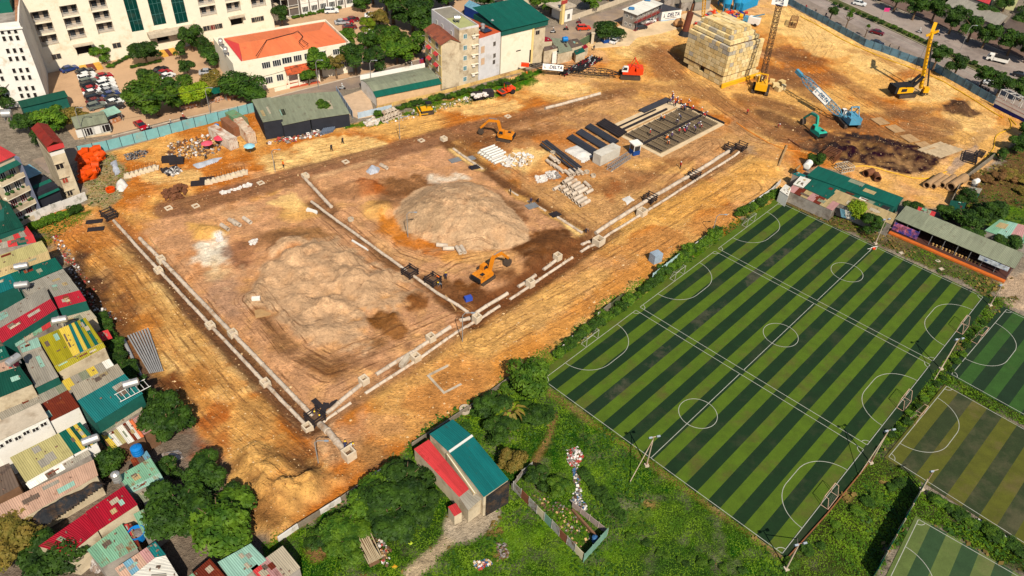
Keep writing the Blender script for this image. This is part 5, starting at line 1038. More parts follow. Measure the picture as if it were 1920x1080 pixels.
shack('kiosk','tiny red-roofed kiosk below the red roof of the meadow house',[(quadz([(840,950),(855,943),(866,960),(852,968)],2.2),'red2',2)],STAINED,'kiosk')
RUSTY = [mat('fence_zinc',C(170,168,160),var=.3,stain=C(120,90,66),stain_amt=.5,stain_scale=1),mat('fence_rust',C(140,84,60),var=.3),mat('fence_mint',C(120,160,140),var=.25,stain=C(150,120,90),stain_amt=.3),mat('fence_cream',C(214,200,166),var=.25)]
fence('tin_fence','patched tin fence, long left side of the rubble enclosure in the meadow',[(962,918),(1006,962),(1092,1050)],1.8,1.5,RUSTY[0],mats=[RUSTY[0],RUSTY[1],RUSTY[0],RUSTY[3],RUSTY[2]],jitter=.15); fence('tin_fence','mint green tin fence, short end of the rubble enclosure in the meadow',[(1094,1053),(1138,1004)],1.9,1.5,RUSTY[2],jitter=.1)
fence('tin_fence','low wire and board fence, far side of the rubble enclosure',[(1138,1002),(1072,950)],1.2,1.6,mat('fence_board',C(180,160,150),var=.3)); fence('tin_fence','broken white tin fence between meadow house and rubble enclosure',[(960,915),(978,892),(998,876)],1.3,1.5,RUSTY[0],jitter=.3)
fence('brick_ledge','low brown brick ledge inside the rubble enclosure',[(1072,957),(1120,1010)],.5,2,BRNW,cat='wall',posts=False,th=.3)
tank(1114,1016,0.0,'small blue bin in the corner of the rubble enclosure',r=.4,L_=.9,lying=False,m=mat('bin_blue',C(60,110,160)))
RUB = mat('rubbish_white',C(214,204,198),var=.8,scale=2.5,fine=14,bump=1,stain=C(150,120,120),stain_amt=.6,stain_scale=2)
def litter(name,label,outline,n,cols,z0=0.0,size=(.1,.35),hmax=.5,cat='rubbish',seed=1):
    """scatter of small uneven pieces, one countless mass"""
    rr = np.random.default_rng(seed); P = GN(outline,z0); c = P.mean(0); lo,hi = P.min(0),P.max(0); objs = []
    for ci,cc in enumerate(cols):
        mb = MB(); k = 0
        while k < n//len(cols):
            x,y = rr.uniform(lo[0],hi[0]),rr.uniform(lo[1],hi[1])
            d = sdist(np.array([x]),np.array([y]),P)[0]
            if d < 0: k += .05; continue
            s = rr.uniform(*size); z = (hz(x,y) if z0 == 0 else z0)
            mb.box((x-c[0],y-c[1],z+s*.3+rr.uniform(0,hmax)*min(1,d*.7)),(s,s*rr.uniform(.4,1.2),s*rr.uniform(.25,.8)),rr.uniform(0,3),rr.uniform(-.5,.5),rr.uniform(-.5,.5)); k += 1
        if mb.v: objs.append((mb,cc))
    if len(objs) == 1: o = objs[0][0].build(name,objs[0][1])
    else:
        mb = MB(); mats_ = []; mi = []
        for m_,cc in objs:
            o0 = len(mb.f); mb.add(m_.v,m_.f); mats_.append(cc); mi += [len(mats_)-1]*len(m_.f)
        o = mb.build(name,mats_[0])
        for q in mats_[1:]: o.data.materials.append(q)
        o.data.polygons.foreach_set('material_index',mi)
    o.location = (c[0],c[1],0); stuff(o); return tag(o,label,cat)
LW = mat('litter_white',C(232,224,214),var=.15); LB = mat('litter_brown',C(120,90,66),var=.4); LG = mat('litter_grey',C(150,142,136),var=.3); LBL = mat('litter_blue',C(70,110,150),var=.2); LR = mat('litter_red',C(180,70,60),var=.2); LY = mat('litter_tan',C(214,176,120),var=.3)
litter('rubbish','heap of white rubbish bags in the meadow above the enclosure',[(1062,845),(1085,838),(1094,855),(1082,878),(1065,870)],260,[LW,LG,LW,LB,LR],hmax=.35)
litter('rubbish','trail of rubbish running down to the enclosure fence',[(1073,878),(1086,880),(1090,930),(1102,955),(1090,965),(1070,940),(1076,910)],260,[LW,LG,LB,LBL],seed=2)
litter('rubble','rubble and boards inside the enclosure',[(1005,935),(1030,930),(1070,955),(1110,1005),(1090,1030),(1040,980)],120,[LB,LB,LY,LG],size=(.1,.3),hmax=.2,seed=3); litter('rubbish','burnt rubbish heap beside the bamboo hut in the meadow',[(675,1000),(700,1000),(735,1030),(725,1062),(700,1050),(680,1035)],240,[LB,LG,LW,LY,LR],seed=4)
litter('rubbish','dark rubbish heap at the bottom of the meadow right of the path',[(930,1018),(952,1018),(955,1045),(935,1048)],90,[LB,LG],seed=5); litter('rubbish','coloured rubbish scatter near the bottom edge of the meadow',[(885,1055),(915,1048),(925,1058),(895,1070)],80,[LW,LY,LBL,LR],seed=6)
litter('rubbish','debris strewn along the dark bank beside the tin houses',[(95,445),(110,440),(150,500),(200,580),(230,600),(200,615),(150,545)],420,[LW,LB,LR,LG,LB],seed=7,size=(.1,.4),hmax=.2)
b = Bld('bamboo_hut','small hut roofed with loose bamboo poles in the meadow',(692,1068),(716,1056),3.5,1.8,cat='hut'); b.box('wall',BRNW,.2,b.W-.2,.2,3.3,0,1.7)
for k in range(12): MB().tube([(b.W*k/11,-.3,1.75+random.uniform(0,.1)),(b.W*k/11+random.uniform(-.3,.3),3.8,1.95)],.07,6).build('bamboo_pole',mat('bamboo',C(196,176,140),var=.2),b.t)
# ------------------------------------------------------------------ green shacks and long canteen shed beside the pitches
GS = 'tin shacks between the site and the pitches'
def rs(label,panels,wall=GREYW,**k): return shack('tin_shack',label,panels,wall,cat='shack',group=GS,**k)
rs('long dark green tin roof at the back of the shacks facing the site',[(quadz([(1534,311),(1695,371),(1678,388),(1513,329)],[3.6,3.6,3.3,3.3]),'green',10)],GRNW); rs('square green tin roof next to the white sheet roof',[(quadz([(1525,336),(1577,353),(1553,373),(1507,352)],3.2),'green',4)]); rs('square white sheet roof among the green shacks',[(quadz([(1501,330),(1521,337),(1506,352),(1487,345)],3.3),'white',2)])
rs('rusty corrugated shack closest to the pitch corner',[(quadz([(1488,346),(1576,380),(1561,395),(1477,357)],[3,3,2.7,2.7]),['rosy','rust','tan','rosy','rust','tan','rosy'],1)]); rs('white box hut at the corner of the pitches',[(quadz([(1473,345),(1484,352),(1478,368),(1462,357)],2.8),'white',2)],WHITE)
rs('tan tin roof joining the shacks to the long canteen shed',[(quadz([(1568,355),(1682,402),(1672,421),(1554,373)],[3.3,3.3,3,3]),'tan',8)]); rs('teal patched roof between white sheet and back green roof',[(quadz([(1496,322),(1512,329),(1503,333),(1486,326)],3.0),'teal',2)])
rs('narrow strip of broken green sheets and white panels behind the tan roof',[(quadz([(1578,350),(1672,388),(1662,395),(1570,357)],2.8),['green','black','green','white','greygr','green','black'],1)])
rs('small low roof of red and green sheets behind the canteen shed',[(quadz([(1722,386),(1755,398),(1750,409),(1717,393)],2.6),['red2','mint','greygr','red2'],1)]); rs('patchwork mint and rust roof at the right edge beyond the hedge',[(quadz([(1875,411),(1960,432),(1960,470),(1846,432)],[3.4,3.4,3,3]),['mint','mint2','rosy','mint','tan'],1)],GREYW)
A = G(1672,421,3.4); b = Bld('canteen_shed','long open canteen shed with grey roof and orange plinth beside the pitch',(1672,428),(1889,520),5.4,3.2,z=0.8,cat='shed'); W = b.W
b.box('plinth',mat('orange_plinth',C(214,110,40),var=.25),0,W,-1.2,5.4,0,.35); b.box('floor',mat('canteen_floor',C(84,52,44),var=.3),0,W,-.4,5.3,.35,.37); b.box('back_wall',BRNW,0,W,5.2,5.4,.35,2.9)
sheets_local(b.t,[(-.2,5.8,3.7),(W+.3,5.8,3.7),(W+.3,.2,3.0),(-.2,.2,3.0)],'greygr',14)
for k in range(10): x = W*k/9.02; MB().bx(x-.06,x+.06,.4,.52,.35,3.0).build('post',STEELG,b.t)
b.box('banner',mat('banner_print',C(214,120,130),var=.9,scale=1.2,fine=3,stain=C(60,70,160),stain_amt=.7,stain_scale=.9),.1,5.2,-.1,.1,.6,2.4); b.box('banner',mat('banner_white',C(214,222,226),var=.6,scale=1.5,stain=C(60,90,140),stain_amt=.4,stain_scale=1),W-6,W-.5,-.1,.05,2.0,2.9)
WOOD = mat('wood_light',C(206,164,100),var=.2); DWOOD = mat('wood_dark',C(64,44,36),var=.2)
def table_set(px,py,label):
    p = b.t.matrix_basis @ Vector((px,py,.37)); t = thing('canteen_table',label,'table',p,b.rz,'canteen tables')
    MB().bx(-1,1,-.45,.45,.70,.76).build('table_top',DWOOD,t)
    for x in (-.85,.85):
        for y in (-.35,.35): MB().bx(x-.04,x+.04,y-.04,y+.04,0,.7).build('leg',DWOOD,t)
    return t
ordn = ['first','second','third','fourth','fifth']
for k in range(5):
    cx = 9+k*(W-14)/4.6; table_set(cx,1.8,'dark dining table under the grey canteen roof, %s from the banner end' % ordn[k])
    for q in range(6):
        x = cx+(q % 3-1)*.7; y = 1.8+(-.95 if q < 3 else .95); p = b.t.matrix_basis @ Vector((x,y,.37))
        s = MB(); s.lathe((0,0,0),[(.16,0),(.13,.2),(.19,.40),(.19,.46)],8); o = s.build('stool',WOOD); o.location = p; tag(o,'light wooden stool at the %s canteen table from the banner end' % ordn[k],'stool','stools at the %s canteen table' % ordn[k])
rs('printed advertising hoardings leaning at the shack behind the tree',[(quadz([(1566,388),(1612,402),(1616,416),(1568,404)],[2.6,2.6,.6,.6]),['black','blue','white','blue','olive2'],1)],walls=False)
tank(1512,318,3.0,'white plastic tank lying on the shacks beside the timber',r=.8,L_=2.0,m=WHITE,rz=1.0); tank(1826,348,2.5,'white plastic tank on the little platform by the right boundary',r=.6,L_=1.4,m=WHITE,rz=.6)
rs('small grey platform roof carrying a white tank at the right boundary',[(quadz([(1822,350),(1842,354),(1836,363),(1814,354)],2.3),'grey',2)],GRNW)
rs('green tarpaulin hut half hidden in the trees behind the canteen',[(quadz([(1783,375),(1812,380),(1806,398),(1778,392)],2.4),'dkgreen',3)],GRNW)
# ------------------------------------------------------------------ pitch furniture
NETM = mat('goal_net_white',C(130,134,118),var=.1)
GOALW = mat('goal_white',C(178,174,160),var=.1)
def goal(F,u,v,s,label,m=GOALW):
    a = F(u,v-1.55); bb = F(u,v+1.55); t = thing('football_goal',label,'goal',F(u,v,.03),math.atan2(bb.y-a.y,bb.x-a.x),'football goals'); y = 1.1*s
    MB().tube([(-1.55,0,0),(-1.55,0,2.05)],.045,8).build('post',m,t); MB().tube([(1.55,0,0),(1.55,0,2.05)],.045,8).build('post',m,t); MB().tube([(-1.6,0,2.05),(1.6,0,2.05)],.045,8).build('crossbar',m,t)
    for x in (-1.55,1.55): MB().tube([(x,0,2.05),(x,y*.5,2.0),(x,y,.05),(x,0,.05)],.04,6).build('net_stay',m,t)
    MB().tube([(-1.55,y,.05),(1.55,y,.05)],.04,6).build('base_bar',m,t); nb = MB()
    for k in range(11): x = -1.5+k*.3; nb.tube([(x,.02,2.03),(x,y*.5,1.98),(x,y,.06)],.004,3,cap=False)
    for k in range(7): z = .2+k*.28; nb.tube([(-1.5,y*(1-.5*z/2),z),(1.5,y*(1-.5*z/2),z)],.004,3,cap=False)
    nb.build('net',NETM,t)
nm = ['nearest','middle','farthest']
RGOAL = mat('goal_rusty_white',C(214,176,150),var=.2)
for k in range(3):
    Fk = lambda u,v,z=0.0,k=k: TP(u,v+k*(TW+TG),z)
    goal(Fk,0,TW/2,1,'white goal at the site end of the %s striped pitch' % nm[k]); goal(Fk,TL,TW/2,-1,'pinkish white goal at the right end of the %s striped pitch' % nm[k],RGOAL)
goal(F4,0,W4/2,1,'pinkish goal of the dark green pitch at the right edge',RGOAL); goal(F5,0,W5/2,1,'pinkish goal of the faded olive pitch',RGOAL)
RUSTP = mat('mast_paint',C(200,180,156),var=.25,stain=C(150,90,60),stain_amt=.4); LAMP = mat('floodlight_grey',C(150,160,170),var=.1)
def mast(label,base,h,stay=None,arms=2):
    p = G(*base); t = thing('floodlight_mast',label,'floodlight',p,.3,'floodlight masts'); MB().tube([(0,0,0),(0,0,h)],.11,8,r2=.07).build('pole',RUSTP,t); MB().tube([(-.7,0,h),(.7,0,h)],.05,6).build('crossarm',RUSTP,t)
    for k in range(arms): x = -.6+1.2*k/max(1,arms-1); MB().box((x,-.15,h+.15),(.5,.25,.4),0,.5).build('floodlight',LAMP,t)
    if stay: q = G(*stay)-p; c,s_ = math.cos(-.3),math.sin(-.3); q = Vector((q.x*c-q.y*s_,q.x*s_+q.y*c,0)); MB().tube([q,(0,0,h*.9)],.06,6).build('stay',RUSTP,t)
    MB().bx(-.3,.3,-.3,.3,-.1,.25).build('footing',CONCM,t)
mast('twin-pole floodlight mast on the meadow side of the nearest pitch',(1212,873),6.5,(1181,904)); mast('floodlight mast with two stays between the striped and olive pitches',(1632,868),7.5,(1609,893)); mast('floodlight mast by the right edge of the middle striped pitch',(1764,692),7.0,(1752,712)); mast('leaning floodlight mast at the near right corner of the striped pitch',(1474,1067),6.0,(1495,1010))
mast('floodlight mast beside the canteen shed and centre line',(1641,457),6.0); mast('floodlight pole at the far right corner of the striped pitches',(1856,573),5,arms=1); mast('thin pole at the end of the green net between olive and bottom pitches',(1728,918),4.5,arms=1)
GNET = mat('green_net',C(10,92,70),var=.2); fence('net_fence','tall dark green net fence between the scrub and the bottom right pitch',[(1725,920),(1700,965),(1635,1085)],2.6,3.5,GNET,post=RUSTP,th=.05)
fence('pipe_rail','low rusty rail along the right end of the striped pitches',[(1478,1045),(1550,965),(1628,870)],.35,5,mat('rail_rust',C(150,96,60),var=.3),th=.12,posts=False,cat='rail'); fence('white_rail','white concrete kerb rail beyond the olive pitch',[(1832,975),(1915,1028),(1990,1075)],.4,6,FRAME,th=.2,posts=False,cat='rail')
fence('pitch_edge_fence','broken concrete wall with gaps between the site and the pitches',[(1040,668),(1072,640),(1120,600),(1165,562)],1.3,3.2,WHW,mats=[WHW,mat('wall_dirty',C(140,128,110),var=.4),mat('wall_mossy',C(92,96,66),var=.4)],jitter=.5,cat='wall',th=.2)
fence('tin_fence','pale blue corrugated tin fence above the nearest striped pitch',[(1222,527),(1271,489)],1.9,1.6,mat('fence_ice',C(176,206,204),var=.15,stain=C(140,120,100),stain_amt=.3)); fence('wall_stub','thin white wall rail along the middle of the pitch boundary hedge',[(1300,466),(1330,443),(1345,432)],1.2,4,WHW,cat='wall',posts=False,th=.15); fence('wall_stub','white wall pieces at the top of the pitch boundary near the shacks',[(1395,395),(1445,362),(1462,345)],1.2,4,WHW,cat='wall',posts=False,th=.15)
fence('boundary_wall','low pale wall between the site bottom corner and the meadow',[(522,1016),(560,990),(640,940),(722,882)],1.0,4,WHW,mats=[WHW,mat('wall_dirty',C(1,1,1))],cat='wall',posts=False,th=.2); fence('boundary_wall','dark low wall beside the meadow house along the site',[(772,838),(880,768),(960,710)],.9,4,mat('wall_dirty',C(1,1,1)),cat='wall',posts=False,th=.2)
o = MB().lathe((0,0,0),[(.9,0),(.9,.5),(.7,.5),(.7,.2)],16).build('concrete_ring',CONCM); o.location = S(872,770); tag(o,'round concrete ring at the site edge above the meadow house','ring')
# site hoardings
TEALF = mat('hoarding_teal',C(128,184,184),var=.18,stain=C(150,170,160),stain_amt=.3,stain_scale=.4); BLUEF = mat('hoarding_blue',C(110,150,170),var=.18,stain=C(80,104,118),stain_amt=.4,stain_scale=.4); FPOST = mat('hoarding_post',C(64,84,92),var=.1)
fence('street_hoarding','long pale teal panel hoarding along the street behind the scrap yard',[(150,292),(205,281),(345,245),(432,222),(482,208)],2.4,2.6,TEALF,post=FPOST); fence('avenue_hoarding','long blue-grey panel hoarding between the site and the avenue',[(1470,4),(1620,86),(1752,133),(1862,195)],2.2,2.8,BLUEF,post=FPOST)
YHOSE = mat('yellow_hose',C(240,186,30),var=.1,rough=.5)
def hose(label,pts,r=.12,m=YHOSE,name='hose'):
    P = [S(*p)+Vector((0,0,r)) for p in pts]; Q = []
    for i in range(len(P)-1):
        for k in range(4): t_ = k/4; a = P[max(0,i-1)]; b_ = P[i]; c = P[i+1]; d = P[min(len(P)-1,i+2)]; q = .5*((2*b_)+(c-a)*t_+(2*a-5*b_+4*c-d)*t_*t_+(3*b_-a-3*c+d)*t_**3); Q.append(Vector((q.x,q.y,hz(q.x,q.y)+r)))
    Q.append(P[-1]); o = MB().tube(Q,r,6).build(name,m); return tag(o,label,name)
hose('thick yellow hose curving past the steel frames at the right boundary',[(1600,312),(1650,318),(1700,332),(1740,335),(1775,322)]); hose('yellow hose looping down from the right gate corner',[(1905,235),(1892,222),(1895,240),(1868,255),(1862,280),(1845,295)]); hose('yellow hose along the foot of the avenue hoarding',[(1500,30),(1540,52),(1600,85),(1680,118),(1740,140),(1800,172),(1860,210),(1880,222)],.13)
hose('orange hose beside the dark excavation near the teal excavator',[(1440,268),(1380,230),(1430,262),(1470,280),(1500,284)],.1,mat('orange_hose',C(230,140,50)))
b = Bld('site_gate','white steel gate frame with navy blue skirt at the right edge by the avenue',(1862,200),(1960,250),1.2,5,cat='gate'); W = b.W
b.box('skirt',mat('navy_skirt',C(28,36,110),var=.1),0,W,-.1,.1,0,1.0); b.box('white_panel',WHITE,0,W,-.12,.12,1.0,2.8)
for z in (1.9,2.85): b.box('red_line',LR,0,W,-.15,-.12,z,z+.07)
for k in range(8): x = W*k/7; MB().bx(x-.08,x+.08,-.08,.08,2.8,5).build('upright',FRAME,b.t); MB().beam((x,0,5),(x,3.2,4.4),.1).build('brace',FRAME,b.t); MB().beam((x,3.2,4.4),(x,3.2,0),.1).build('rear_post',FRAME,b.t)
b.box('top_rail',FRAME,0,W,-.07,.07,5,5.14); b.box('rear_rail',FRAME,0,W,3.15,3.28,4.4,4.52)
fence('right_boundary','pale weathered wall along the scrub at the right boundary',[(1862,297),(1800,345),(1780,385)],1.6,4,mat('wall_dirty',C(1,1,1)),cat='wall',posts=False,th=.2)
# avenue far side: long yellow wall and houses
fence('avenue_wall','long yellow rendered wall along the far side of the avenue',[(1660,-22),(1760,28),(1920,96),(1990,126)],2.6,8,mat('ochre_wall',C(196,176,104),var=.2,stain=C(150,132,80),stain_amt=.4),cat='wall',th=.25,posts=False)
b = Bld('pale_green_house','pale green house with white windows behind the avenue trees, top right',(1858,12),(1900,20),8,8,cat='house'); b.box('wall',W_('palegreen',C(206,206,150),var=.1),0,b.W,0,b.D,0,7); b.box('roof_slab',CREAM,-.3,b.W+.3,-.3,b.D,7,7.3)
for k in range(2): win(b.t,'F',b.W*(.3+.45*k),4.8,1.8,1.6,b.WD,bars=2)
shack('far_roof','long grey tin roof behind the avenue trees, top right',[(quadz([(1790,-10),(1890,30),(1870,48),(1770,8)],4.5),'grey',8)],GREYW,'roof'); shack('far_roof','red tin roof at the top edge above the avenue',[(quadz([(1820,-20),(1862,-8),(1855,8),(1815,-6)],5),'red2',3)],GREYW,'roof'); shack('far_roof','dark grey roof at the top right corner behind the trees',[(quadz([(1900,25),(1980,60),(1960,85),(1880,50)],4.5),'brown',5)],GREYW,'roof')
b = Bld('street_gatehouse','white gatehouse with yellow pillar and red sign across the street',(1058,42),(1072,38),6,5,cat='gatehouse'); b.box('wall',WHITE,0,b.W,0,b.D,0,4.2); b.box('roof_slab',CONCM,-3,b.W+1,-.5,b.D,4.3,4.8); MB().bx(-2.2,-1.2,-1,0,0,8).build('pillar',YELW,b.t); b.box('sign',LR,-3,-.5,-1.1,-1.0,6.5,7.6); win(b.t,'F',b.W*.5,1.6,1.2,1.8,b.WD)
fence('institute_wall','pale low wall with pillars across the street behind the bike park',[(1072,38),(1140,14),(1200,-8)],1.6,4,CREAM2,cat='wall',th=.2); fence('institute_wall','bluish low wall across the street below the tree row',[(680,118),(760,100),(800,92)],1.4,4,mat('wall_blueish',C(150,140,146),var=.2),cat='wall',th=.2)
panel_on('upright red, white and blue shop sign by the yellow house','shop_sign',(786,134),(797,128),3.4,mat('sign_red',C(206,60,56),var=.3,stain=C(40,90,170),stain_amt=.6,stain_scale=.5),cat='sign')
shack('far_hall','blue-walled lane building behind the tall houses, top edge',[(quadz([(880,0),(905,12),(895,22),(870,10)],3),'blue',3)],W_('blue',C(24,60,140)),'building'); shack('far_hall','pale terrace roofs at the top edge beyond the green roof',[(quadz([(930,-14),(1040,-30),(1050,-12),(945,2)],4),['pink','grey','pink','beige'],1)],STAINED,'building')
ORD = ['first','second','third','fourth','fifth','sixth','seventh','eighth','ninth','tenth']
# ------------------------------------------------------------------ drainage lines: concrete pipe lengths, collars and manhole boxes
PIPEC = mat('pipe_concrete',C(214,196,174),var=.2,scale=1.2,stain=C(170,140,110),stain_amt=.4,stain_scale=.5,rnd=.08)
BOXC = mat('manhole_concrete',C(226,206,176),var=.18,scale=1); INNER = mat('manhole_inside',C(110,84,62),var=.3)
def pipeline(name,label,pts,r,seg=2.5,cover=0.0,gaps=0.0,collar=True,seed=0):
    """line of separate pipe lengths laid in a trench along photograph pixels"""
    rr = random.Random(seed); P = [S(*p) for p in pts]; t = thing(name,label,'pipeline',(P[0].x,P[0].y,0)); o = Vector((P[0].x,P[0].y,0))
    for a,b in zip(P,P[1:]):
        L_ = (b-a).length; n = max(1,round(L_/seg)); d = (b-a)/n
        for k in range(n):
            if gaps and rr.random() < gaps: continue
            p,q = a+d*k,a+d*(k+1); zp = hz(p.x,p.y)+r-cover; zq = hz(q.x,q.y)+r-cover; jz = rr.uniform(-.03,.03)
            p = Vector((p.x,p.y,zp+jz))-o; q = Vector((q.x,q.y,zq+jz))-o; e = (q-p).normalized()
            m_ = MB().tube([p+e*.03,q-e*.06],r,12)
            if collar: m_.tube([q-e*.30,q-e*.07],r*1.14,12)
            m_.build('pipe_length',PIPEC,t,smooth=False)
    return t
def manhole(label,px,py,s=1.3,h=1.1,rz=None,lid=False,sink=.25):
    p = S(px,py); t = thing('manhole_box',label,'manhole',(p.x,p.y,p.z-sink),RZ1 if rz is None else rz,'concrete manhole boxes'); w = .22
    m_ = MB(); m_.bx(-s/2,s/2,-s/2,-s/2+w,0,h); m_.bx(-s/2,s/2,s/2-w,s/2,0,h); m_.bx(-s/2,-s/2+w,-s/2+w,s/2-w,0,h); m_.bx(s/2-w,s/2,-s/2+w,s/2-w,0,h); m_.build('box_wall',BOXC,t)
    MB().bx(-s/2+w,s/2-w,-s/2+w,s/2-w,0,h*.45).build('box_floor',INNER,t)
    if lid: MB().bx(-s/2-.1,s/2+.1,-s/2-.1,s/2+.1,h,h+.12).bx(-.35,.35,-.35,.35,h+.12,h+.16).build('cover_slab',BOXC,t)
RZ1 = heading((215,420),(577,805))
pipeline('pipe_line','outer concrete pipe line down the left side of the site',[(214,416),(300,510),(396,613),(498,721),(575,800)],.29)
pipeline('pipe_line','inner thicker concrete pipe line down the left side of the site',[(263,450),(303,490),(437,628),(588,785)],.34)
pipeline('pipe_line','short concrete pipe row behind the sand heap at the brown haul road',[(573,338),(622,391)],.34); pipeline('pipe_line','long concrete pipe line between the two sand heaps',[(584,380),(688,456),(768,514),(822,553),(878,592)],.28)
pipeline('pipe_line','half-buried pipe line, upper of the pair at the front edge',[(612,778),(682,718),(772,662),(808,638),(880,597)],.34,cover=.2,gaps=.12,seed=3); pipeline('pipe_line','half-buried pipe line, lower of the pair at the front edge',[(604,792),(735,706),(782,675),(892,602)],.28,cover=.25,gaps=.1,seed=4)
pipeline('pipe_line','broken muddy pipe row, upper one in the wet trench',[(892,590),(990,528),(1046,487),(1105,452)],.34,cover=.22,gaps=.35,seed=5); pipeline('pipe_line','broken muddy pipe row, lower one in the wet trench',[(898,602),(992,538),(1118,456)],.28,cover=.2,gaps=.35,seed=6)
pipeline('pipe_line','thick clean concrete pipe line running to the upper right',[(1116,443),(1217,376),(1300,328),(1370,284)],.42); pipeline('pipe_line','thin clean concrete pipe line running beside the thick one',[(1126,452),(1202,404),(1300,342),(1385,288)],.28); pipeline('pipe_line','sand-bedded pipe row from the manhole behind the grey mound',[(1022,206),(1125,178)],.38)
pipeline('pipe_line','narrow sanded pipe run between grey mound and pipe store',[(850,280),(905,318)],.3,cover=.2); pipeline('pipe_line','narrow sanded pipe run ending at the clean pipe corner',[(1045,408),(1092,438)],.3,cover=.2); pipeline('pipe_line','middle of the narrow sanded pipe run beside the drain pit',[(955,357),(1042,406)],.24,cover=.2,gaps=.2,seed=9); pipeline('pipe_line','short pipe stub from the front corner manhole to the last box',[(600,798),(650,852)],.5,cover=.1)
for px,py,lab,kw in ((298,510,'concrete manhole on the outer left pipe line, upper one',{}),(395,613,'concrete manhole on the outer left pipe line, middle one',{}),(498,721,'concrete manhole on the outer left pipe line, lower one',{}),(577,804,'concrete manhole beside the black formwork box, front corner',{}),(303,490,'concrete manhole on the inner left pipe line, upper one',{}),(437,628,'concrete manhole on the inner left pipe line, lower one',{}),
                        (655,858,'last tall manhole box beside the crouching workers at the front corner',dict(s=1.6,h=1.6,sink=0)),(683,718,'concrete manhole on the front pipe line nearest the black formwork',dict(h=1.3,sink=.1)),(808,638,'concrete manhole on the upper front pipe line right of the sand heap',dict(h=1.3,sink=.1)),(780,675,'concrete manhole on the lower front pipe line beside brown mud',dict(h=1.3,sink=.1)),(894,602,'concrete manhole where the front pipe line meets the wet trench',dict(h=1.5,sink=.1)),
                        (994,536,'concrete manhole on the edge of the wet trench below the orange excavator',dict(h=1.5,sink=.1)),(1045,487,'concrete manhole in the middle of the wet trench',dict(h=1.3,sink=.1)),(1122,457,'large concrete manhole at the corner of the clean pipe lines',dict(s=1.9,h=1.7,sink=.1)),(1203,403,'concrete manhole on the thin clean pipe line',dict(s=1.7,h=1.5,sink=.1)),
                        (573,333,'concrete manhole at the top of the short pipe row',{}),(832,263,'concrete manhole at the head of the sanded pipe run',{}),(316,391,'flush manhole on the brown haul road, leftmost',dict(h=.5)),(367,387,'flush manhole on the brown haul road, second from left',dict(h=.5)),(489,344,'flush manhole on the brown haul road, third from left',dict(h=.5)),(648,304,'flush manhole on the brown haul road below the walking men',dict(h=.5)),(790,264,'flush manhole on the brown haul road left of the sanded run head',dict(h=.5)),(952,219,'flush manhole on the brown haul road right of the orange excavator',dict(h=.5))):
    manhole(lab,px,py,**kw)
FORM = mat('formwork_black',C(48,42,44),var=.3); TIMB = mat('timber',C(190,150,100),var=.25,rnd=.1); REB = mat('rebar_rust',C(124,78,50),var=.3); STEELD = mat('dark_steel',C(66,66,72),var=.25,rnd=.15)
def formbox(label,px,py,s=2.0,h=1.4,rz=.9,m=FORM):
    p = S(px,py); t = thing('formwork_cage',label,'formwork',p,rz,'dark formwork cages')
    for x in (-1,1):
        for y in (-1,1): MB().bx(x*s/2-.08,x*s/2+.08,y*s/2-.08,y*s/2+.08,0,h+.3).build('upright',m,t)
    for z in (.3,h*.6,h):
        for y in (-1,1): MB().bx(-s/2-.3,s/2+.3,y*s/2-.06,y*s/2+.06,z,z+.14).build('wale',m,t); MB().bx(y*s/2-.06,y*s/2+.06,-s/2-.3,s/2+.3,z+.15,z+.28).build('wale',m,t)
    MB().bx(-s/2+.1,s/2-.1,-s/2+.1,s/2-.1,0,h*.5).build('inner_box',INNER,t)
for px,py,lab in ((592,790,'black formwork box at the front corner of the site'),(769,516,'dark formwork cage on the pipe line between the heaps, left one'),(812,532,'dark formwork cage on the pipe line between the heaps, right one'),(1218,377,'dark formwork cage on the thick clean pipe line, lower one'),(1300,335,'dark formwork cage on the clean pipe lines, middle one'),(1367,283,'dark formwork cage at the upper end of the thick pipe line'),(1388,280,'dark formwork cage at the upper end of the thin pipe line'),(206,408,'dark formwork cage at the upper end of the left pipe lines')):
    formbox(lab,px,py)
def slab(name,label,px,py,size,m,rz=0.0,dz=.05,cat=None,group=None,tilt=0.0):
    p = S(px,py); o = MB().box((0,0,size[2]/2),size,0,tilt).box((0,0,size[2]+.02),(size[0]*.9,.05,.04)).build(name,m); o.location = (p.x,p.y,p.z+dz); o.rotation_euler = (0,0,rz); return tag(o,label,cat or name.replace('_',' '),group)
for px,py,rz,lab in ((595,757,2.4,'upper left'),(608,766,1.5,'upright middle'),(622,759,.7,'upper right')): slab('steel_sheet','dark panel lying at the front corner formwork, %s one' % lab,px,py,(2.2,.9,.08),FORM,rz,group='dark panels at the front corner')
for px,py,lab in ((177,416,'upper'),(180,430,'lower')): slab('steel_sheet','dark panel on the sand left of the pipe ends, %s one' % lab,px,py,(3,1.3,.1),FORM,.3)
for px,py,lab,m_ in ((853,301,'grey square cover plate beside the sanded run, left',STEELG),(885,297,'round-cornered pale steel plate beside the sanded run',STEELG),(890,314,'dark plate at the lower end of the sanded run',FORM),(997,387,'grey plate under the workers at the drain pit',STEELG),(1042,402,'black pit plate rimmed white on the sanded run',FORM)): slab('cover_plate',lab,px,py,(2.6,1.7,.12),m_,.6)
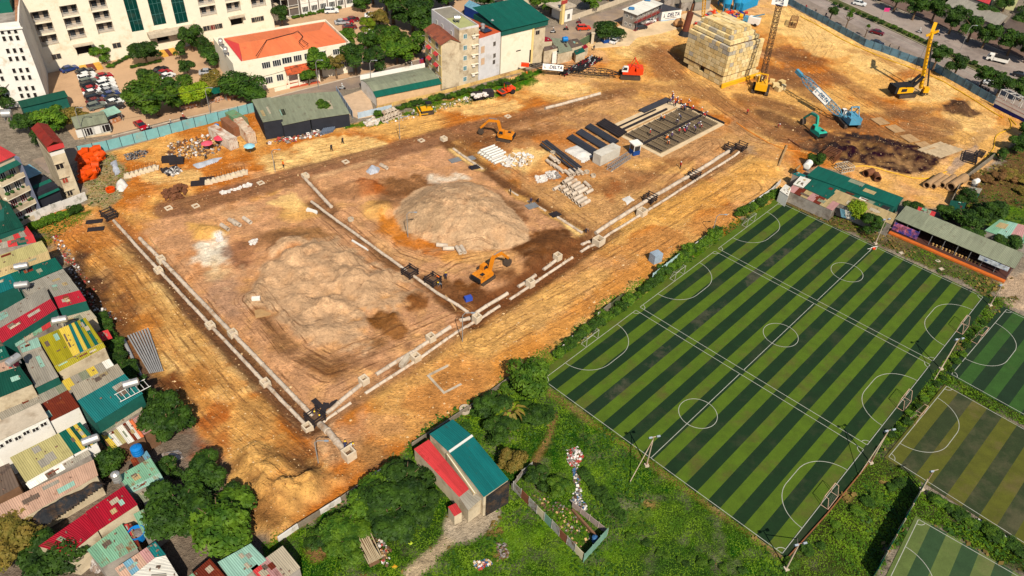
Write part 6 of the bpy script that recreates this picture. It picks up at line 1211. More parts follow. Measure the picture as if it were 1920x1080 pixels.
# loose pipes
def pipes(label,lst,r=.42,L_=2.4,m=PIPEC,group=None,name='concrete_pipe',cat='pipe',wall=.75):
    for k,(px,py,ang,z) in enumerate(lst):
        p = S(px,py); o = MB().pipe((-L_/2,0,0),(L_/2,0,0),r,r*wall).build(name,m); o.location = (p.x,p.y,p.z+r+z*2*r*.87); o.rotation_euler = (0,0,ang); tag(o,label[k] if isinstance(label,list) else label,cat,group)
A1 = heading((414,424),(428,434)); A2 = heading((1068,370),(1090,358)); A3 = heading((1062,320),(1078,334)); A4 = heading((925,290),(910,280)); A5 = heading((720,227),(735,215))
pipes(['single pale pipe above the white lime patch, leftmost','left of two side by side pipes above the lime patch','right of two side by side pipes above the lime patch','short pipe above the lime patch, rightmost'],[(422,429,A1,0),(437,419,A1,0),(444,421,A1,0),(464,416,A1,0)])
pipes(['pale pipe lying lengthwise at the foot of the grey mound','left of two pipes at the front of the grey mound','right of two pipes at the front of the grey mound','short pale pipe beside the silver tarpaulin','short pipe piece at the foot of the grey mound beside the long one'],[(829,463,heading((820,462),(840,464)),0),(860,472,heading((856,465),(864,478)),0),(868,471,heading((864,464),(872,478)),0),(720,315,A1,0),(841,469,.1,0)],L_=2.2)
PS = 'concrete pipes in the store right of the mound'
st = [(1057+6.5*k,353+5.2*k,A2,0) for k in range(7)]+[(1064+6.5*k,346+5.2*k,A2,1) for k in range(5)]+[(1079,370+0*k,A2,1) for k in range(1)]
pipes('pale concrete pipe in the main stack of the pipe store',st,.45,3.0,group=PS+' main stack')
pipes('pale concrete pipe in the loose rows above the main stack',[(1030+7*k,306+5*k,A3,0) for k in range(4)]+[(1036+7*k,303+5*k,A3,1) for k in range(2)]+[(1064+8*k,327-1*k,A3,0) for k in range(4)]+[(1068+8*k,342+3*k,A3,0) for k in range(3)]+[(1101,349,A3,0),(1044,355,A2,0),(1104,362,A2,0)],.4,2.2,group=PS+' loose rows')
pipes('slim white pipe in the tidy stack left of the white sacks',[(910+5*k,284+3.2*k,A4+PI/2,0) for k in range(7)]+[(914+5*k,283+3.2*k,A4+PI/2,1) for k in range(5)],.28,4.2,FRAME,group='slim white pipe stack')
pipes('short wide concrete pipe in the row beside the pale blue fence',[(718+6*k,228-2.4*k,heading((718,222),(728,232)),0) for k in range(6)]+[(722+6*k,222-2.2*k,heading((718,222),(728,232)),1) for k in range(4)],.5,1.6,group='wide pipes by the pale blue fence')
litter('broken_pipes','pile of broken white pipe pieces beside the wide pipe row',[(683,232),(700,222),(712,226),(708,234),(690,238)],130,[PIPEC,LW],size=(.3,.8),cat='rubble',seed=11)
litter('sack_heap','heap of white sacks and lime beside the slim white pipes',[(940,300),(965,288),(1000,292),(995,310),(955,316),(940,312)],170,[LW,LY,LW],size=(.3,.8),hmax=.5,cat='sacks',seed=12); litter('sack_heap','pile of white bricks and sacks left of the pipe store',[(1022,325),(1045,322),(1052,335),(1030,338)],140,[LW,LG],size=(.2,.5),hmax=.6,cat='sacks',seed=13); litter('sack_heap','low pile of white blocks farthest left in the pipe store',[(1003,332),(1022,330),(1028,340),(1008,344)],90,[LW],size=(.2,.5),cat='sacks',seed=14)
litter('lime_lumps','white lime lumps beside the sand pile on the left block',[(403,445),(415,440),(418,452),(408,455)],70,[LW],size=(.2,.6),cat='rubble',seed=15); litter('lime_lumps','small white rubble lumps left of the sand heap',[(468,452),(482,450),(480,460),(468,460)],40,[LW],size=(.2,.5),cat='rubble',seed=16)
for k,(px,py) in enumerate(((658,413),(1100,324),(1112,331),(1036,290))): o = MB().pipe((0,0,0),(0,0,.5),.6,.45).build('concrete_ring',CONCM); o.location = S(px,py); tag(o,['concrete ring standing on the track left of the grey mound','concrete ring right of the pipe store, upper one','concrete ring right of the pipe store, lower one','concrete ring at the end of the steel tubes'][k],'ring')
# big culvert pipes, steel piles, steel tubes
for k,(px,py,L2,r) in enumerate(((1748,344,7,.8),(1760,346,6.5,.7),(1775,345,6,.75),(1792,349,7,1.05))): pipes(['large brown culvert pipe by the right boundary, first from left','large brown culvert pipe by the right boundary, second from left','large brown culvert pipe by the right boundary, third from left','widest culvert pipe with dark mouth by the right boundary'][k],[(px,py,heading((1738,352),(1768,332)),0)],r,L2,mat('culvert_brown',C(176,140,100),var=.25),group='large culvert pipes')
BLKST = mat('pile_steel',C(56,58,66),var=.2,rnd=.2,rough=.6); ANG = heading((1068,258),(1118,290)); AP = heading((1068,258),(1100,235))
for r_ in range(3):
    for k in range(4):
        px = 1090+r_*17+k*2.6; py = 278-r_*10.5+k*-1.7; p = S(px,py); o = MB().pipe((-5,0,0),(5,0,0),.33,.26,10).build('steel_pile',BLKST); o.location = (p.x,p.y,p.z+.45); o.rotation_euler = (0,0,ANG); tag(o,'long black steel pile in the %s bundle from the white tarpaulin' % ['first','second','third'][r_],'steel pile','black steel piles, %s bundle' % ['first','second','third'][r_])
for k in range(5): p = S(1140+k*3.2,247-k*2.0); o = MB().pipe((-4,0,0),(4,0,0),.3,.24,10).build('steel_pile',FORM); o.location = (p.x,p.y,p.z+.5); o.rotation_euler = (0,0,ANG); tag(o,'black steel pile in the short bundle touching the foundation','steel pile','black steel piles, short bundle')
for k in range(7): p = S(1109+k*8,266-k*5); o = MB().bx(-.12,.12,-4,4,0,.14).build('timber_bearer',TIMB); o.location = (p.x,p.y,p.z); o.rotation_euler = (0,0,ANG); tag(o,'timber bearer under the black steel piles','timber','timber bearers under the piles')
AT = heading((1020,272),(1075,315))
for k in range(5): p = S(1046+k*2.6,296-k*1.6); o = MB().pipe((-7,0,0),(7,0,0),.22,.17,8).build('steel_tube',STEELD); o.location = (p.x,p.y,p.z+.25+.1*(k % 2)); o.rotation_euler = (0,0,AT); tag(o,'long grey steel tube in the bundle left of the white tarpaulin','steel tube','grey steel tubes')
TARP = mat('tarp_white',C(226,220,210),var=.2,fine=3,bump=.6); TARPS = mat('tarp_silver',C(196,200,208),var=.3,fine=4,bump=.8,metal=.2)
heap('tarpaulin','flat white tarpaulin between the container and the steel tubes',[(1056,282),(1082,272),(1118,292),(1094,308)],0,.7,TARP,'tarpaulin',20,21); heap('tarpaulin','crumpled silver tarpaulin heap above the grey mound',[(685,322),(697,313),(712,315),(710,324),(695,328)],0,1.2,TARPS,'tarpaulin',18,22); heap('tarpaulin','white crumpled sheet beside the orange pipes',[(218,345),(232,336),(240,348),(230,360),(218,358)],0,1.0,TARP,'tarpaulin',18,23); heap('tarpaulin','long grey-white tarpaulin over stacked boards in the scrap yard',[(360,308),(395,298),(418,294),(410,303),(370,318)],0,.8,TARPS,'tarpaulin',20,24); heap('tarpaulin','small white wrinkled sheet on the ground near the guard booth',[(1166,372),(1180,366),(1190,374),(1176,384)],0,.15,TARP,'tarpaulin',14,25)
heap('tarpaulin','grey-white crumpled sheet above the orange pipes',[(206,305),(218,300),(226,322),(216,332)],0,.6,TARPS,'tarpaulin',16,27)
container('pale weathered shipping container beside the white tarpaulin',(1125,312),(1161,294),2.6,mat('container_pale',C(214,206,190),var=.2,stain=C(180,160,130),stain_amt=.3)); 
for k,(a,b_,h,c,lab) in enumerate((((433,283),(448,277),2.6,C(226,210,190),'whitish container in the scrap yard, leftmost, with blue barrel'),((467,272),(482,268),2.7,C(226,200,170),'rusty-topped container in the scrap yard, right of the whitish one'),((452,246),(468,240),2.5,C(110,150,110),'green container in the scrap yard behind the rusty-topped one'),((440,258),(452,254),2.4,C(150,100,70),'brown open container between the pale containers'))): container(lab,a,b_,h,mat('container_%d' % k,c,var=.3,stain=C(170,100,60),stain_amt=.45,stain_scale=.5),8.5 if k < 2 else 6)
tank(408,246,0,'blue barrel beside the whitish container',r=.6,L_=1.5,lying=False,m=BLUEP)
# steel truss box, silver bundle, orange corrugated ducts
p = S(1160,308); t = thing('truss_section','long galvanised lattice truss lying below the container','truss',p,heading((1140,318),(1182,290)))
for y in (-.6,.6):
    for z in (.1,1.2): MB().tube([(-4.2,y,z),(4.2,y,z)],.09,6).build('chord',STEELG,t)
for k in range(12): x = -4+k*.7; MB().tube([(x,-.6,.1),(x+.7,-.6,1.2)],.05,5).tube([(x,.6,.1),(x+.7,.6,1.2)],.05,5).tube([(x,-.6,1.2),(x+.7,.6,1.2)],.05,5).tube([(x,-.6,.1),(x,.6,.1)],.05,5).build('lacing',STEELG,t)
SB = mat('bundle_steel',C(112,124,142),var=.25,rnd=.15)
for k in range(14): p = S(606+(k % 7)*3.6,247-(k % 7)*.9); o = MB().pipe((-2,0,0),(2,0,0),.17,.12,8).build('steel_tube',SB); o.location = (p.x,p.y,p.z+.2+.32*(k//7)); o.rotation_euler = (0,0,heading((604,250),(614,236))); tag(o,'short blue-grey tube in the bundle in front of the black shed','steel tube','blue-grey tube bundle')
ORP = mat('duct_orange',C(240,84,10),rough=.5,var=.15,rnd=.12)
coil_mb = MB()
for k in range(7): coil_mb.pipe((0,0,k*.2),(0,0,k*.2+.13),.74,.5,14).pipe((0,0,k*.2+.13),(0,0,k*.2+.2),.64,.52,14)
cm = bpy.data.meshes.new('orange_coil'); cm.from_pydata(coil_mb.v,[],coil_mb.f); cm.materials.append(ORP)
i = 0
for px,py,n,w in ((170,298,6,7),(176,306,6,7),(172,318,6,6),(178,328,5,6.2),(176,338,5,6)):
    for k in range(n):
        for z in range(2):
            p = S(px-16+k*w+z*3,py-k*1.7); o = link('corrugated_duct',cm); o.location = (p.x,p.y,p.z+.6+z*1.05); o.rotation_euler = (PI/2+random.uniform(-.35,.35)+(.9 if k % 3 == 0 else 0),random.uniform(-.3,.3),-.9+random.uniform(-.5,.5)); tag(o,'bright orange corrugated duct piece in the %s of the orange pile' % ('top layer' if z else 'bottom layer'),'duct','orange corrugated ducts, %s' % ('top layer' if z else 'bottom layer'))
o = link('corrugated_duct',cm); p = S(208,358); o.location = (p.x,p.y,p.z); o.scale = (1.25,1.25,.5); tag(o,'single orange duct coil lying flat on the sand below the pile','duct')
# grey poles on the left, girders
for k in range(8):
    a,b_ = (241+k*5.2,632-k*2),(282+k*3.4,702-k*.6); p,q = S(*a),S(*b_); o = MB().tube([Vector((0,0,.3)),q-p+Vector((0,0,.3))],.15,10,r2=.11).build('concrete_pole',mat('pole_grey',C(160,158,156),var=.2)); o.location = p; tag(o,'grey concrete pole in the fan beside the red awning, %s from the left' % ORD[k],'pole','grey poles by the red awning')
p,q = S(232,638),S(268,712); o = MB().tube([Vector((0,0,.3)),q-p+Vector((0,0,.3))],.3,10,r2=.22).build('concrete_pole',mat('pole_grey',C(1,1,1))); o.location = p; tag(o,'separate grey pole lying left of the fan of poles','pole')
for a,b_,w,m_,lab in (((1475,275),(1460,312),.4,TIMB,'long tan timber beam lying above the shacks'),((1478,262),(1500,276),.3,REB,'rusty pipe beside the teal excavator'),((280,447),(298,470),.12,TIMB,'thin pole lying left of the pipe lines'),((752,690),(766,672),.8,CONCM,'white concrete slab beside the brown mud on the front line'),((855,582),(835,555),.2,TIMB,'timber plank by the blue pump'),((1500,312),(1482,330),.3,TIMB,'stacked tan planks beside the shacks'),((575,395),(595,401),.5,FRAME,'white panel lying above the long pipe line'),((660,452),(690,470),.25,FRAME,'white strip lying beside the long pipe line')):
    p,q = S(*a),S(*b_); o = MB().beam(Vector((0,0,w/2)),q-p+Vector((0,0,w/2)),w).beam(Vector((0,w*1.2,w/3)),(q-p)*.9+Vector((0,w*1.2,w/3)),w*.6).build('beam',m_); o.location = p; tag(o,lab,'beam')
b = Bld('foundation_line','faint concrete foundation outline on the orange ground in front',(800,705),(832,740),.4,.12,cat='foundation'); b.box('strip',CONCM,0,b.W,0,.4,0,.14); b.box('strip',CONCM,-.1,.3,.4,4,0,.14); b.box('strip',CONCM,b.W-.4,b.W,.4,3.5,0,.14)
for i,(px,py,w,d,h) in enumerate(((1800,262,0,0,0),)): pass
for k in range(4): slab('concrete_slab','pale concrete road slab beside the dark excavation, %s from the blue crane' % ordn[k],1650+k*28,228+k*14+(k > 1)*4,(3.6,3.4,.12),mat('slab_sandy',C(188,150,104),var=.25),heading((1650,228),(1735,285)),cat='slab')
for k in range(5): slab('timber_mat','white timber plank in the mat row beyond the dark excavation',1745+k*9,276+k*5-(k*2),(1.1,9,.2),mat('mat_white',C(206,180,142),var=.3),heading((1740,290),(1780,300))+PI/2+1.0,cat='plank',group='white plank mats')
def cage(label,px,py,L_,w,h,m,rz=.6,n=5):
    p = S(px,py); t = thing('steel_rack',label,'steel rack',p,rz)
    for y in (-w/2,w/2):
        for z in (.1,h): MB().beam((-L_/2,y,z),(L_/2,y,z),.16).build('rail',m,t)
    for k in range(n+1): x = -L_/2+L_*k/n; MB().beam((x,-w/2,.1),(x,-w/2,h),.14).beam((x,w/2,.1),(x,w/2,h),.14).beam((x,-w/2,h+.01),(x,w/2,h+.01),.14).beam((x,-w/2,.11),(x,w/2,.11),.14).build('rib',m,t)
cage('brown steel frame at the upper end of the avenue hoarding',1486,48,4.5,2.2,2.4,REB,1.2); cage('rusty rack of timber beside the green shrub above the shacks',1556,298,4,3,2.0,REB,.9); cage('pale steel frame behind the dark green shack roof',1582,318,3.5,2.5,1.2,CONCM,.4); cage('dark steel ladder frame by the right boundary, larger one',1818,298,5,2.8,.8,FORM,1.1); cage('dark steel ladder frame by the right boundary, smaller one',1838,290,3,1.4,.6,FORM,.9)
litter('rebar_bundle','bundle of rusty upright rebar stubs on the sand',[(303,362),(340,346),(352,352),(345,372),(312,378)],300,[REB],size=(.08,.7),hmax=1.0,cat='rebar',seed=20); litter('gravel_heap','flat heap of dark gravel behind the precast footings',[(232,290),(262,282),(280,284),(272,294),(240,302)],350,[LG,STEELD],size=(.1,.3),hmax=.4,cat='gravel',seed=21)
litter('scrap','scattered scrap and boards through the middle of the yard',[(320,268),(400,252),(430,258),(410,285),(350,300),(310,290)],380,[LB,LY,REB,LG,LW,LB],size=(.1,.6),hmax=.25,cat='scrap',seed=22); litter('scrap','dark scrap and tools beside the orange coil on the sand',[(300,318),(332,312),(345,325),(318,332)],120,[FORM,LG,LW],size=(.2,.8),hmax=.3,cat='scrap',seed=23); litter('scrap','scrap strip in front of the black shed',[(520,262),(600,245),(610,252),(540,270),(500,270)],160,[LB,LW,LG,LR],size=(.15,.7),cat='scrap',seed=24); litter('scrap','rubble along the hedge under the tall houses',[(700,235),(760,215),(850,190),(960,160),(965,166),(860,198),(760,225)],260,[LY,LW,LG],size=(.1,.5),cat='rubble',seed=25)
# precast footings with bars
def footing(label,px,py,group):
    p = S(px,py); t = thing('precast_footing',label,'footing',p,.3,group); MB().bx(-.8,.8,-.8,.8,0,.35).build('base',BOXC,t); MB().bx(-.35,.35,-.35,.35,.35,.8).build('pedestal',BOXC,t)
    for x in (-.28,.28):
        for y in (-.28,.28): MB().tube([(x,y,.8),(x,y,1.8)],.028,4).build('starter_bar',REB,t)
for k in range(7): footing('precast footing in the left row, %s from the orange pipes' % ORD[k],241+k*8.3,331-k*2.5,'left footings')
for k in range(8): footing('precast footing in the right row, %s from the dark scrap' % ORD[k],392+k*9.4,343-k*2.6,'right footings')
for k,(px,py) in enumerate(((318,302),(332,305),(388,338),(372,345))): slab('steel_bin',['dark open steel bin in the scrap yard, left','dark open steel bin in the scrap yard, right','dark steel mould beside the right footings','dark steel plate beside the right footings'][k],px,py,(3,1.8,.9 if k < 2 else .3),FORM,.3,cat='bin')
litter('precast_row','row of small white precast blocks on the haul road edge',[(412,362),(470,345),(472,348),(414,366)],60,[LW],size=(.3,.7),hmax=.05,cat='blocks',seed=26)
for k,(px,py,c,lab) in enumerate(((391,282,C(236,90,110),'pink parasol in the scrap yard, left one'),(414,272,C(236,70,90),'pink parasol beside the whitish container'),(470,287,C(150,206,220),'pale blue parasol in front of the rusty-topped container'))):
    p = S(px,py); t = thing('parasol',lab,'parasol',p); MB().tube([(0,0,0),(0,0,2.2)],.04,6).build('pole',STEELG,t); MB().lathe((0,0,1.8),[(1.3,0),(1.25,.06),(.7,.35),(.05,.55)],8).build('canopy',mat('parasol_%d' % k,c,var=.1),t)
slab('water_pump','bright blue pump unit at the head of the wet trench',878,563,(1.3,.9,.8),mat('pump_blue',C(60,90,190)),.5); slab('generator_pad','grey block on a sandy concrete pad by the pitch hedge',1228,490,(2.0,1.6,2.0),mat('genset',C(160,176,190),var=.3),.6,cat='generator'); slab('mortar_tray','pale plank tray at the left edge of the sand heap',493,588,(2.6,2.0,.2),TIMB,.4); slab('white_box','white box lying left of the sand heap',480,560,(1.4,.7,.5),WHITE,.2)
for k,(px,py) in enumerate(((915,183),(935,178),(897,187),(905,180))): 
    if k < 2: slab('steel_skip','black open skip with white bags at the hedge, %s one' % ('left' if k == 0 else 'right'),px-20,py+2,(2.6,2.2,1.5),FORM,.4,cat='skip')
litter('skip_bags','white bags heaped on top of the black skips',[(884,178),(912,174),(914,180),(888,185)],40,[LW],z0=1.6,size=(.3,.7),hmax=.2,cat='bags',seed=30)
# ------------------------------------------------------------------ kentledge: load-test stack of concrete blocks
BLK = [mat('kentledge_%d' % k,c,var=.1,scale=.8,rnd=.12) for k,c in enumerate((C(236,208,148),C(228,196,132),C(242,218,164),C(190,180,160)))]
A0 = G(1352,160); B0 = G(1410,142); L0 = G(1285,122); ux = (B0-A0).normalized(); rzk = math.atan2(ux.y,ux.x); Wk = (B0-A0).length; Dk = (L0-A0).length
t = thing('kentledge_stack','huge cube of stacked yellowish concrete blocks near the silos','block stack',(A0.x,A0.y,0),rzk)
Dk = max(12,min(Dk,17)); Wk = max(11,min(Wk,15)); bm_ = {}
def blk(x,y,z,sx,sy,sz,m_):
    key = (round(sx,2),round(sy,2),round(sz,2),m_)
    if key not in bm_:
        q = MB().box((0,0,0),(sx-.15,sy-.15,sz-.12)); me_ = bpy.data.meshes.new('block'); me_.from_pydata(q.v,[],q.f); me_.materials.append(BLK[m_]); bm_[key] = me_
    o = link('block',bm_[key],t); o.location = (x+random.uniform(-.04,.04),y+random.uniform(-.04,.04),z+sz/2)
def ring(x0,x1,y0,y1,z,sz,n1,n2,th=1.0,grey=0.0,skip=0.0):
    for k in range(n1): sx = (x1-x0)/n1; blk(x0+sx*(k+.5),y0+th/2,z,sx,th,sz,3 if random.random() < grey else random.randrange(3))
    for k in range(n2):
        if random.random() < skip: continue
        sy = (y1-y0-th)/n2; blk(x0+th/2,y0+th+sy*(k+.5),z,th,sy,sz,3 if random.random() < grey else random.randrange(3))
cz = 0.0
for k in range(2): ring(-.5,Wk+.5,-.5,Dk,cz,1.3,9,7,skip=.22); cz += 1.3
MB().bx(1.0,Wk-.1,1.0,Dk,0,cz-.1).build('core',BRNW,t); MB().bx(-.3,Wk+.3,-.3,Dk,cz,cz+.3).build('test_beam',REB,t); cz += .3
lay = 7; ov = .7
MB().bx(.6,Wk-.6,.6,Dk,cz,cz+lay*1.15-.1).build('core',BRNW,t)
for k in range(lay): ring(-ov+.02*k,Wk+ov-.02*k,-ov,Dk,cz,1.15,10 if k % 2 else 9,9 if k % 2 else 10,grey=.3 if k >= lay-2 else .03); cz += 1.15
for k in range(3):
    e = .3+.9*(k+1); ring(-ov+e,Wk+ov-e,-ov+e,Dk-e*.3,cz,1.0,8,8,grey=.15); MB().bx(-ov+e+.9,Wk+ov-e-.05,-ov+e+.9,Dk-e*.3,cz,cz+.9).build('core',BLK[0],t); cz += 1.0
for i in range(5):
    for j in range(6): blk(3.2+i*(Wk-6)/4.4,3.4+j*(Dk-5.5)/5.5,cz,(Wk-6)/4.4,(Dk-5.5)/5.5,.35+.3*random.random(),random.randrange(3))
for k in range(2): p = S(1352+k*1.5,160-k*2+6); o = MB().beam((0,0,.45),(Wk+3.5,0,.45),.35,.9).beam((0,0,.92),(Wk+3.5,0,.92),.6,.08).beam((0,0,.04),(Wk+3.5,0,.04),.6,.08).build('steel_girder',mat('girder_yellow',C(244,180,30),var=.12)); o.location = p; o.rotation_euler = (0,0,rzk); tag(o,'yellow steel girder lying at the foot of the block stack, %s' % ('front one' if k == 0 else 'rear one'),'girder')
for k,(px,py,s) in enumerate(((1453,164,1.3),(1464,160,1.4),(1468,167,1.2),(1458,170,1.2),(1447,155,1.0),(1422,150,1.3),(1416,140,1.2))): o = MB().box((0,0,s*.5),(s*1.3,s,s)).box((0,0,s*1.02),(.4,.1,.06)).build('loose_block',BLK[k % 3]); o.location = S(px,py); o.rotation_euler = (0,0,k*.7); tag(o,['loose yellowish block right of the yellow crane, left front','largest loose block right of the yellow crane, at the back','whitish loose block right of the yellow crane, right','front loose block right of the yellow crane','small loose block nearest the yellow crane','white block bag behind the crane boom foot','white bag against the block stack'][k],'block')
# ------------------------------------------------------------------ rebar foundation raft
b = Bld('raft_foundation','sunken raft foundation covered in rebar mesh with concrete rims',(1240,294),(1356,234),1,.6,cat='foundation'); a0 = G(1240,294); D = (G(1135,242)-a0).length; W = b.W; b.D = D; RAFT = b
LEAN = mat('lean_concrete',C(226,200,160),var=.2,scale=.6); RAB = mat('raft_bar',C(128,110,86),var=.2); RMESH = mat('rebar_bed',C(166,146,116),var=.35,scale=.5,fine=6)
b.box('blinding',LEAN,-.2,W+.2,-.2,D+.2,-.1,.14)
hx = D*.70; RIBT = mat('rib_timber',C(150,128,96),var=.2)
for (y0,y1) in ((.9,hx*.48),(hx*.56,hx)):
    b.box('rebar_bed',RMESH,.8,W-.8,y0,y1,.15,.22)
    for k in range(int((W-1.6)/.55)): x = 1.0+k*.55; MB().bx(x-.05,x+.05,y0,y1,.34,.44).build('rebar',RAB,b.t)
    for k in range(int((y1-y0)/.55)): y = y0+.2+k*.55; MB().bx(.8,W-.8,y-.05,y+.05,.45,.55).build('rebar',RAB,b.t)
    for k in range(11): x = W*(k+.6)/11.3; b.box('rib_beam',RIBT if k % 3 else FORM,x-.1,x+.1,y0,y1,.56,.68)
b.box('centre_strip',FORM,.8,W-.8,hx*.50,hx*.54,.15,.6); b.box('edge_form',FORM,W+.2,W+.5,0,D*.8,0,.6); b.box('timber_run',FORM,.5,W*.8,D*.80,D*.83,.15,.5); b.box('timber_run',TIMB,.5,W*.9,D*.74,D*.755,.15,.4); b.box('timber_run',FORM,.5,W*.7,D*.9,D*.92,.15,.45); b.box('plank_pile',STEELD,W*.55,W*1.0,D*.95,D*1.06,.1,.5)
# ------------------------------------------------------------------ machines
YEL = mat('machine_yellow',C(244,178,24),rough=.45,var=.15,stain=C(150,110,60),stain_amt=.2); ORNG = mat('machine_orange',C(232,140,26),rough=.5,var=.2,stain=C(150,96,50),stain_amt=.3,stain_scale=.8); REDM = mat('machine_red',C(240,70,24),rough=.45,var=.12); SKY = mat('machine_blue',C(88,160,190),rough=.5,var=.2,stain=C(120,110,96),stain_amt=.25,stain_scale=.8); TEALM = mat('machine_teal',C(50,176,150),rough=.45,var=.12); TRK = mat('track_steel',C(84,70,58),var=.3); BLKM = mat('machine_black',C(40,38,40),var=.2)
def tracks(t,L_,gap,w,h):
    for s in (-1,1):
        y = s*gap/2; r = h/2; pr = [(-L_/2+r*.3,0),(L_/2-r*.3,0),(L_/2,r*.5),(L_/2,h-r*.5),(L_/2-r*.3,h),(-L_/2+r*.3,h),(-L_/2,h-r*.5),(-L_/2,r*.5)]
        o = MB().sideprism(pr,y-w/2,y+w/2).build('crawler_track',TRK,t); m_ = MB()
        for k in range(int(L_/.4)): m_.bx(-L_/2+.2+k*.4,-L_/2+.36+k*.4,y-w/2-.03,y+w/2+.03,h,h+.05)
        m_.build('track_shoes',BLKM,o)
def lattice(t,a,b,w,m,name='boom',n=None,r=.07,taper=True):
    a,b = Vector(a),Vector(b); d = (b-a); L_ = d.length; d.normalize(); q = Vector((0,0,1)) if abs(d.z) < .95 else Vector((1,0,0)); s = d.cross(q).normalized(); u = s.cross(d); n = n or int(L_/w*.9); mb = MB()
    P = lambda k,i: a+d*(L_*k/n)+(s*((-1,1,1,-1)[i])+u*((-1,-1,1,1)[i]))*(w/2*(min(1,.25+k/n*6,.25+(1-k/n)*6) if taper else 1))
    for k in range(n):
        for i in range(4): mb.beam(P(k,i),P(k+1,i),r*2); mb.beam(P(k,i),P(k+1,(i+1) % 4),r*1.2); mb.beam(P(k,i),P(k,(i+1) % 4),r*1.2)
    return mb.build(name,m,t,world=True)
def board_on(t,a,b,h,text=True):
    """white name board along a->b, facing the viewer's side"""
    a,b = Vector(a),Vector(b); c = (a+b)/2; x = (b-a).normalized(); v = (Vector((0,0,CAM_H))-c).normalized(); z = (v-x*v.dot(x)).normalized(); y = z.cross(x); W = (b-a).length
    M = Matrix((x,y,z)).transposed().to_4x4(); M.translation = c+z*1.0-Vector(t.location); e = M.to_euler(); o = MB().box((0,0,0),(W,h,.1)).build('name_board',WHITE,t); o.location = M.translation; o.rotation_euler = e
    lettering(o,'DELTA',W*.62,h*.62,(W*.14,0,.06),(0,0,0)); emblem(o,h*.5,(-W*.38,0,.06),(0,0,0))
def excavator(label,px,py,rz,m,reach=(3.2,6.6),top=4.6,bz=.2,yaw2=None):
    p = S(px,py); t = thing('excavator',label,'excavator',p,rz,None); tracks(t,3.7,2.2,.5,.8)
    MB().sideprism([(-2.3,1.0),(1.3,1.0),(1.3,1.5),(1.1,2.0),(-1.9,2.1),(-2.4,1.8)],-1.25,1.25).build('engine_house',m,t); MB().bx(-2.5,-1.9,-1.2,1.2,1.05,1.9).build('counterweight',BLKM,t); c = MB().sideprism([(-.1,2.0),(1.5,1.3),(1.6,2.0),(1.1,3.0),(0,3.0)],.3,1.25).build('cab',m,t); MB().sideprism([(.15,2.1),(1.3,2.0),(1.0,2.85),(.15,2.85)],.27,1.28).build('cab_glass',GLASS,c); MB().bx(-1.5,-.7,-.8,-.1,2.1,2.2).build('engine_cover',BLKM,t); MB().bx(0,1.1,.35,1.2,3.0,3.06).build('cab_roof',m,t); t.scale = (.95,)*3
    x1,x2 = reach; o = MB(); o.beam((1.1,-.35,1.7),(x1*.62,-.35,top),.5,.7); o.beam((x1*.62-.15,-.35,top),(x1+1.2,-.35,top-.3),.45,.6); o.build('boom',m,t); MB().beam((x1+1.0,-.35,top-.1),(x2,-.35,bz+1.6),.36,.5).build('stick',m,t); MB().tube([(1.4,-.35,2.4),(x1*.8,-.35,top-.2)],.1,6).tube([(x1*.7,-.35,top+.4),(x1+1.1,-.35,top+.35)],.09,6).build('ram',STEELG,t)
    MB().sideprism([(x2-.3,bz+1.5),(x2+.4,bz+1.3),(x2+.5,bz+.6),(x2,bz),(x2-.8,bz+.2),(x2-.6,bz+.9)],-.95,.25).build('bucket',TRK,t); return t
excavator('yellow-orange excavator with raised arm beside the wet trench',908,524,heading((900,520),(945,490)),ORNG); excavator('orange excavator digging on the brown haul road',946,262,heading((950,262),(915,255)),ORNG); excavator('small teal green excavator at the dark excavation',1530,255,heading((1530,255),(1500,232)),TEALM)
def crane(label,px,py,rz,m,foot,tip,w,lm,board=None,head=None,gantry=True):
    p = S(px,py); t = thing('crawler_crane',label,'crane',p,0,None); T = Matrix.Rotation(rz,4,'Z'); kids = []
    class L: pass
    u = thing('tmp','',''); tracks(u,5.6,3.6,.9,1.1); MB().bx(-3.0,2.2,-1.5,1.5,1.2,2.0).build('deck',m,u); MB().sideprism([(-3.4,1.4),(-1.6,1.4),(-1.4,3.0),(-3.4,3.1)],-1.55,1.55).build('counterweight',m,u); MB().bx(-1.3,.8,-1.4,.2,2.0,3.1).build('engine_house',m,u); c = MB().sideprism([(.8,2.0),(2.5,2.0),(2.4,2.8),(2.0,3.4),(.8,3.4)],.5,1.5).build('cab',WHITE if m is SKY or m is REDM else m,u); MB().sideprism([(1.1,2.5),(2.42,2.5),(2.0,3.3),(1.1,3.3)],.47,1.53).build('cab_glass',GLASS,c)
    MB().lathe((0,0,1.0),[(1.2,0),(1.2,.25)],16).build('slew_ring',BLKM,u)
    if gantry: MB().beam((-2.4,-1,3),(-1.0,-1,5.2),.18).beam((-2.4,1,3),(-1.0,1,5.2),.18).beam((-1.0,-1,5.2),(.5,-1,2.2),.18).beam((-1.0,1,5.2),(.5,1,2.2),.18).beam((-1.0,-1.1,5.2),(-1.0,1.1,5.2),.25).build('gantry',m,u)
    for k in list(u.children): k.parent = t; k.rotation_euler = (0,0,rz)
    bpy.data.objects.remove(u); a,b = Vector(foot),Vector(tip); lattice(t,a,b,w,lm)
    if head: MB().beam(b,b+(b-a).normalized()*2.2,w*.5,w*.7).build('boom_head',m,t,world=True)
    if board: board_on(t,a.lerp(b,board[0]),a.lerp(b,board[1]),board[2])
    g = Vector((p.x,p.y,p.z+5.2))+Vector((-math.cos(rz),-math.sin(rz),0)); MB().tube([g,a.lerp(b,.95)],.035,4).build('pendant_rope',BLKM,t,world=True); return t
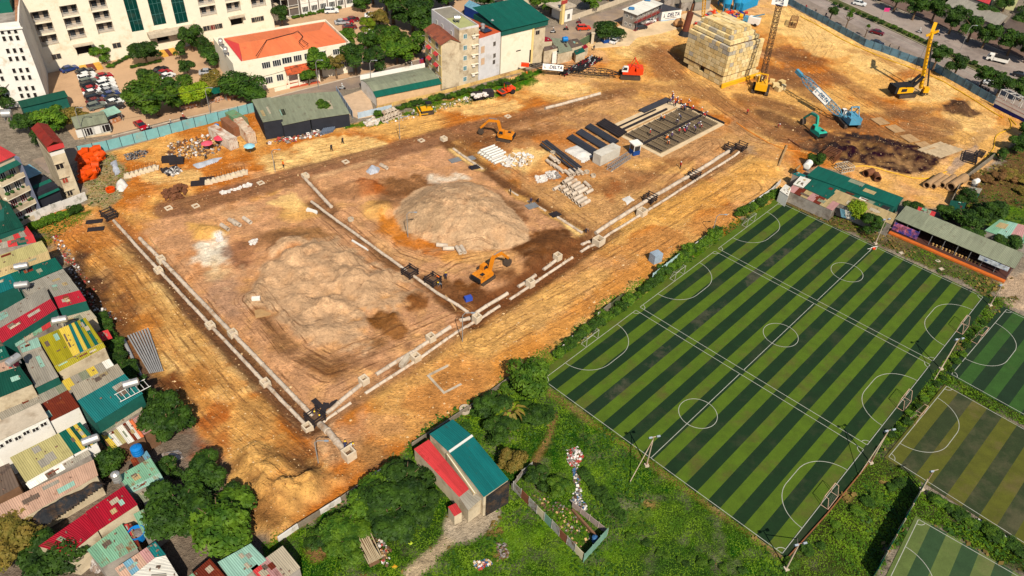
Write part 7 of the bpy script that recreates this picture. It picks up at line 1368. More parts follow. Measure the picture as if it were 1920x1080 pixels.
crane('blue crawler crane with low lattice boom and DELTA board',1588,232,heading((1600,236),(1570,205)),SKY,G(1578,218,2.2),G(1503,142,6.5),1.5,SKY,(.62,.30,1.9),True)
crane('red crawler crane with black lattice boom lowered towards the tall houses',1180,144,heading((1190,140),(1150,138)),REDM,G(1160,138,1.8),G(992,122,2.6),1.4,BLKM,(.85,.62,1.6),True)
crane('yellow crawler crane with tall dark lattice boom beside the block stack',1425,170,heading((1425,175),(1432,140)),YEL,G(1427,158,2.2),G(1470,-30,27),1.2,mat('boom_dark',C(92,66,44),var=.2),(.80,.885,4))
p = S(1692,178); t = thing('drilling_rig','tall yellow drilling rig standing near the avenue hoarding','drilling rig',p); rz = heading((1680,180),(1730,176)); u = thing('tmp','',''); tracks(u,5.4,3.4,.8,1.1); MB().sideprism([(-3.4,1.3),(1.6,1.3),(1.6,2.6),(-2.6,3.1),(-3.4,2.8)],-1.6,1.6).build('engine_house',YEL,u); MB().bx(-4.3,-3.4,-1.6,1.6,1.3,3.2).build('counterweight',BLKM,u); c = MB().bx(1.6,3.2,.5,1.6,1.5,3.4).build('cab',BLKM,u); MB().bx(1.9,3.22,.48,1.62,2.2,3.2).build('cab_glass',GLASS,c); MB().beam((1.2,-.8,2.4),(4.0,-.6,5.4),.7,.5).beam((1.2,.8,2.4),(4.0,.6,5.4),.7,.5).build('mast_link',BLKM,u); MB().bx(-2.4,-.6,-1.62,-1.6,1.7,2.6).build('grille',BLKM,u); MB().bx(-3.2,1.4,-1.5,1.5,3.12,3.16).build('walkway',BLKM,u)
for k in list(u.children): k.parent = t; k.rotation_euler = (0,0,rz)
bpy.data.objects.remove(u); f_,tp = G(1724,176,.6),G(1747,62,16.5); e_ = (tp-f_).normalized()
MB().beam(f_+e_*1.5,tp,.75,.75).build('mast',YEL,t,world=True); MB().beam(tp,G(1754,44,17.6),.9,.7).beam(tp+Vector((-1.2,0,-.8)),tp+Vector((1.6,0,.7)),.5).build('mast_head',YEL,t,world=True); MB().tube([G(1738,178,.3),G(1747,78,13.5)],.22,8).build('kelly_bar',BLKM,t,world=True); MB().lathe(tuple(G(1729,178,0.2)),[(.2,0),(.7,.1),(.7,1.5),(.3,1.7)],12).build('auger_bucket',TRK,t,world=True); MB().box(tuple(G(1736,168,2.0)),(1.4,1.2,1.4)).build('rotary_head',YEL,t,world=True); MB().tube([tp,G(1700,165,3)],.04,4).tube([tp+Vector((.5,0,0)),G(1728,178,1)],.04,4).build('rope',BLKM,t,world=True)
mh = MB()
for k in range(14): mh.box(tuple(f_.lerp(tp,.12+k*.06)+Vector((0,-.44,0))),(.35,.06,.35))
mh.build('mast_slot',BLKM,t,world=True)
p = S(950,176); t = thing('road_roller','orange road roller on the haul road below the hedge','roller',p,heading((950,176),(936,180))); MB().tube([(1.6,-1.05,.75),(1.6,1.05,.75)],.75,18).build('drum',TRK,t); [MB().tube([(-1.3,y-.25,.7),(-1.3,y+.25,.7)],.7,16).build('wheel',BLKM,t) for y in (-.85,.85)]; MB().bx(.6,2.6,-1.2,1.2,1.0,1.2).build('drum_frame',REDM,t); MB().sideprism([(-2.2,.9),(.3,.9),(.2,1.5),(-2.2,1.7)],-.9,.9).build('body',REDM,t); MB().bx(-.8,.5,-.8,.8,2.9,3.0).build('canopy',BLKM,t); [MB().bx(x-.05,x+.05,y-.05,y+.05,1.4,2.9).build('canopy_post',REDM,t) for x in (-.7,.4) for y in (-.7,.7)]
p = S(800,212); t = thing('bulldozer','yellow bulldozer with black canopy below the hedge','bulldozer',p,heading((800,212),(785,214))); tracks(t,3.2,2.0,.55,.95); MB().sideprism([(-1.4,.9),(1.5,.9),(1.5,1.6),(0,1.7),(-1.4,1.5)],-.7,.7).build('body',YEL,t); MB().bx(2.0,2.2,-1.6,1.6,.1,1.2).build('blade',YEL,t); MB().beam((2.0,1.2,.5),(0,1.4,.5),.15).beam((2.0,-1.2,.5),(0,-1.4,.5),.15).build('push_arm',YEL,t); MB().bx(-1.3,.2,-.8,.8,2.7,2.8).build('canopy',BLKM,t); [MB().bx(x-.05,x+.05,y-.05,y+.05,1.5,2.7).build('canopy_post',BLKM,t) for x in (-1.2,.1) for y in (-.7,.7)]
p = S(1283,66); t = thing('casing_tube','rust-brown leaning steel casing left of the block stack','casing',p,.4); o = MB().tube([(0,0,.3),(1.0,.4,7.0)],1.0,14).build('casing_body',mat('casing_rust',C(110,58,40),var=.35),t); MB().beam((1,.4,7),(1.4,.6,9.5),.5).build('stem',REB,t); MB().lathe((0,0,0),[(1.9,0),(1.5,.8),(1.0,1.4)],10).build('teeth',BLKM,t)
p = S(1272,50); t = thing('mixer_drum','tan mixer drum lying beside the rust-brown casing','drum',p,.5); MB().tube([(-2,0,1.3),(-.8,0,1.4),(.8,0,1.4),(2,0,1.2)],[.6,1.3,1.3,.7],14).build('drum_body',mat('drum_tan',C(190,140,90),var=.3),t); MB().bx(-1.2,1.2,-1,1,0,.5).build('cradle',REB,t)
for k,(px,py,L2,rr_) in enumerate(((1627,330,2.2,.9),(1642,337,2.0,.8))): pipes('rusty steel casing ring behind the green shacks, %s' % ('left' if k == 0 else 'right'),[(px,py,.5+k,0)],rr_,L2,REB,name='casing_ring',cat='casing')
p = S(1408,46); t = thing('service_truck','white and blue service machine behind the block stack','truck',p,2.6); MB().bx(-2.5,1,-1.1,1.1,.6,2.6).build('body',WHITE,t); MB().bx(1,2.6,-1.1,1.1,.6,2.2).build('cab',SKY,t); [MB().tube([(x,y-.15,.5),(x,y+.15,.5)],.5,12).build('wheel',BLKM,t) for x in (-1.6,1.7) for y in (-1,1)]; MB().beam((0,0,2.6),(-3.5,0,4.2),.3).build('arm',SKY,t)
litter('machine_parts','orange, blue and yellow machine parts strewn in front of the silos',[(1300,48),(1330,22),(1400,24),(1395,36),(1340,40),(1310,52)],130,[REDM,mat('parts_navy',C(30,50,120)),YEL,LG,mat('parts_red',C(200,50,30))],size=(.4,1.4),hmax=.4,cat='parts',seed=41); lattice(thing('yellow_mast','slim yellow lattice mast at the top edge beside the silos','mast',S(1318,34)),S(1318,34),G(1322,-20,10),.9,YEL,'mast_frame')
# ------------------------------------------------------------------ cars, motorcycles, people
TYRE = mat('tyre',C(30,28,28),var=.1); RIM = mat('wheel_rim',C(160,160,164),metal=.5,rough=.4,var=.05); HEADL = glassmat('headlight',C(230,230,225)); TAIL = glassmat('taillight',C(150,20,20)); CARM = {}
def car_proto(cname,c,suv=False,van=False):
    m = mat('car_'+cname,c,rough=.25,var=.06,spec=.5); t = thing('car','x','car'); z = .15 if suv else 0; L_ = 2.2
    lo = MB().sideprism([(-2.15,.35),(2.15,.35),(2.2,.6),(2.05,.85+z),(1.0,.95+z),(-1.7,1.0+z),(-2.15,.9+z),(-2.2,.6)],-.88,.88).build('body',m,t)
    g = MB(); top = 1.42+z*1.6; b0,b1 = (-1.75,1.15) if not suv else (-2.05,1.05); r0,r1 = (-1.0,.35) if not suv else (-1.75,.35); zb = .95+z
    g.add([(b0,-.8,zb),(b1,-.8,zb),(b1,.8,zb),(b0,.8,zb),(r0,-.64,top),(r1,-.64,top),(r1,.64,top),(r0,.64,top)],[(0,1,5,4),(1,2,6,5),(2,3,7,6),(3,0,4,7),(4,5,6,7)]); g.build('windows',GLASS,t)
    MB().bx(r0-.02,r1+.02,-.66,.66,top-.02,top+.05).build('roof',m,t)
    for x in (-.28,): MB().add([(x-.05,-.82,zb),(x+.05,-.82,zb),(x+.03,-.65,top),(x-.03,-.65,top)],[(0,1,2,3)]).add([(x-.05,.82,zb),(x+.05,.82,zb),(x+.03,.65,top),(x-.03,.65,top)],[(3,2,1,0)]).build('pillar',m,t)
    for x in (-1.35,1.35):
        for y in (-.8,.8): w = MB().tube([(x,y-.11,.33),(x,y+.11,.33)],.33,12).build('wheel',TYRE,t); MB().tube([(x,y-.12,.33),(x,y+.12,.33)],.19,8).build('rim',RIM,w)
    for y in (-.62,.62): MB().bx(2.08,2.2,y-.2,y+.2,.62,.78).build('headlight',HEADL,t); MB().bx(-2.2,-2.12,y-.2,y+.2,.68,.84).build('taillight',TAIL,t); MB().bx(.75,.95,y*1.45-.08,y*1.45+.08,.98+z,1.1+z).build('mirror',m,t)
    PROTOS.append(t); return t
CP = {n: car_proto(n,c,s) for n,c,s in (('white',C(244,244,240),0),('whitesuv',C(240,240,236),1),('black',C(34,34,38),0),('blacksuv',C(40,40,46),1),('red',C(176,16,36),0),('silver',C(176,178,180),0),('blue',C(30,60,120),0),('greygreen',C(110,120,112),1),('darkred',C(110,20,30),0),('taxi',C(226,64,30),1))}
def car(kind,px,py,rz,label,group=None):
    p = G(px,py); place(CP[kind],(p.x,p.y,max(.02,hz(p.x,p.y)+.02)),rz,label,group)
HP = heading((150,147),(181,139)); cn = dict(white='white car',whitesuv='white SUV',black='black car',blacksuv='black SUV',red='red car',silver='silver car',blue='blue car',greygreen='grey-green SUV',darkred='dark red car',taxi='orange-red taxi')
for col_,lst in (('left',[(160,138,'black'),(164,145,'white'),(166,151,'whitesuv'),(168,158,'greygreen'),(170,164,'blacksuv'),(173,171,'red'),(175,178,'white'),(178,185,'blacksuv'),(181,194,'darkred'),(183,203,'greygreen')]),('right',[(195,147,'red'),(198,155,'white'),(200,161,'whitesuv'),(203,168,'white'),(205,174,'silver'),(209,181,'blue'),(214,188,'black'),(215,196,'white'),(217,205,'blacksuv')])):
    for k,(px,py,c) in enumerate(lst): car(c,px,py,HP+random.uniform(-.05,.05),'%s in the %s car park column, %s from the back' % (cn[c],col_,ORD[k]),'cars in the hospital car park')
for px,py,c,rz,lab in ((131,133,'blue',HP+.1,'dark blue car in the tower shadow by the cream building'),(170,225,'darkred',HP,'dark red car beside the roadside shop, left'),(213,225,'darkred',HP+.2,'dark red car under the mint awning, right of shop'),(265,239,'red',-.75,'bright red car on the street beside the teal hoarding'),(301,135,'black',HP+.3,'black car left of the small trees behind the big street tree'),(308,141,'red',HP+.3,'red car beside the black one behind the street tree'),(314,147,'white',HP+.3,'white car half under the street trees'),(390,139,'silver',.3,'silver car at the corner of the orange roof building'),(325,165,'whitesuv',HP,'white SUV under the street trees, front'),(334,176,'white',HP,'white car under the street trees nearest the street'),
                      (622,24,'whitesuv',.3,'white SUV in front of the grey school building'),(650,44,'red',.4,'red car parked behind the orange roof, front left'),(661,40,'darkred',.4,'dark red car parked behind the orange roof, rear'),(656,54,'darkred',.4,'dark red car parked behind the orange roof, front right'),(641,45,'silver',.4,'silver car parked behind the orange roof, leftmost'),(697,32,'white',.2,'white car under the park trees'),(692,64,'white',-.5,'white car along the park lane, front'),(700,55,'silver',-.5,'silver car along the park lane, rear'),(758,138,'black',.35,'black car on the street behind the vault shed'),(1094,56,'taxi',.25,'orange-red taxi on the street above the site entrance'),(1200,55,'blacksuv',.5,'black SUV in front of the container office'),(1217,43,'whitesuv',.6,'white SUV in front of the container office'),(1152,80,'white',1.1,'white car beside the entrance guard booth'),
                      (1611,10,'whitesuv',-.5,'white SUV on the far carriageway at the top edge'),(1644,64,'darkred',-.6,'dark red SUV driving on the near carriageway'),(1857,160,'white',-.55,'white car on the near carriageway behind the trees'),(1912,144,'black',-.5,'black car at the right edge of the avenue'),(1643,84,'black',-.6,'dark car against the avenue hoarding')): car(c,px,py,rz,lab)
p = G(1868,116); t = thing('pickup_truck','white flatbed truck with dark tarpaulin on the far carriageway','truck',(p.x,p.y,.02),-.52+PI); MB().sideprism([(1.2,.4),(3.0,.4),(3.0,1.2),(2.5,2.1),(1.2,2.1)],-.95,.95).build('cab',WHITE,t); MB().bx(-3,1.1,-1,1,.6,1.5).build('bed',WHITE,t); MB().bx(-2.8,1.0,-.95,.95,1.5,2.0).build('tarpaulin',BLKM,t); MB().sideprism([(2.0,1.3),(2.93,1.3),(2.52,1.98),(2.0,1.98)],-.97,.97).build('cab_glass',GLASS,t); [MB().tube([(x,y-.13,.42),(x,y+.13,.42)],.42,12).build('wheel',TYRE,t) for x in (-2,2) for y in (-.85,.85)]
def bike_proto(c):
    t = thing('motorcycle','x','motorcycle'); m = mat('bike_%d' % int(c[0]*999),c,rough=.4)
    for x in (-.62,.62): MB().tube([(x,-.05,.28),(x,.05,.28)],.28,10).build('wheel',TYRE,t)
    MB().sideprism([(-.75,.5),(.1,.35),(.45,.5),(.55,.95),(.4,1.0),(.2,.55),(-.3,.62),(-.8,.72)],-.14,.14).build('fairing',m,t); MB().bx(-.75,.1,-.15,.15,.72,.82).build('seat',BLKM,t); MB().tube([(.45,-.33,1.02),(.45,.33,1.02)],.03,6).build('handlebar',BLKM,t); PROTOS.append(t); return t
BK = [bike_proto(c) for c in (C(40,40,46),C(150,30,40),C(40,60,120),C(210,210,210))]
dn = ['dark','red','blue','white']
k = 0
for r_ in range(5):
    for q in range(14):
        px = 1052+q*4.3+r_*4.6; py = 140-q*2.3+r_*1.2
        if r_ > 2 and q < 4: continue
        p = G(px,py); i = random.choice((0,0,0,1,2,3)); place(BK[i],(p.x,p.y,hz(p.x,p.y)),.9+random.uniform(-.2,.2),'%s motorcycle in the crowded bike park behind the red crane boom' % dn[i],'%s motorcycles in the bike park' % dn[i]); k += 1
# people: one skinned body per pose, coloured by height; helmets as children
SKIN = mat('skin',C(190,140,110)); CL = {'navy': C(40,46,80),'purple': C(90,70,110),'orange': C(240,120,40),'grey': C(120,120,124),'white': C(226,226,220),'dark': C(44,44,48),'red': C(190,50,50)}
def body_mesh(pose):
    A = {'stand': dict(),'bend': dict(lean=.9),'walk': dict(st=.28),'sit': dict(sit=1)}[pose]; ln = A.get('lean',0); st_ = A.get('st',0); si = A.get('sit',0)
    hip = Vector((0,0,.95 if not si else .75)); c,s = math.cos(ln),math.sin(ln); up = lambda d: hip+Vector((s*d,0,c*d))
    V = [hip,up(.28),up(.5),up(.62),up(.72)+Vector((.02,0,0)),up(.82)+Vector((.02,0,0))]; R_ = [.16,.15,.17,.07,.11,.10]; E = [(0,1),(1,2),(2,3),(3,4),(4,5)]
    for y in (-1,1):
        i = len(V); kx = st_*y+(.42 if si else .02); V += [hip+Vector((0,y*.1,-.05)),Vector((kx*.6+(.1 if si else 0),y*.13,.5 if not si else .68)),Vector((kx if not si else .4,y*.13,.08 if not si else .25)),Vector((kx+.14 if not si else .52,y*.14,.04 if not si else .22))]; R_ += [.11,.075,.05,.05]; E += [(0,i),(i,i+1),(i+1,i+2),(i+2,i+3)]
        i = len(V); sh_ = up(.52)+Vector((0,y*.2,0)); hd = (.35 if ln or si else .06+st_*-y*.5); V += [sh_,sh_+Vector((hd*.4,y*.07,-.28)),sh_+Vector((hd,y*.06,-.5)),sh_+Vector((hd+.03,y*.06,-.58))]; R_ += [.07,.05,.038,.045]; E += [(2,i),(i,i+1),(i+1,i+2),(i+2,i+3)]
    me_ = bpy.data.meshes.new('tmp'); me_.from_pydata(V,E,[]); o = link('tmp',me_); md = o.modifiers.new('s','SKIN'); [setattr(me_.skin_vertices[0].data[i],'radius',(r,r)) for i,r in enumerate(R_)]; me_.skin_vertices[0].data[0].use_root = True; o.modifiers.new('d','SUBSURF').levels = 1
    r = bpy.data.meshes.new_from_object(o.evaluated_get(bpy.context.evaluated_depsgraph_get())); bpy.data.objects.remove(o); return r,V[5]
BODY = {k_: body_mesh(k_) for k_ in ('stand','bend','walk','sit')}; _pm = {}
def person(label,px=0,py=0,pose='stand',top='navy',legs='dark',helmet='white',rz=None,dz=0.0,group=None,loc=None):
    key = (pose,top,legs)
    if key not in _pm:
        me_,hd = BODY[pose]; me_ = me_.copy(); me_.materials.clear(); [me_.materials.append(m_) for m_ in (SKIN,mat('cloth_'+top,CL[top]),mat('cloth_'+legs,CL[legs]))]; hz_ = .92 if pose != 'sit' else .76
        for f in me_.polygons: f.material_index = 2 if f.center.z < hz_ and f.center.x < .5 and abs(f.center.y) < .24 else (0 if (f.center-hd).length < .2 else 1)
        _pm[key] = (me_,hd)
    me_,hd = _pm[key]; p = loc or S(px,py); o = link('person',me_); o.location = (p[0],p[1],p[2]+dz); o.rotation_euler = (0,0,random.uniform(0,6) if rz is None else rz); tag(o,label,'person',group)
    if helmet: MB().lathe((hd.x,hd.y,hd.z),[(.155,-.02),(.14,.06),(.06,.13)],10).build('helmet',mat('helmet_'+helmet,{'white': C(240,240,236),'yellow': C(244,200,30),'red': C(200,50,40)}[helmet],rough=.4),o)
    return o
W,D = RAFT.W,RAFT.D; rn = 0
for zone_,n,(u0,u1,v0,v1) in (('on the upper rebar bed',7,(.1,.9,.42,.68)),('on the lower rebar bed',11,(.2,.8,.08,.32)),('clustered at the top corner of the raft',14,(.9,1.05,.6,1.0)),('along the right rim of the raft',5,(.93,1.0,.2,.6))):
    for k in range(n):
        q = RAFT.t.matrix_basis @ Vector((W*random.uniform(u0,u1),D*random.uniform(v0,v1),.45)); c = random.choice(['purple','navy','red','orange']); ps = random.choice(['bend','stand','bend']); person('worker in %s, %s, %s' % (c,'bending over' if ps == 'bend' else 'standing upright',zone_),pose=ps,top=c,helmet='white',loc=q,group='%s %s workers %s' % (c,ps,zone_))
for px,py,ps,c,h,lab in ((622,283,'walk','dark',None,'person in dark clothes walking on the yellow sand, left of two'),(643,270,'walk','dark',None,'person in dark clothes walking on the yellow sand, right of two'),(532,314,'stand','orange','yellow','worker in orange at the edge of the brown haul road'),(1275,316,'stand','red','white','worker in red standing alone below the raft foundation'),(588,778,'bend','navy','yellow','worker bending behind the front corner formwork'),(602,785,'bend','navy','yellow','worker with yellow helmet beside the front corner formwork'),(648,846,'bend','navy','yellow','worker crouching at the last manhole box, left'),(655,843,'bend','white','yellow','worker in white at the last manhole box, right'),(836,525,'stand','navy','yellow','worker standing left of the yellow-orange excavator'),(824,528,'bend','orange','yellow','worker in orange at the right formwork cage'),(828,540,'bend','grey','yellow','worker in grey at the right formwork cage'),(995,383,'stand','navy',None,'worker standing at the drain pit plate'),(1008,380,'bend','dark',None,'worker bending beside the drain pit plate'),(957,365,'stand','dark',None,'worker beside the narrow sanded trench'),(1098,437,'bend','navy',None,'worker at the corner of the clean pipe lines'),(882,318,'bend','navy',None,'worker at the lower end of the sanded run'),(243,174,'stand','white',None,'person in white standing in the car park'),(388,300,'sit','dark',None,'person crouching below the pink parasol'),(1113,95,'stand','dark',None,'person standing at the site entrance'),(1400,215,'stand','red',None,'person in red by the track below the yellow crane'),(1458,240,'bend','red','white','worker with tools left of the teal excavator'),(776,216,'stand','white',None,'person in white beside the bulldozer'),(1666,92,'walk','dark',None,'pedestrian on the near carriageway, left'),(1683,96,'walk','dark',None,'pedestrian on the near carriageway, right'),(1510,18,'stand','red',None,'person in red beside the hoarding at the top'),(1528,26,'walk','dark',None,'pedestrian on the pavement behind the hoarding, first'),(1547,33,'walk','navy',None,'pedestrian on the pavement behind the hoarding, second'),(987,144,'stand','orange',None,'worker in orange in the hedge below the green roof house')):
    person(lab,px,py,ps,c,'dark',h)
for px,py,rz,i,lab in ((322,237,.3,3,'left on the street beside the teal hoarding'),(345,225,.3,0,'passing the street food stalls'),(282,246,.3,2,'closest behind the bright red car'),(642,168,.3,3,'turning at the forecourt'),(772,128,.3,0,'near the shop sign'),(1037,62,.25,3,'on the street left of three'),(1061,57,.25,0,'on the street middle of three'),(1085,44,.25,1,'on the street above the taxi'),(1723,62,-.5,3,'on the far carriageway, left'),(1757,66,-.5,0,'on the far carriageway, right'),(1770,134,-.5,3,'on the near carriageway behind the rig')):
    p = G(px,py); place(BK[i],(p.x,p.y,.02),rz,'%s motorcycle %s' % (dn[i],lab)); person('rider on the %s motorcycle %s' % (dn[i],lab),pose='sit',top=random.choice(['navy','grey','red','white']),helmet='white',rz=rz,loc=(p.x,p.y,.12))
for k in range(5): p = G(1826+k*6,166+k*2); place(BK[k % 3],(p.x,p.y,.15),.6,'%s motorcycle parked on the avenue pavement, %s from the left' % (dn[k % 3],ORD[k]))
for k in range(6): p = G(525+k*9,152-k*2); place(BK[k % 4],(p.x,p.y,.05),1.2,'%s motorcycle at the orange roof building, %s from the left' % (dn[k % 4],ORD[k]))
drop_protos()
GALV = mat('lamp_pole',C(150,146,140),var=.1)
def lamp_post(label,px,py,h,arm=1.5,rz=0.0,z=None):
    p = S(px,py); t = thing('street_lamp',label,'street lamp',p,rz,'lamp posts'); MB().tube([(0,0,0),(0,0,h*.9),(arm*.3,0,h),(arm,0,h+.1)],.08,8).build('pole',GALV,t); MB().box((arm+.2,0,h+.1),(.6,.25,.12)).build('lamp_head',LAMP,t)
for px,py,h,lab in ((867,640,6.5,'lamp pole at the front of the long wet trench'),(765,445,6,'lamp pole at the left foot of the grey mound'),(516,322,5.5,'lamp pole on the yellow sand by the haul road'),(395,215,7,'street lamp beside the big street tree'),(160,262,8,'street lamp behind the rust-roofed tube house'),(697,168,8,'pale street pole at the forecourt corner'),(598,168,8,'dark street pole behind the long shed'),(790,112,7,'street lamp near the yellow house'),(1800,95,8,'street lamp on the avenue median'),(750,262,6,'slim pole on the haul road below the hedge'),(597,868,5,'slim pole at the front corner by the formwork'),(1335,440,5,'slim pole beside the pitch boundary hedge')): lamp_post(lab,px,py,h)
for k,(px,py,hh_) in enumerate(((1650,40,4.5),(1866,97,4.5))): p = G(px,py); t = thing('banner_flag',['pink banner flag on the avenue median','pink banner flag by the far pavement'][k],'flag',p); MB().tube([(0,0,0),(0,0,hh_)],.05,6).build('pole',GALV,t); MB().box((.9,0,hh_-.6),(1.8,.05,1.2)).build('cloth',mat('flag_pink',C(226,60,130),var=.3),t)

# ------------------------------------------------------------------ street stalls and other small things
for k,(a,b_,m_,lab) in enumerate(((( 392,196),(424,187),'green','dark green street stall awning right of the yellow-green tree'),((425,190),(462,180),'mint','pale mint street stall awning under the huge round tree'),((338,208),(380,200),'orange','orange street food awning under the big spreading tree'),((205,236),(232,226),'mint2','mint gate awning left of the car park entrance'))):
    b = Bld('street_stall',lab,a,b_,3,2.6,cat='stall'); sheets_local(b.t,[(0,2.6,2.9),(b.W,2.6,2.9),(b.W,-.3,2.4),(0,-.3,2.4)],m_,3)
    for x in (.1,b.W-.1):
        for y in (0,2.4): MB().bx(x-.05,x+.05,y-.05,y+.05,0,2.5).build('post',GALV,b.t)
    b.box('counter',mat('stall_counter',C(190,120,70),var=.5,scale=2,stain=C(226,220,210),stain_amt=.5,stain_scale=1.5),.4,b.W-.4,.3,.9,0,.95)
p = G(1636,470); t = thing('training_goal','tiny orange and white goal frame on the farthest pitch','goal',(p.x,p.y,.04),.4); MB().tube([(-.8,0,0),(-.8,0,.9),(.8,0,.9),(.8,0,0)],.06,6).build('goal_frame',WHITE,t); MB().tube([(-.8,.7,.05),(.8,.7,.05)],.05,6).build('base_bar',WHITE,t); MB().lathe((.6,.4,.05),[(.35,0),(.3,.25),(.1,.4)],10).build('bib_heap',REDM,t)
for k,(px,py) in enumerate(((1765,505),(1758,490),(1690,475))): slab('drain_cover','small pale drain cover on the verge before the canteen, %s from the mast' % ['third','second','first'][k],px,py,(.9,.7,.1),CONCM,.4,cat='drain cover')
for k,(x,y,s_,lab) in enumerate(((1093,885,1,'blue plastic bag in the rubbish trail'),(908,1053,1,'yellow plastic bag beside the coloured rubbish'),(770,1018,1.2,'lime plastic sheet in the meadow left of the path'),(740,1062,1.4,'yellow plastic sheet below the burnt rubbish'))): heap('plastic_bag',lab,[(x-5*s_,y),(x,y-4*s_),(x+5*s_,y),(x,y+4*s_)],0,.3,mat('bag_%d' % k,(C(60,140,150),C(226,190,60),C(190,210,60),C(230,170,40))[k]),'bag',8,60+k)
for k in range(3):
    px,py = ((70,820),(20,842),(160,700))[k]
for k,(a,b_,z0,z1,lab) in enumerate((((697,168),(598,168),8,8,'overhead street cable between the two street poles'),((697,168),(790,112),8,7,'overhead street cable from the forecourt pole to the yellow house'),((598,168),(395,215),8,7,'overhead street cable over the long shed towards the street tree'),((160,262),(395,215),8,7,'overhead street cable above the teal hoarding'))):
    A,B = G(*a)+Vector((0,0,z0)),G(*b_)+Vector((0,0,z1)); cable('overhead_cable',lab,[A.lerp(B,q/8)-Vector((0,0,4*.9*(q/8)*(1-q/8))) for q in range(9)],.05,BLACKM)
# ------------------------------------------------------------------ trees, shrubs, grass
def leafmat(name,c1,c2,rnd=.25):
    m,nt,b = nodes(name); N = nt.nodes; L = nt.links; tc = N.new('ShaderNodeTexCoord'); oi = N.new('ShaderNodeObjectInfo')
    n = N.new('ShaderNodeTexNoise'); n.inputs['Scale'].default_value = 2.6; n.inputs['Detail'].default_value = 5; L.new(tc.outputs['Object'],n.inputs['Vector'])
    r = N.new('ShaderNodeMapRange'); r.inputs[1].default_value = .36; r.inputs[2].default_value = .64; L.new(n.outputs[0],r.inputs[0]); mx = N.new('ShaderNodeMix'); mx.data_type = 'RGBA'; mx.inputs[6].default_value = c1; mx.inputs[7].default_value = c2; L.new(r.outputs[0],mx.inputs[0])
    k = N.new('ShaderNodeMapRange'); k.inputs[3].default_value = 1-rnd; k.inputs[4].default_value = 1+rnd; L.new(oi.outputs['Random'],k.inputs[0]); v = N.new('ShaderNodeVectorMath'); v.operation = 'SCALE'; L.new(mx.outputs[2],v.inputs[0]); L.new(k.outputs[0],v.inputs['Scale']); L.new(v.outputs[0],b.inputs['Base Color'])
    b.inputs['Roughness'].default_value = .65; b.inputs['Specular IOR Level'].default_value = .15; return m
LEAF = [leafmat('leaf_dark',C(32,58,14),C(62,92,20)),leafmat('leaf_mid',C(48,82,14),C(92,122,24)),leafmat('leaf_bright',C(90,118,10),C(132,150,22)),leafmat('leaf_dry',C(104,98,36),C(140,116,50)),leafmat('leaf_brown',C(110,76,40),C(140,104,60))]
BARK = mat('bark',C(120,96,72),var=.3)
def crown_mesh(seed,flat=.8,n=2600,blobs=16,leaf=.12):
    r = np.random.default_rng(seed); B = []
    for k in range(blobs):
        a = r.uniform(0,2*PI); d = r.uniform(.1,.68)**.8; B.append((d*math.cos(a),d*math.sin(a),r.uniform(-.45,.5)*flat,r.uniform(.26,.46)))
    B = np.array(B); i = r.integers(0,blobs,n); v = r.normal(size=(n,3)); v /= np.linalg.norm(v,axis=1)[:,None]; v[:,2] = np.where(v[:,2] < -.3,-v[:,2],v[:,2])
    rad = B[i,3]*r.uniform(.72,1.06,n); P = B[i,:3]+v*rad[:,None]*np.array([1,1,.85]); nr = v+r.normal(size=(n,3))*.45+np.array([0,0,.35]); nr /= np.linalg.norm(nr,axis=1)[:,None]
    t = np.cross(nr,r.normal(size=(n,3))); t /= np.linalg.norm(t,axis=1)[:,None]; u = np.cross(nr,t); s = (leaf*r.uniform(.5,1.15,n))[:,None]
    Q = np.stack([P-t*s,P+u*s*.55+nr*s*.12,P+t*s,P-u*s*.55-nr*s*.1],1).reshape(-1,3); me_ = bpy.data.meshes.new('crown'); me_.vertices.add(4*n); me_.vertices.foreach_set('co',Q.astype(np.float32).ravel()); me_.loops.add(4*n); me_.loops.foreach_set('vertex_index',np.arange(4*n,dtype=np.int32)); me_.polygons.add(n); me_.polygons.foreach_set('loop_start',np.arange(0,4*n,4,dtype=np.int32)); me_.update(calc_edges=True); return me_
CROWN = {}
def crown(kind,var):
    key = (kind,var)
    if key not in CROWN:
        if ('g',var) not in CROWN: CROWN['g',var] = crown_mesh(100+var,.75 if var % 2 else 1.0,6500 if var < 4 else 2200,15+var*2,.078 if var < 4 else .12)
        q = CROWN['g',var].copy(); q.materials.append(LEAF[kind]); CROWN[key] = q
    return CROWN[key]
tm = MB(); tm.tube([(0,0,-.02),(.01,0,.3),(.0,.02,.62),(.03,.0,.8)],[.045,.032,.026,.012],8)
for a in range(6): c_,s_ = math.cos(a*1.05),math.sin(a*1.05); tm.tube([(0,0,.45+.05*(a % 3)),(c_*.16,s_*.16,.66),(c_*.34,s_*.34,.82)],[.018,.012,.005],5)
TM = bpy.data.meshes.new('trunk'); TM.from_pydata(tm.v,[],tm.f); TM.materials.append(BARK)
ti = 0
def tree(px,py,R_,Hh,kind,label,group=None,name='tree',loc=None):
    global ti
    p = loc or S(px,py); t = thing(name,label,name,p,random.uniform(0,6),group); ch = min(R_*1.05,Hh*.52); c = link('crown',crown(kind,ti % 4 if R_ > 1.6 else 4+ti % 2),t); c.location = (0,0,Hh-ch*.95); c.scale = (R_,R_*random.uniform(.88,1.1),ch); c.rotation_euler = (0,0,random.uniform(0,6)); k = link('trunk' if name == 'tree' else 'stem',TM,t); k.scale = (Hh,Hh,Hh*.92); ti += 1; return t
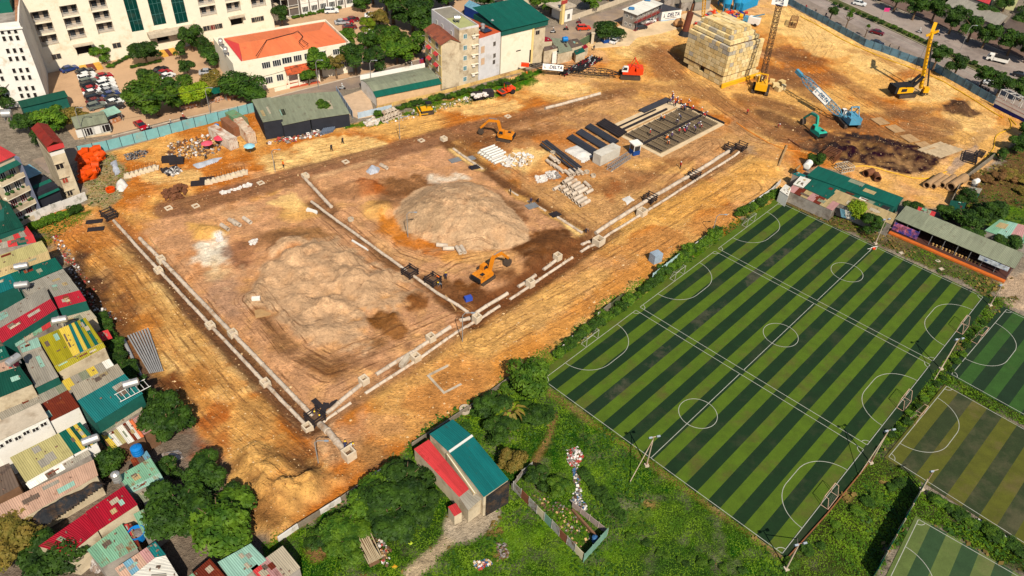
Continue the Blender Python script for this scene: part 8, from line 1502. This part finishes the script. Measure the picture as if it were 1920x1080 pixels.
for px,py,R_,Hh,kd,lab in (
    (196,117,3.0,5.6,1,'small round tree by the left entrance of the cream building'),(277,122,4.0,7.6,0,'round tree on the lawn left of the main entrance'),(362,97,4.0,8,0,'round tree right of the main entrance steps'),(388,104,3,6,0,'dark tree beside the round one right of the entrance'),(341,114,2.0,5,0,'slim dark tree at the foot of the entrance ramp'),(355,146,2.2,5.4,0,'slim tree standing alone in the car park'),(408,128,3.2,6,0,'bushy tree against the orange roof building end wall'),(425,64,1.6,4.5,1,'young staked tree left of the right entrance'),(467,57,1.7,5,1,'young staked tree right of the right entrance'),(531,55,3.0,8,0,'dark column tree at the right end of the cream building'),
    (298,218,6.2,9.5,1,'big spreading street tree over the food stalls'),(283,168,2.4,6.5,0,'small tree behind the big spreading street tree'),(330,200,4.6,8,0,'tree between the big street tree and the yellow-green one'),(373,202,4.0,7.5,2,'yellow-green street tree beside the big one'),(410,178,4.0,6,3,'pale dusty tree left of the dark round street tree'),(467,188,6.6,8.4,0,'huge dark round tree in front of the orange roof building'),(604,152,4.2,10,1,'bright green tree in front of the orange roof'),(580,160,2.2,5,1,'small leafy tree at the orange roof porch'),(632,148,2.5,7,3,'thin dusty tree right of the bright green one'),(668,142,4.0,10,0,'tall dark street tree at the orange roof right corner'),(708,138,3.6,8,0,'dark low street tree facing the forecourt'),(745,122,4.6,8,1,'leafy tree with dry patch beyond the street'),(775,112,4,8,1,'leafy tree left of the yellow house'),(725,98,4,8,1,'leafy tree in the park above the street row'),
    (690,62,3,5,2,'yellowish shrub tree along the park lane'),(712,52,3.4,6,3,'dry leaning tree in the park'),(680,22,3.4,6,0,'dark tree at the park entrance, top'),(700,8,4.4,9,0,'dark tree at the top edge left of the bare trunk'),(738,45,5.0,14,1,'tall light tree with pale trunk in the park'),(775,60,7.0,12,0,'widest dark tree left of the grey tower house'),(805,28,7.0,13,0,'tall dark tree behind the yellow house'),(840,8,6.0,11,0,'dark tree at the top edge behind the grey tower house'),(872,0,4,8,1,'tree at the top edge beside the blue lane wall'),(908,20,3.2,7,0,'tree behind the green roof house, left'),(955,6,3.2,7,1,'tree behind the green roof house, middle'),(1000,14,4,7,1,'tree behind the green roof house, right'),(1032,26,3.6,7,1,'tree left of the yellow gate pillar'),(1106,20,3.8,7,1,'tree behind the institute wall, left'),(1140,2,4,7,1,'tree behind the institute wall, right'),(1138,76,5.0,7.4,0,'dense dark tree at the site entrance'),(611,222,2.3,5.6,1,'small tree growing through the long shed roof'),
    (655,92,3.2,7,1,'light tree at the rear corner of the orange roof'),(690,100,3.4,7,0,'dark tree between the orange roof and the park lane'),(765,30,5,11,0,'dark tree filling the middle of the park'),(725,22,4,10,1,'light tree at the top edge of the park'),(800,75,4.4,8,0,'dark tree touching the yellow house'),(255,205,2.6,5,1,'small tree at the car park exit'),(345,178,3,6,1,'leafy tree over the white cars'),
    (10,205,4,8,0,'dark tree at the foot of the white tower'),(60,250,3.6,6,0,'dark tree left of the rust-roofed tube house'),(108,246,4.2,6.5,1,'green tree behind the rust-roofed tube house'),(148,236,3,6,3,'pale thin tree beside the roadside shop'),(84,275,2.6,5,0,'dark tree between the two tube houses'),
    (293,788,3.0,5,0,'dark tree at the right end of the bright teal roof'),(325,815,4.2,6,0,'big dark tree at the orange slope below the poles'),(208,892,2.8,5,0,'round dark tree beside the striped roof corner'),(323,893,2.0,4,0,'small round tree among the scrap right of mint roof'),(394,906,3.2,5.4,0,'dark tree at the sandy slope edge'),(350,985,4.6,6.6,0,'left crown of the big double tree at the bottom left'),(418,1005,5.4,7,1,'right crown of the big double tree at the bottom left'),(430,950,2.4,4,0,'small dark tree above the big double tree'),(52,1030,4.4,6,3,'yellowish tree over the crimson roof, bottom left'),(112,1066,4.2,6,0,'dark green tree in the bottom left corner'),(5,1060,3.6,5,3,'yellowish tree cut by the left edge, bottom'),
    (764,922,4.4,5.6,0,'dark tree against the red roof of the meadow house'),(705,952,3.8,4.6,1,'dense tree at the site corner left of the meadow house'),(730,985,4.6,5,0,'leafy tree below the meadow house tree, centre'),(652,998,3.4,3.4,1,'low leafy tree above the bottom boundary wall'),(612,1022,2.6,2.8,0,'low tree beside the pink tin roof'),(660,1030,3.4,3.4,1,'low tree above the bamboo hut'),(785,965,3.0,3.4,0,'low tree left of the tiny red kiosk'),(985,728,4.4,6.4,1,'large tree at the corner of the nearest pitch'),(922,772,3.6,4.2,0,'shrubby tree behind the meadow house'),(940,820,3.0,4,0,'tree right of the teal roof'),(958,880,2.4,4,3,'rusty yellow shrub tree right of the meadow house'),(1000,790,3.2,3.2,0,'low tree below the large pitch corner tree'),(1010,905,2.0,3,0,'shrub tree inside the top of the rubble enclosure'),(1050,925,2.0,2.6,1,'leafy shrub at the far side of the rubble enclosure'),
    (1525,312,2.4,3.6,0,'dark tree above the shacks beside the timber rack'),(1600,408,3.2,5.2,2,'light leafy tree in front of the tan roof'),(1630,436,2.8,4.4,0,'dark round tree left of the canteen shed'),(1705,405,2.4,4,0,'tree right of the green shack roofs'),(1768,412,2.4,3.8,0,'tree behind the middle of the canteen shed'),(1800,428,3.8,5.4,0,'large tree behind the canteen shed'),(1840,415,4.0,6,0,'largest tree at the right behind the canteen shed'),(1815,455,2.8,4,0,'tree close behind the canteen roof, right part'),(1878,472,3.0,4.2,0,'tree in front of the patchwork roof at the right edge'),(1808,385,2.6,4.4,0,'tree beside the green tarpaulin hut'),(1870,300,2.0,3.4,0,'small tree at the corner of the right boundary wall'),(1905,285,3,5,0,'tree below the site gate at the right edge'),(1918,258,2.8,5,0,'tree cut by the right edge below the gate'),
    (1555,41,2.2,6,0,'young avenue tree behind the hoarding, first from left'),(1585,55,1.2,5.8,1,'slim avenue tree behind the hoarding, second from left'),(1621,71,.8,4.6,1,'thinnest avenue sapling behind the hoarding, third from left'),(1748,133,3.0,8,0,'avenue tree just right of the drilling rig'),(1786,148,3.4,8,0,'second avenue tree right of the drilling rig'),(1836,166,3.0,7.4,0,'third avenue tree right of the drilling rig'),(1866,184,3.2,7.6,0,'avenue tree left of the site gate'),(1912,190,3.2,7,0,'avenue tree behind the site gate, right edge'),
    (1675,22,3.6,9,0,'far avenue tree, first from left'),(1710,38,4,9,0,'far avenue tree, second from left'),(1745,44,4.2,9.5,0,'far avenue tree, third from left'),(1778,64,4.2,9.5,0,'far avenue tree, fourth from left'),(1813,79,4.2,9.5,0,'far avenue tree, fifth from left'),(1840,91,4,9,0,'far avenue tree, sixth from left'),(1888,105,4,9,0,'far avenue tree, seventh from left'),(1920,118,4,9,0,'far avenue tree at the right edge'),(1650,2,3.4,8,0,'far avenue tree at the top edge'),(1770,12,4,7,0,'tree beyond the yellow wall, left'),(1840,42,4,7,0,'tree beyond the yellow wall, middle'),(1905,62,4.4,7,0,'tree beyond the yellow wall, right'),(1880,22,3.6,7,0,'tree beside the pale green house'),(1925,30,4.4,7,0,'tree in the top right corner')):
    tree(px,py,R_,Hh,kd,lab,'trees around the site')
def row(pts,n,R_,Hh,kinds,where,jit=3.0):
    P = [Vector((*p,0)) for p in pts]; Ls = [(b-a).length for a,b in zip(P,P[1:])]; T = sum(Ls); sz = ['low','round','spreading','leggy']
    for k in range(n):
        d = T*(k+.5)/n; i = 0
        while i < len(Ls)-1 and d > Ls[i]: d -= Ls[i]; i += 1
        q = P[i].lerp(P[i+1],d/Ls[i]); s = random.uniform(.7,1.3); tree(q.x+random.uniform(-jit,jit),q.y+random.uniform(-jit,jit)*.6,R_*s,Hh*s,random.choice(kinds),'green shrub '+where,'shrubs '+where,'shrub')
row([(1040,672),(1100,625),(1200,556),(1232,530)],24,1.1,1.7,(0,1),'in the hedge between the site and the nearest pitch'); row([(1215,545),(1285,478),(1320,458),(1350,440)],20,1.3,2.0,(0,1),'in the hedge beside the middle pitch'); row([(1380,408),(1420,388),(1462,362)],14,1.1,1.6,(0,1),'in the hedge beside the farthest pitch'); row([(60,432),(110,412),(150,396)],14,1.2,1.4,(0,1),'at the foot of the white panel wall',2); row([(190,605),(212,640),(228,690),(262,730)],14,1.6,2.2,(0,),'on the bank beside the fan of poles',5)
row([(705,218),(770,200),(830,187),(900,168),(1000,145)],34,1.1,1.3,(0,1),'in the weedy strip under the tall houses'); row([(575,1015),(655,965),(735,905),(872,800),(965,725)],14,1.2,1.2,(0,1),'along the meadow side of the boundary wall',4); row([(1088,885),(1130,935),(1165,970)],16,.9,.8,(0,),'in the dark leafy band of the meadow',4); row([(1180,1000),(1230,1040),(1300,1060),(1400,1065)],10,.7,.6,(0,1),'in the lower right part of the meadow',10); row([(1560,8),(1700,66),(1800,112),(1925,168)],34,1.0,1.5,(0,0,1),'clipped on the avenue median',.8); row([(1480,1060),(1560,1000),(1640,930),(1700,900)],10,.9,.7,(0,0,1),'in the rough scrub beyond the pitch corner',14); row([(1830,345),(1870,330),(1900,330),(1910,370)],16,1.8,1.5,(4,4,3),'dry and brown in the scrub at the right boundary',10)
row([(205,128),(255,100)],8,1.0,.9,(1,0),'in the clipped bed left of the main entrance',1); row([(245,128),(300,116)],8,.9,.8,(1,0),'in the clipped bed under the round lawn tree',1); row([(548,36),(640,16)],12,.9,1.1,(1,),'in the bright hedge before the grey school',.6); row([(400,76),(440,68)],6,1,.9,(1,),'in the bed left of the right entrance',1); row([(1745,935),(1830,985),(1920,1040)],14,1.2,.9,(0,1),'in the strip between the olive and the bottom pitch',4); row([(1640,850),(1700,790),(1760,720),(1850,600)],18,.8,.7,(0,1),'in the strip between striped and right pitches',3); row([(720,60),(770,100)],10,2.2,3,(0,1),'under the park trees',8)
# banana-like plant with long drooping leaves
p = S(955,790); t = thing('palm','pale drooping palm beside the meadow house','palm',p)
for k in range(16):
    a = k*2.4; L2 = random.uniform(2.2,3.4); m_ = MB(); w = .22; pts_ = [(0,2.2),(L2*.4,3.2),(L2*.75,2.6),(L2,1.3)]; c_,s_ = math.cos(a),math.sin(a); vs = []
    for i,(r,z) in enumerate(pts_): ww = w*(1,1.2,.9,.1)[i]; vs += [(c_*r-s_*ww,s_*r+c_*ww,z),(c_*r+s_*ww,s_*r-c_*ww,z)]
    m_.add(vs,[(2*i,2*i+1,2*i+3,2*i+2) for i in range(3)]); m_.build('frond',LEAF[3] if k % 3 else LEAF[2],t)
MB().tube([(0,0,0),(0,0,2.4)],.2,8).build('trunk',BARK,t)
# grass and weeds: countless, one mass per tone
gi = np.argwhere(grassm > .12)
def tufts(name,label,n,smin,smax,m,seed,lim=.12,up=.5,gmax=2):
    r = np.random.default_rng(seed); I = gi[r.integers(0,len(gi),n*3)]; x = X[I[:,0],I[:,1]]+r.uniform(-.3,.3,len(I)); y = Y[I[:,0],I[:,1]]+r.uniform(-.4,.4,len(I)); g = grassm[I[:,0],I[:,1]]; nz = fbm(x,y,6,3,70+seed); u_ = (x-TURF_Q[0])*math.cos(TURF_Q[2])+(y-TURF_Q[1])*math.sin(TURF_Q[2]); v_ = -(x-TURF_Q[0])*math.sin(TURF_Q[2])+(y-TURF_Q[1])*math.cos(TURF_Q[2])
    inturf = (u_ > -1.2) & (u_ < TL+1.1) & (v_ > -.1) & (v_ < VT+.4)
    for F_,a1,b1 in ((F4,43,W4+.6),(F5,42,W5+.3),(F6,34,26)):
        o_ = F_(0,0); e1 = F_(1,0)-o_; e2 = F_(0,1)-o_; uu = (x-o_.x)*e1.x+(y-o_.y)*e1.y; vv = (x-o_.x)*e2.x+(y-o_.y)*e2.y; inturf |= (uu > -.6) & (uu < a1) & (vv > -.3) & (vv < b1)
    k = (r.uniform(0,1,len(I)) < g) & (g < gmax) & (nz+r.normal(size=len(I))*.25 > lim) & ~inturf; x,y = x[k][:n],y[k][:n]; I = I[k][:n]; n = len(x); z = H[I[:,0],I[:,1]]; s = r.uniform(smin,smax,n)*(1+.6*np.clip(nz[k][:n],-.5,1)); P = np.stack([x,y,z+s*up*r.uniform(.2,1,n)],1); nr = r.normal(size=(n,3))*.3+np.array([0,0,1]); nr /= np.linalg.norm(nr,axis=1)[:,None]; t = np.cross(nr,r.normal(size=(n,3))); t /= np.linalg.norm(t,axis=1)[:,None]; w = np.cross(nr,t); S_ = s[:,None]
    Q = np.stack([P-t*S_,P+w*S_*.6,P+t*S_,P-w*S_*.6],1).reshape(-1,3); me_ = bpy.data.meshes.new(name); me_.vertices.add(4*n); me_.vertices.foreach_set('co',Q.astype(np.float32).ravel()); me_.loops.add(4*n); me_.loops.foreach_set('vertex_index',np.arange(4*n,dtype=np.int32)); me_.polygons.add(n); me_.polygons.foreach_set('loop_start',np.arange(0,4*n,4,dtype=np.int32)); me_.update(calc_edges=True); me_.materials.append(m); return tag(stuff(link(name,me_)),label,'grass')
def grassleaf(name,c1,c2):
    m = leafmat(name,c1,c2,0); [setattr(n.inputs['Scale'],'default_value',.35) for n in m.node_tree.nodes if n.type == 'TEX_NOISE']; return m
tufts('grass','short rough grass covering the meadow and verges',90000,.08,.17,grassleaf('grass_short',C(64,100,10),C(102,132,16)),1,-.6); tufts('weeds','taller leafy dark weeds in patches over the meadow',8000,.14,.3,grassleaf('weed_dark',C(38,72,14),C(58,92,18)),2,.22,.8); tufts('dry_grass','dry brownish grass blades among the verges and scrub',12000,.15,.4,grassleaf('grass_dry',C(110,92,44),C(140,116,60)),3,.1,.8,.6)
# clods and stones lying over the site
r = np.random.default_rng(5); cl = np.argwhere((site_d > .5) & (stone > .45)); cl = cl[r.integers(0,len(cl),9000)]
for nm_,lab,m_,a_,b_ in (('stones','pale loose stones and clods scattered over the site earth',mat('stone_pale',C(226,190,140),var=.3,scale=3),0,5500),('clods','brown clods of earth scattered over the site',mat('clod_brown',C(166,112,62),var=.3,scale=3),5500,9000)):
    mb = MB()
    for i,j in cl[a_:b_]:
        s = r.uniform(.04,.15)*(1 if r.uniform() < .95 else 2); x,y = X[i,j]+r.uniform(-.25,.25),Y[i,j]+r.uniform(-.25,.25); z = H[i,j]; q = r.uniform(.7,1.3,5)*s; mb.add([(x+q[0],y,z),(x,y+q[1],z),(x-q[2],y,z),(x,y-q[3],z),(x+q[0]*.2,y,z+q[4]*.8)],[(0,1,4),(1,2,4),(2,3,4),(3,0,4)])
    tag(stuff(mb.build(nm_,m_)),lab,'stones')
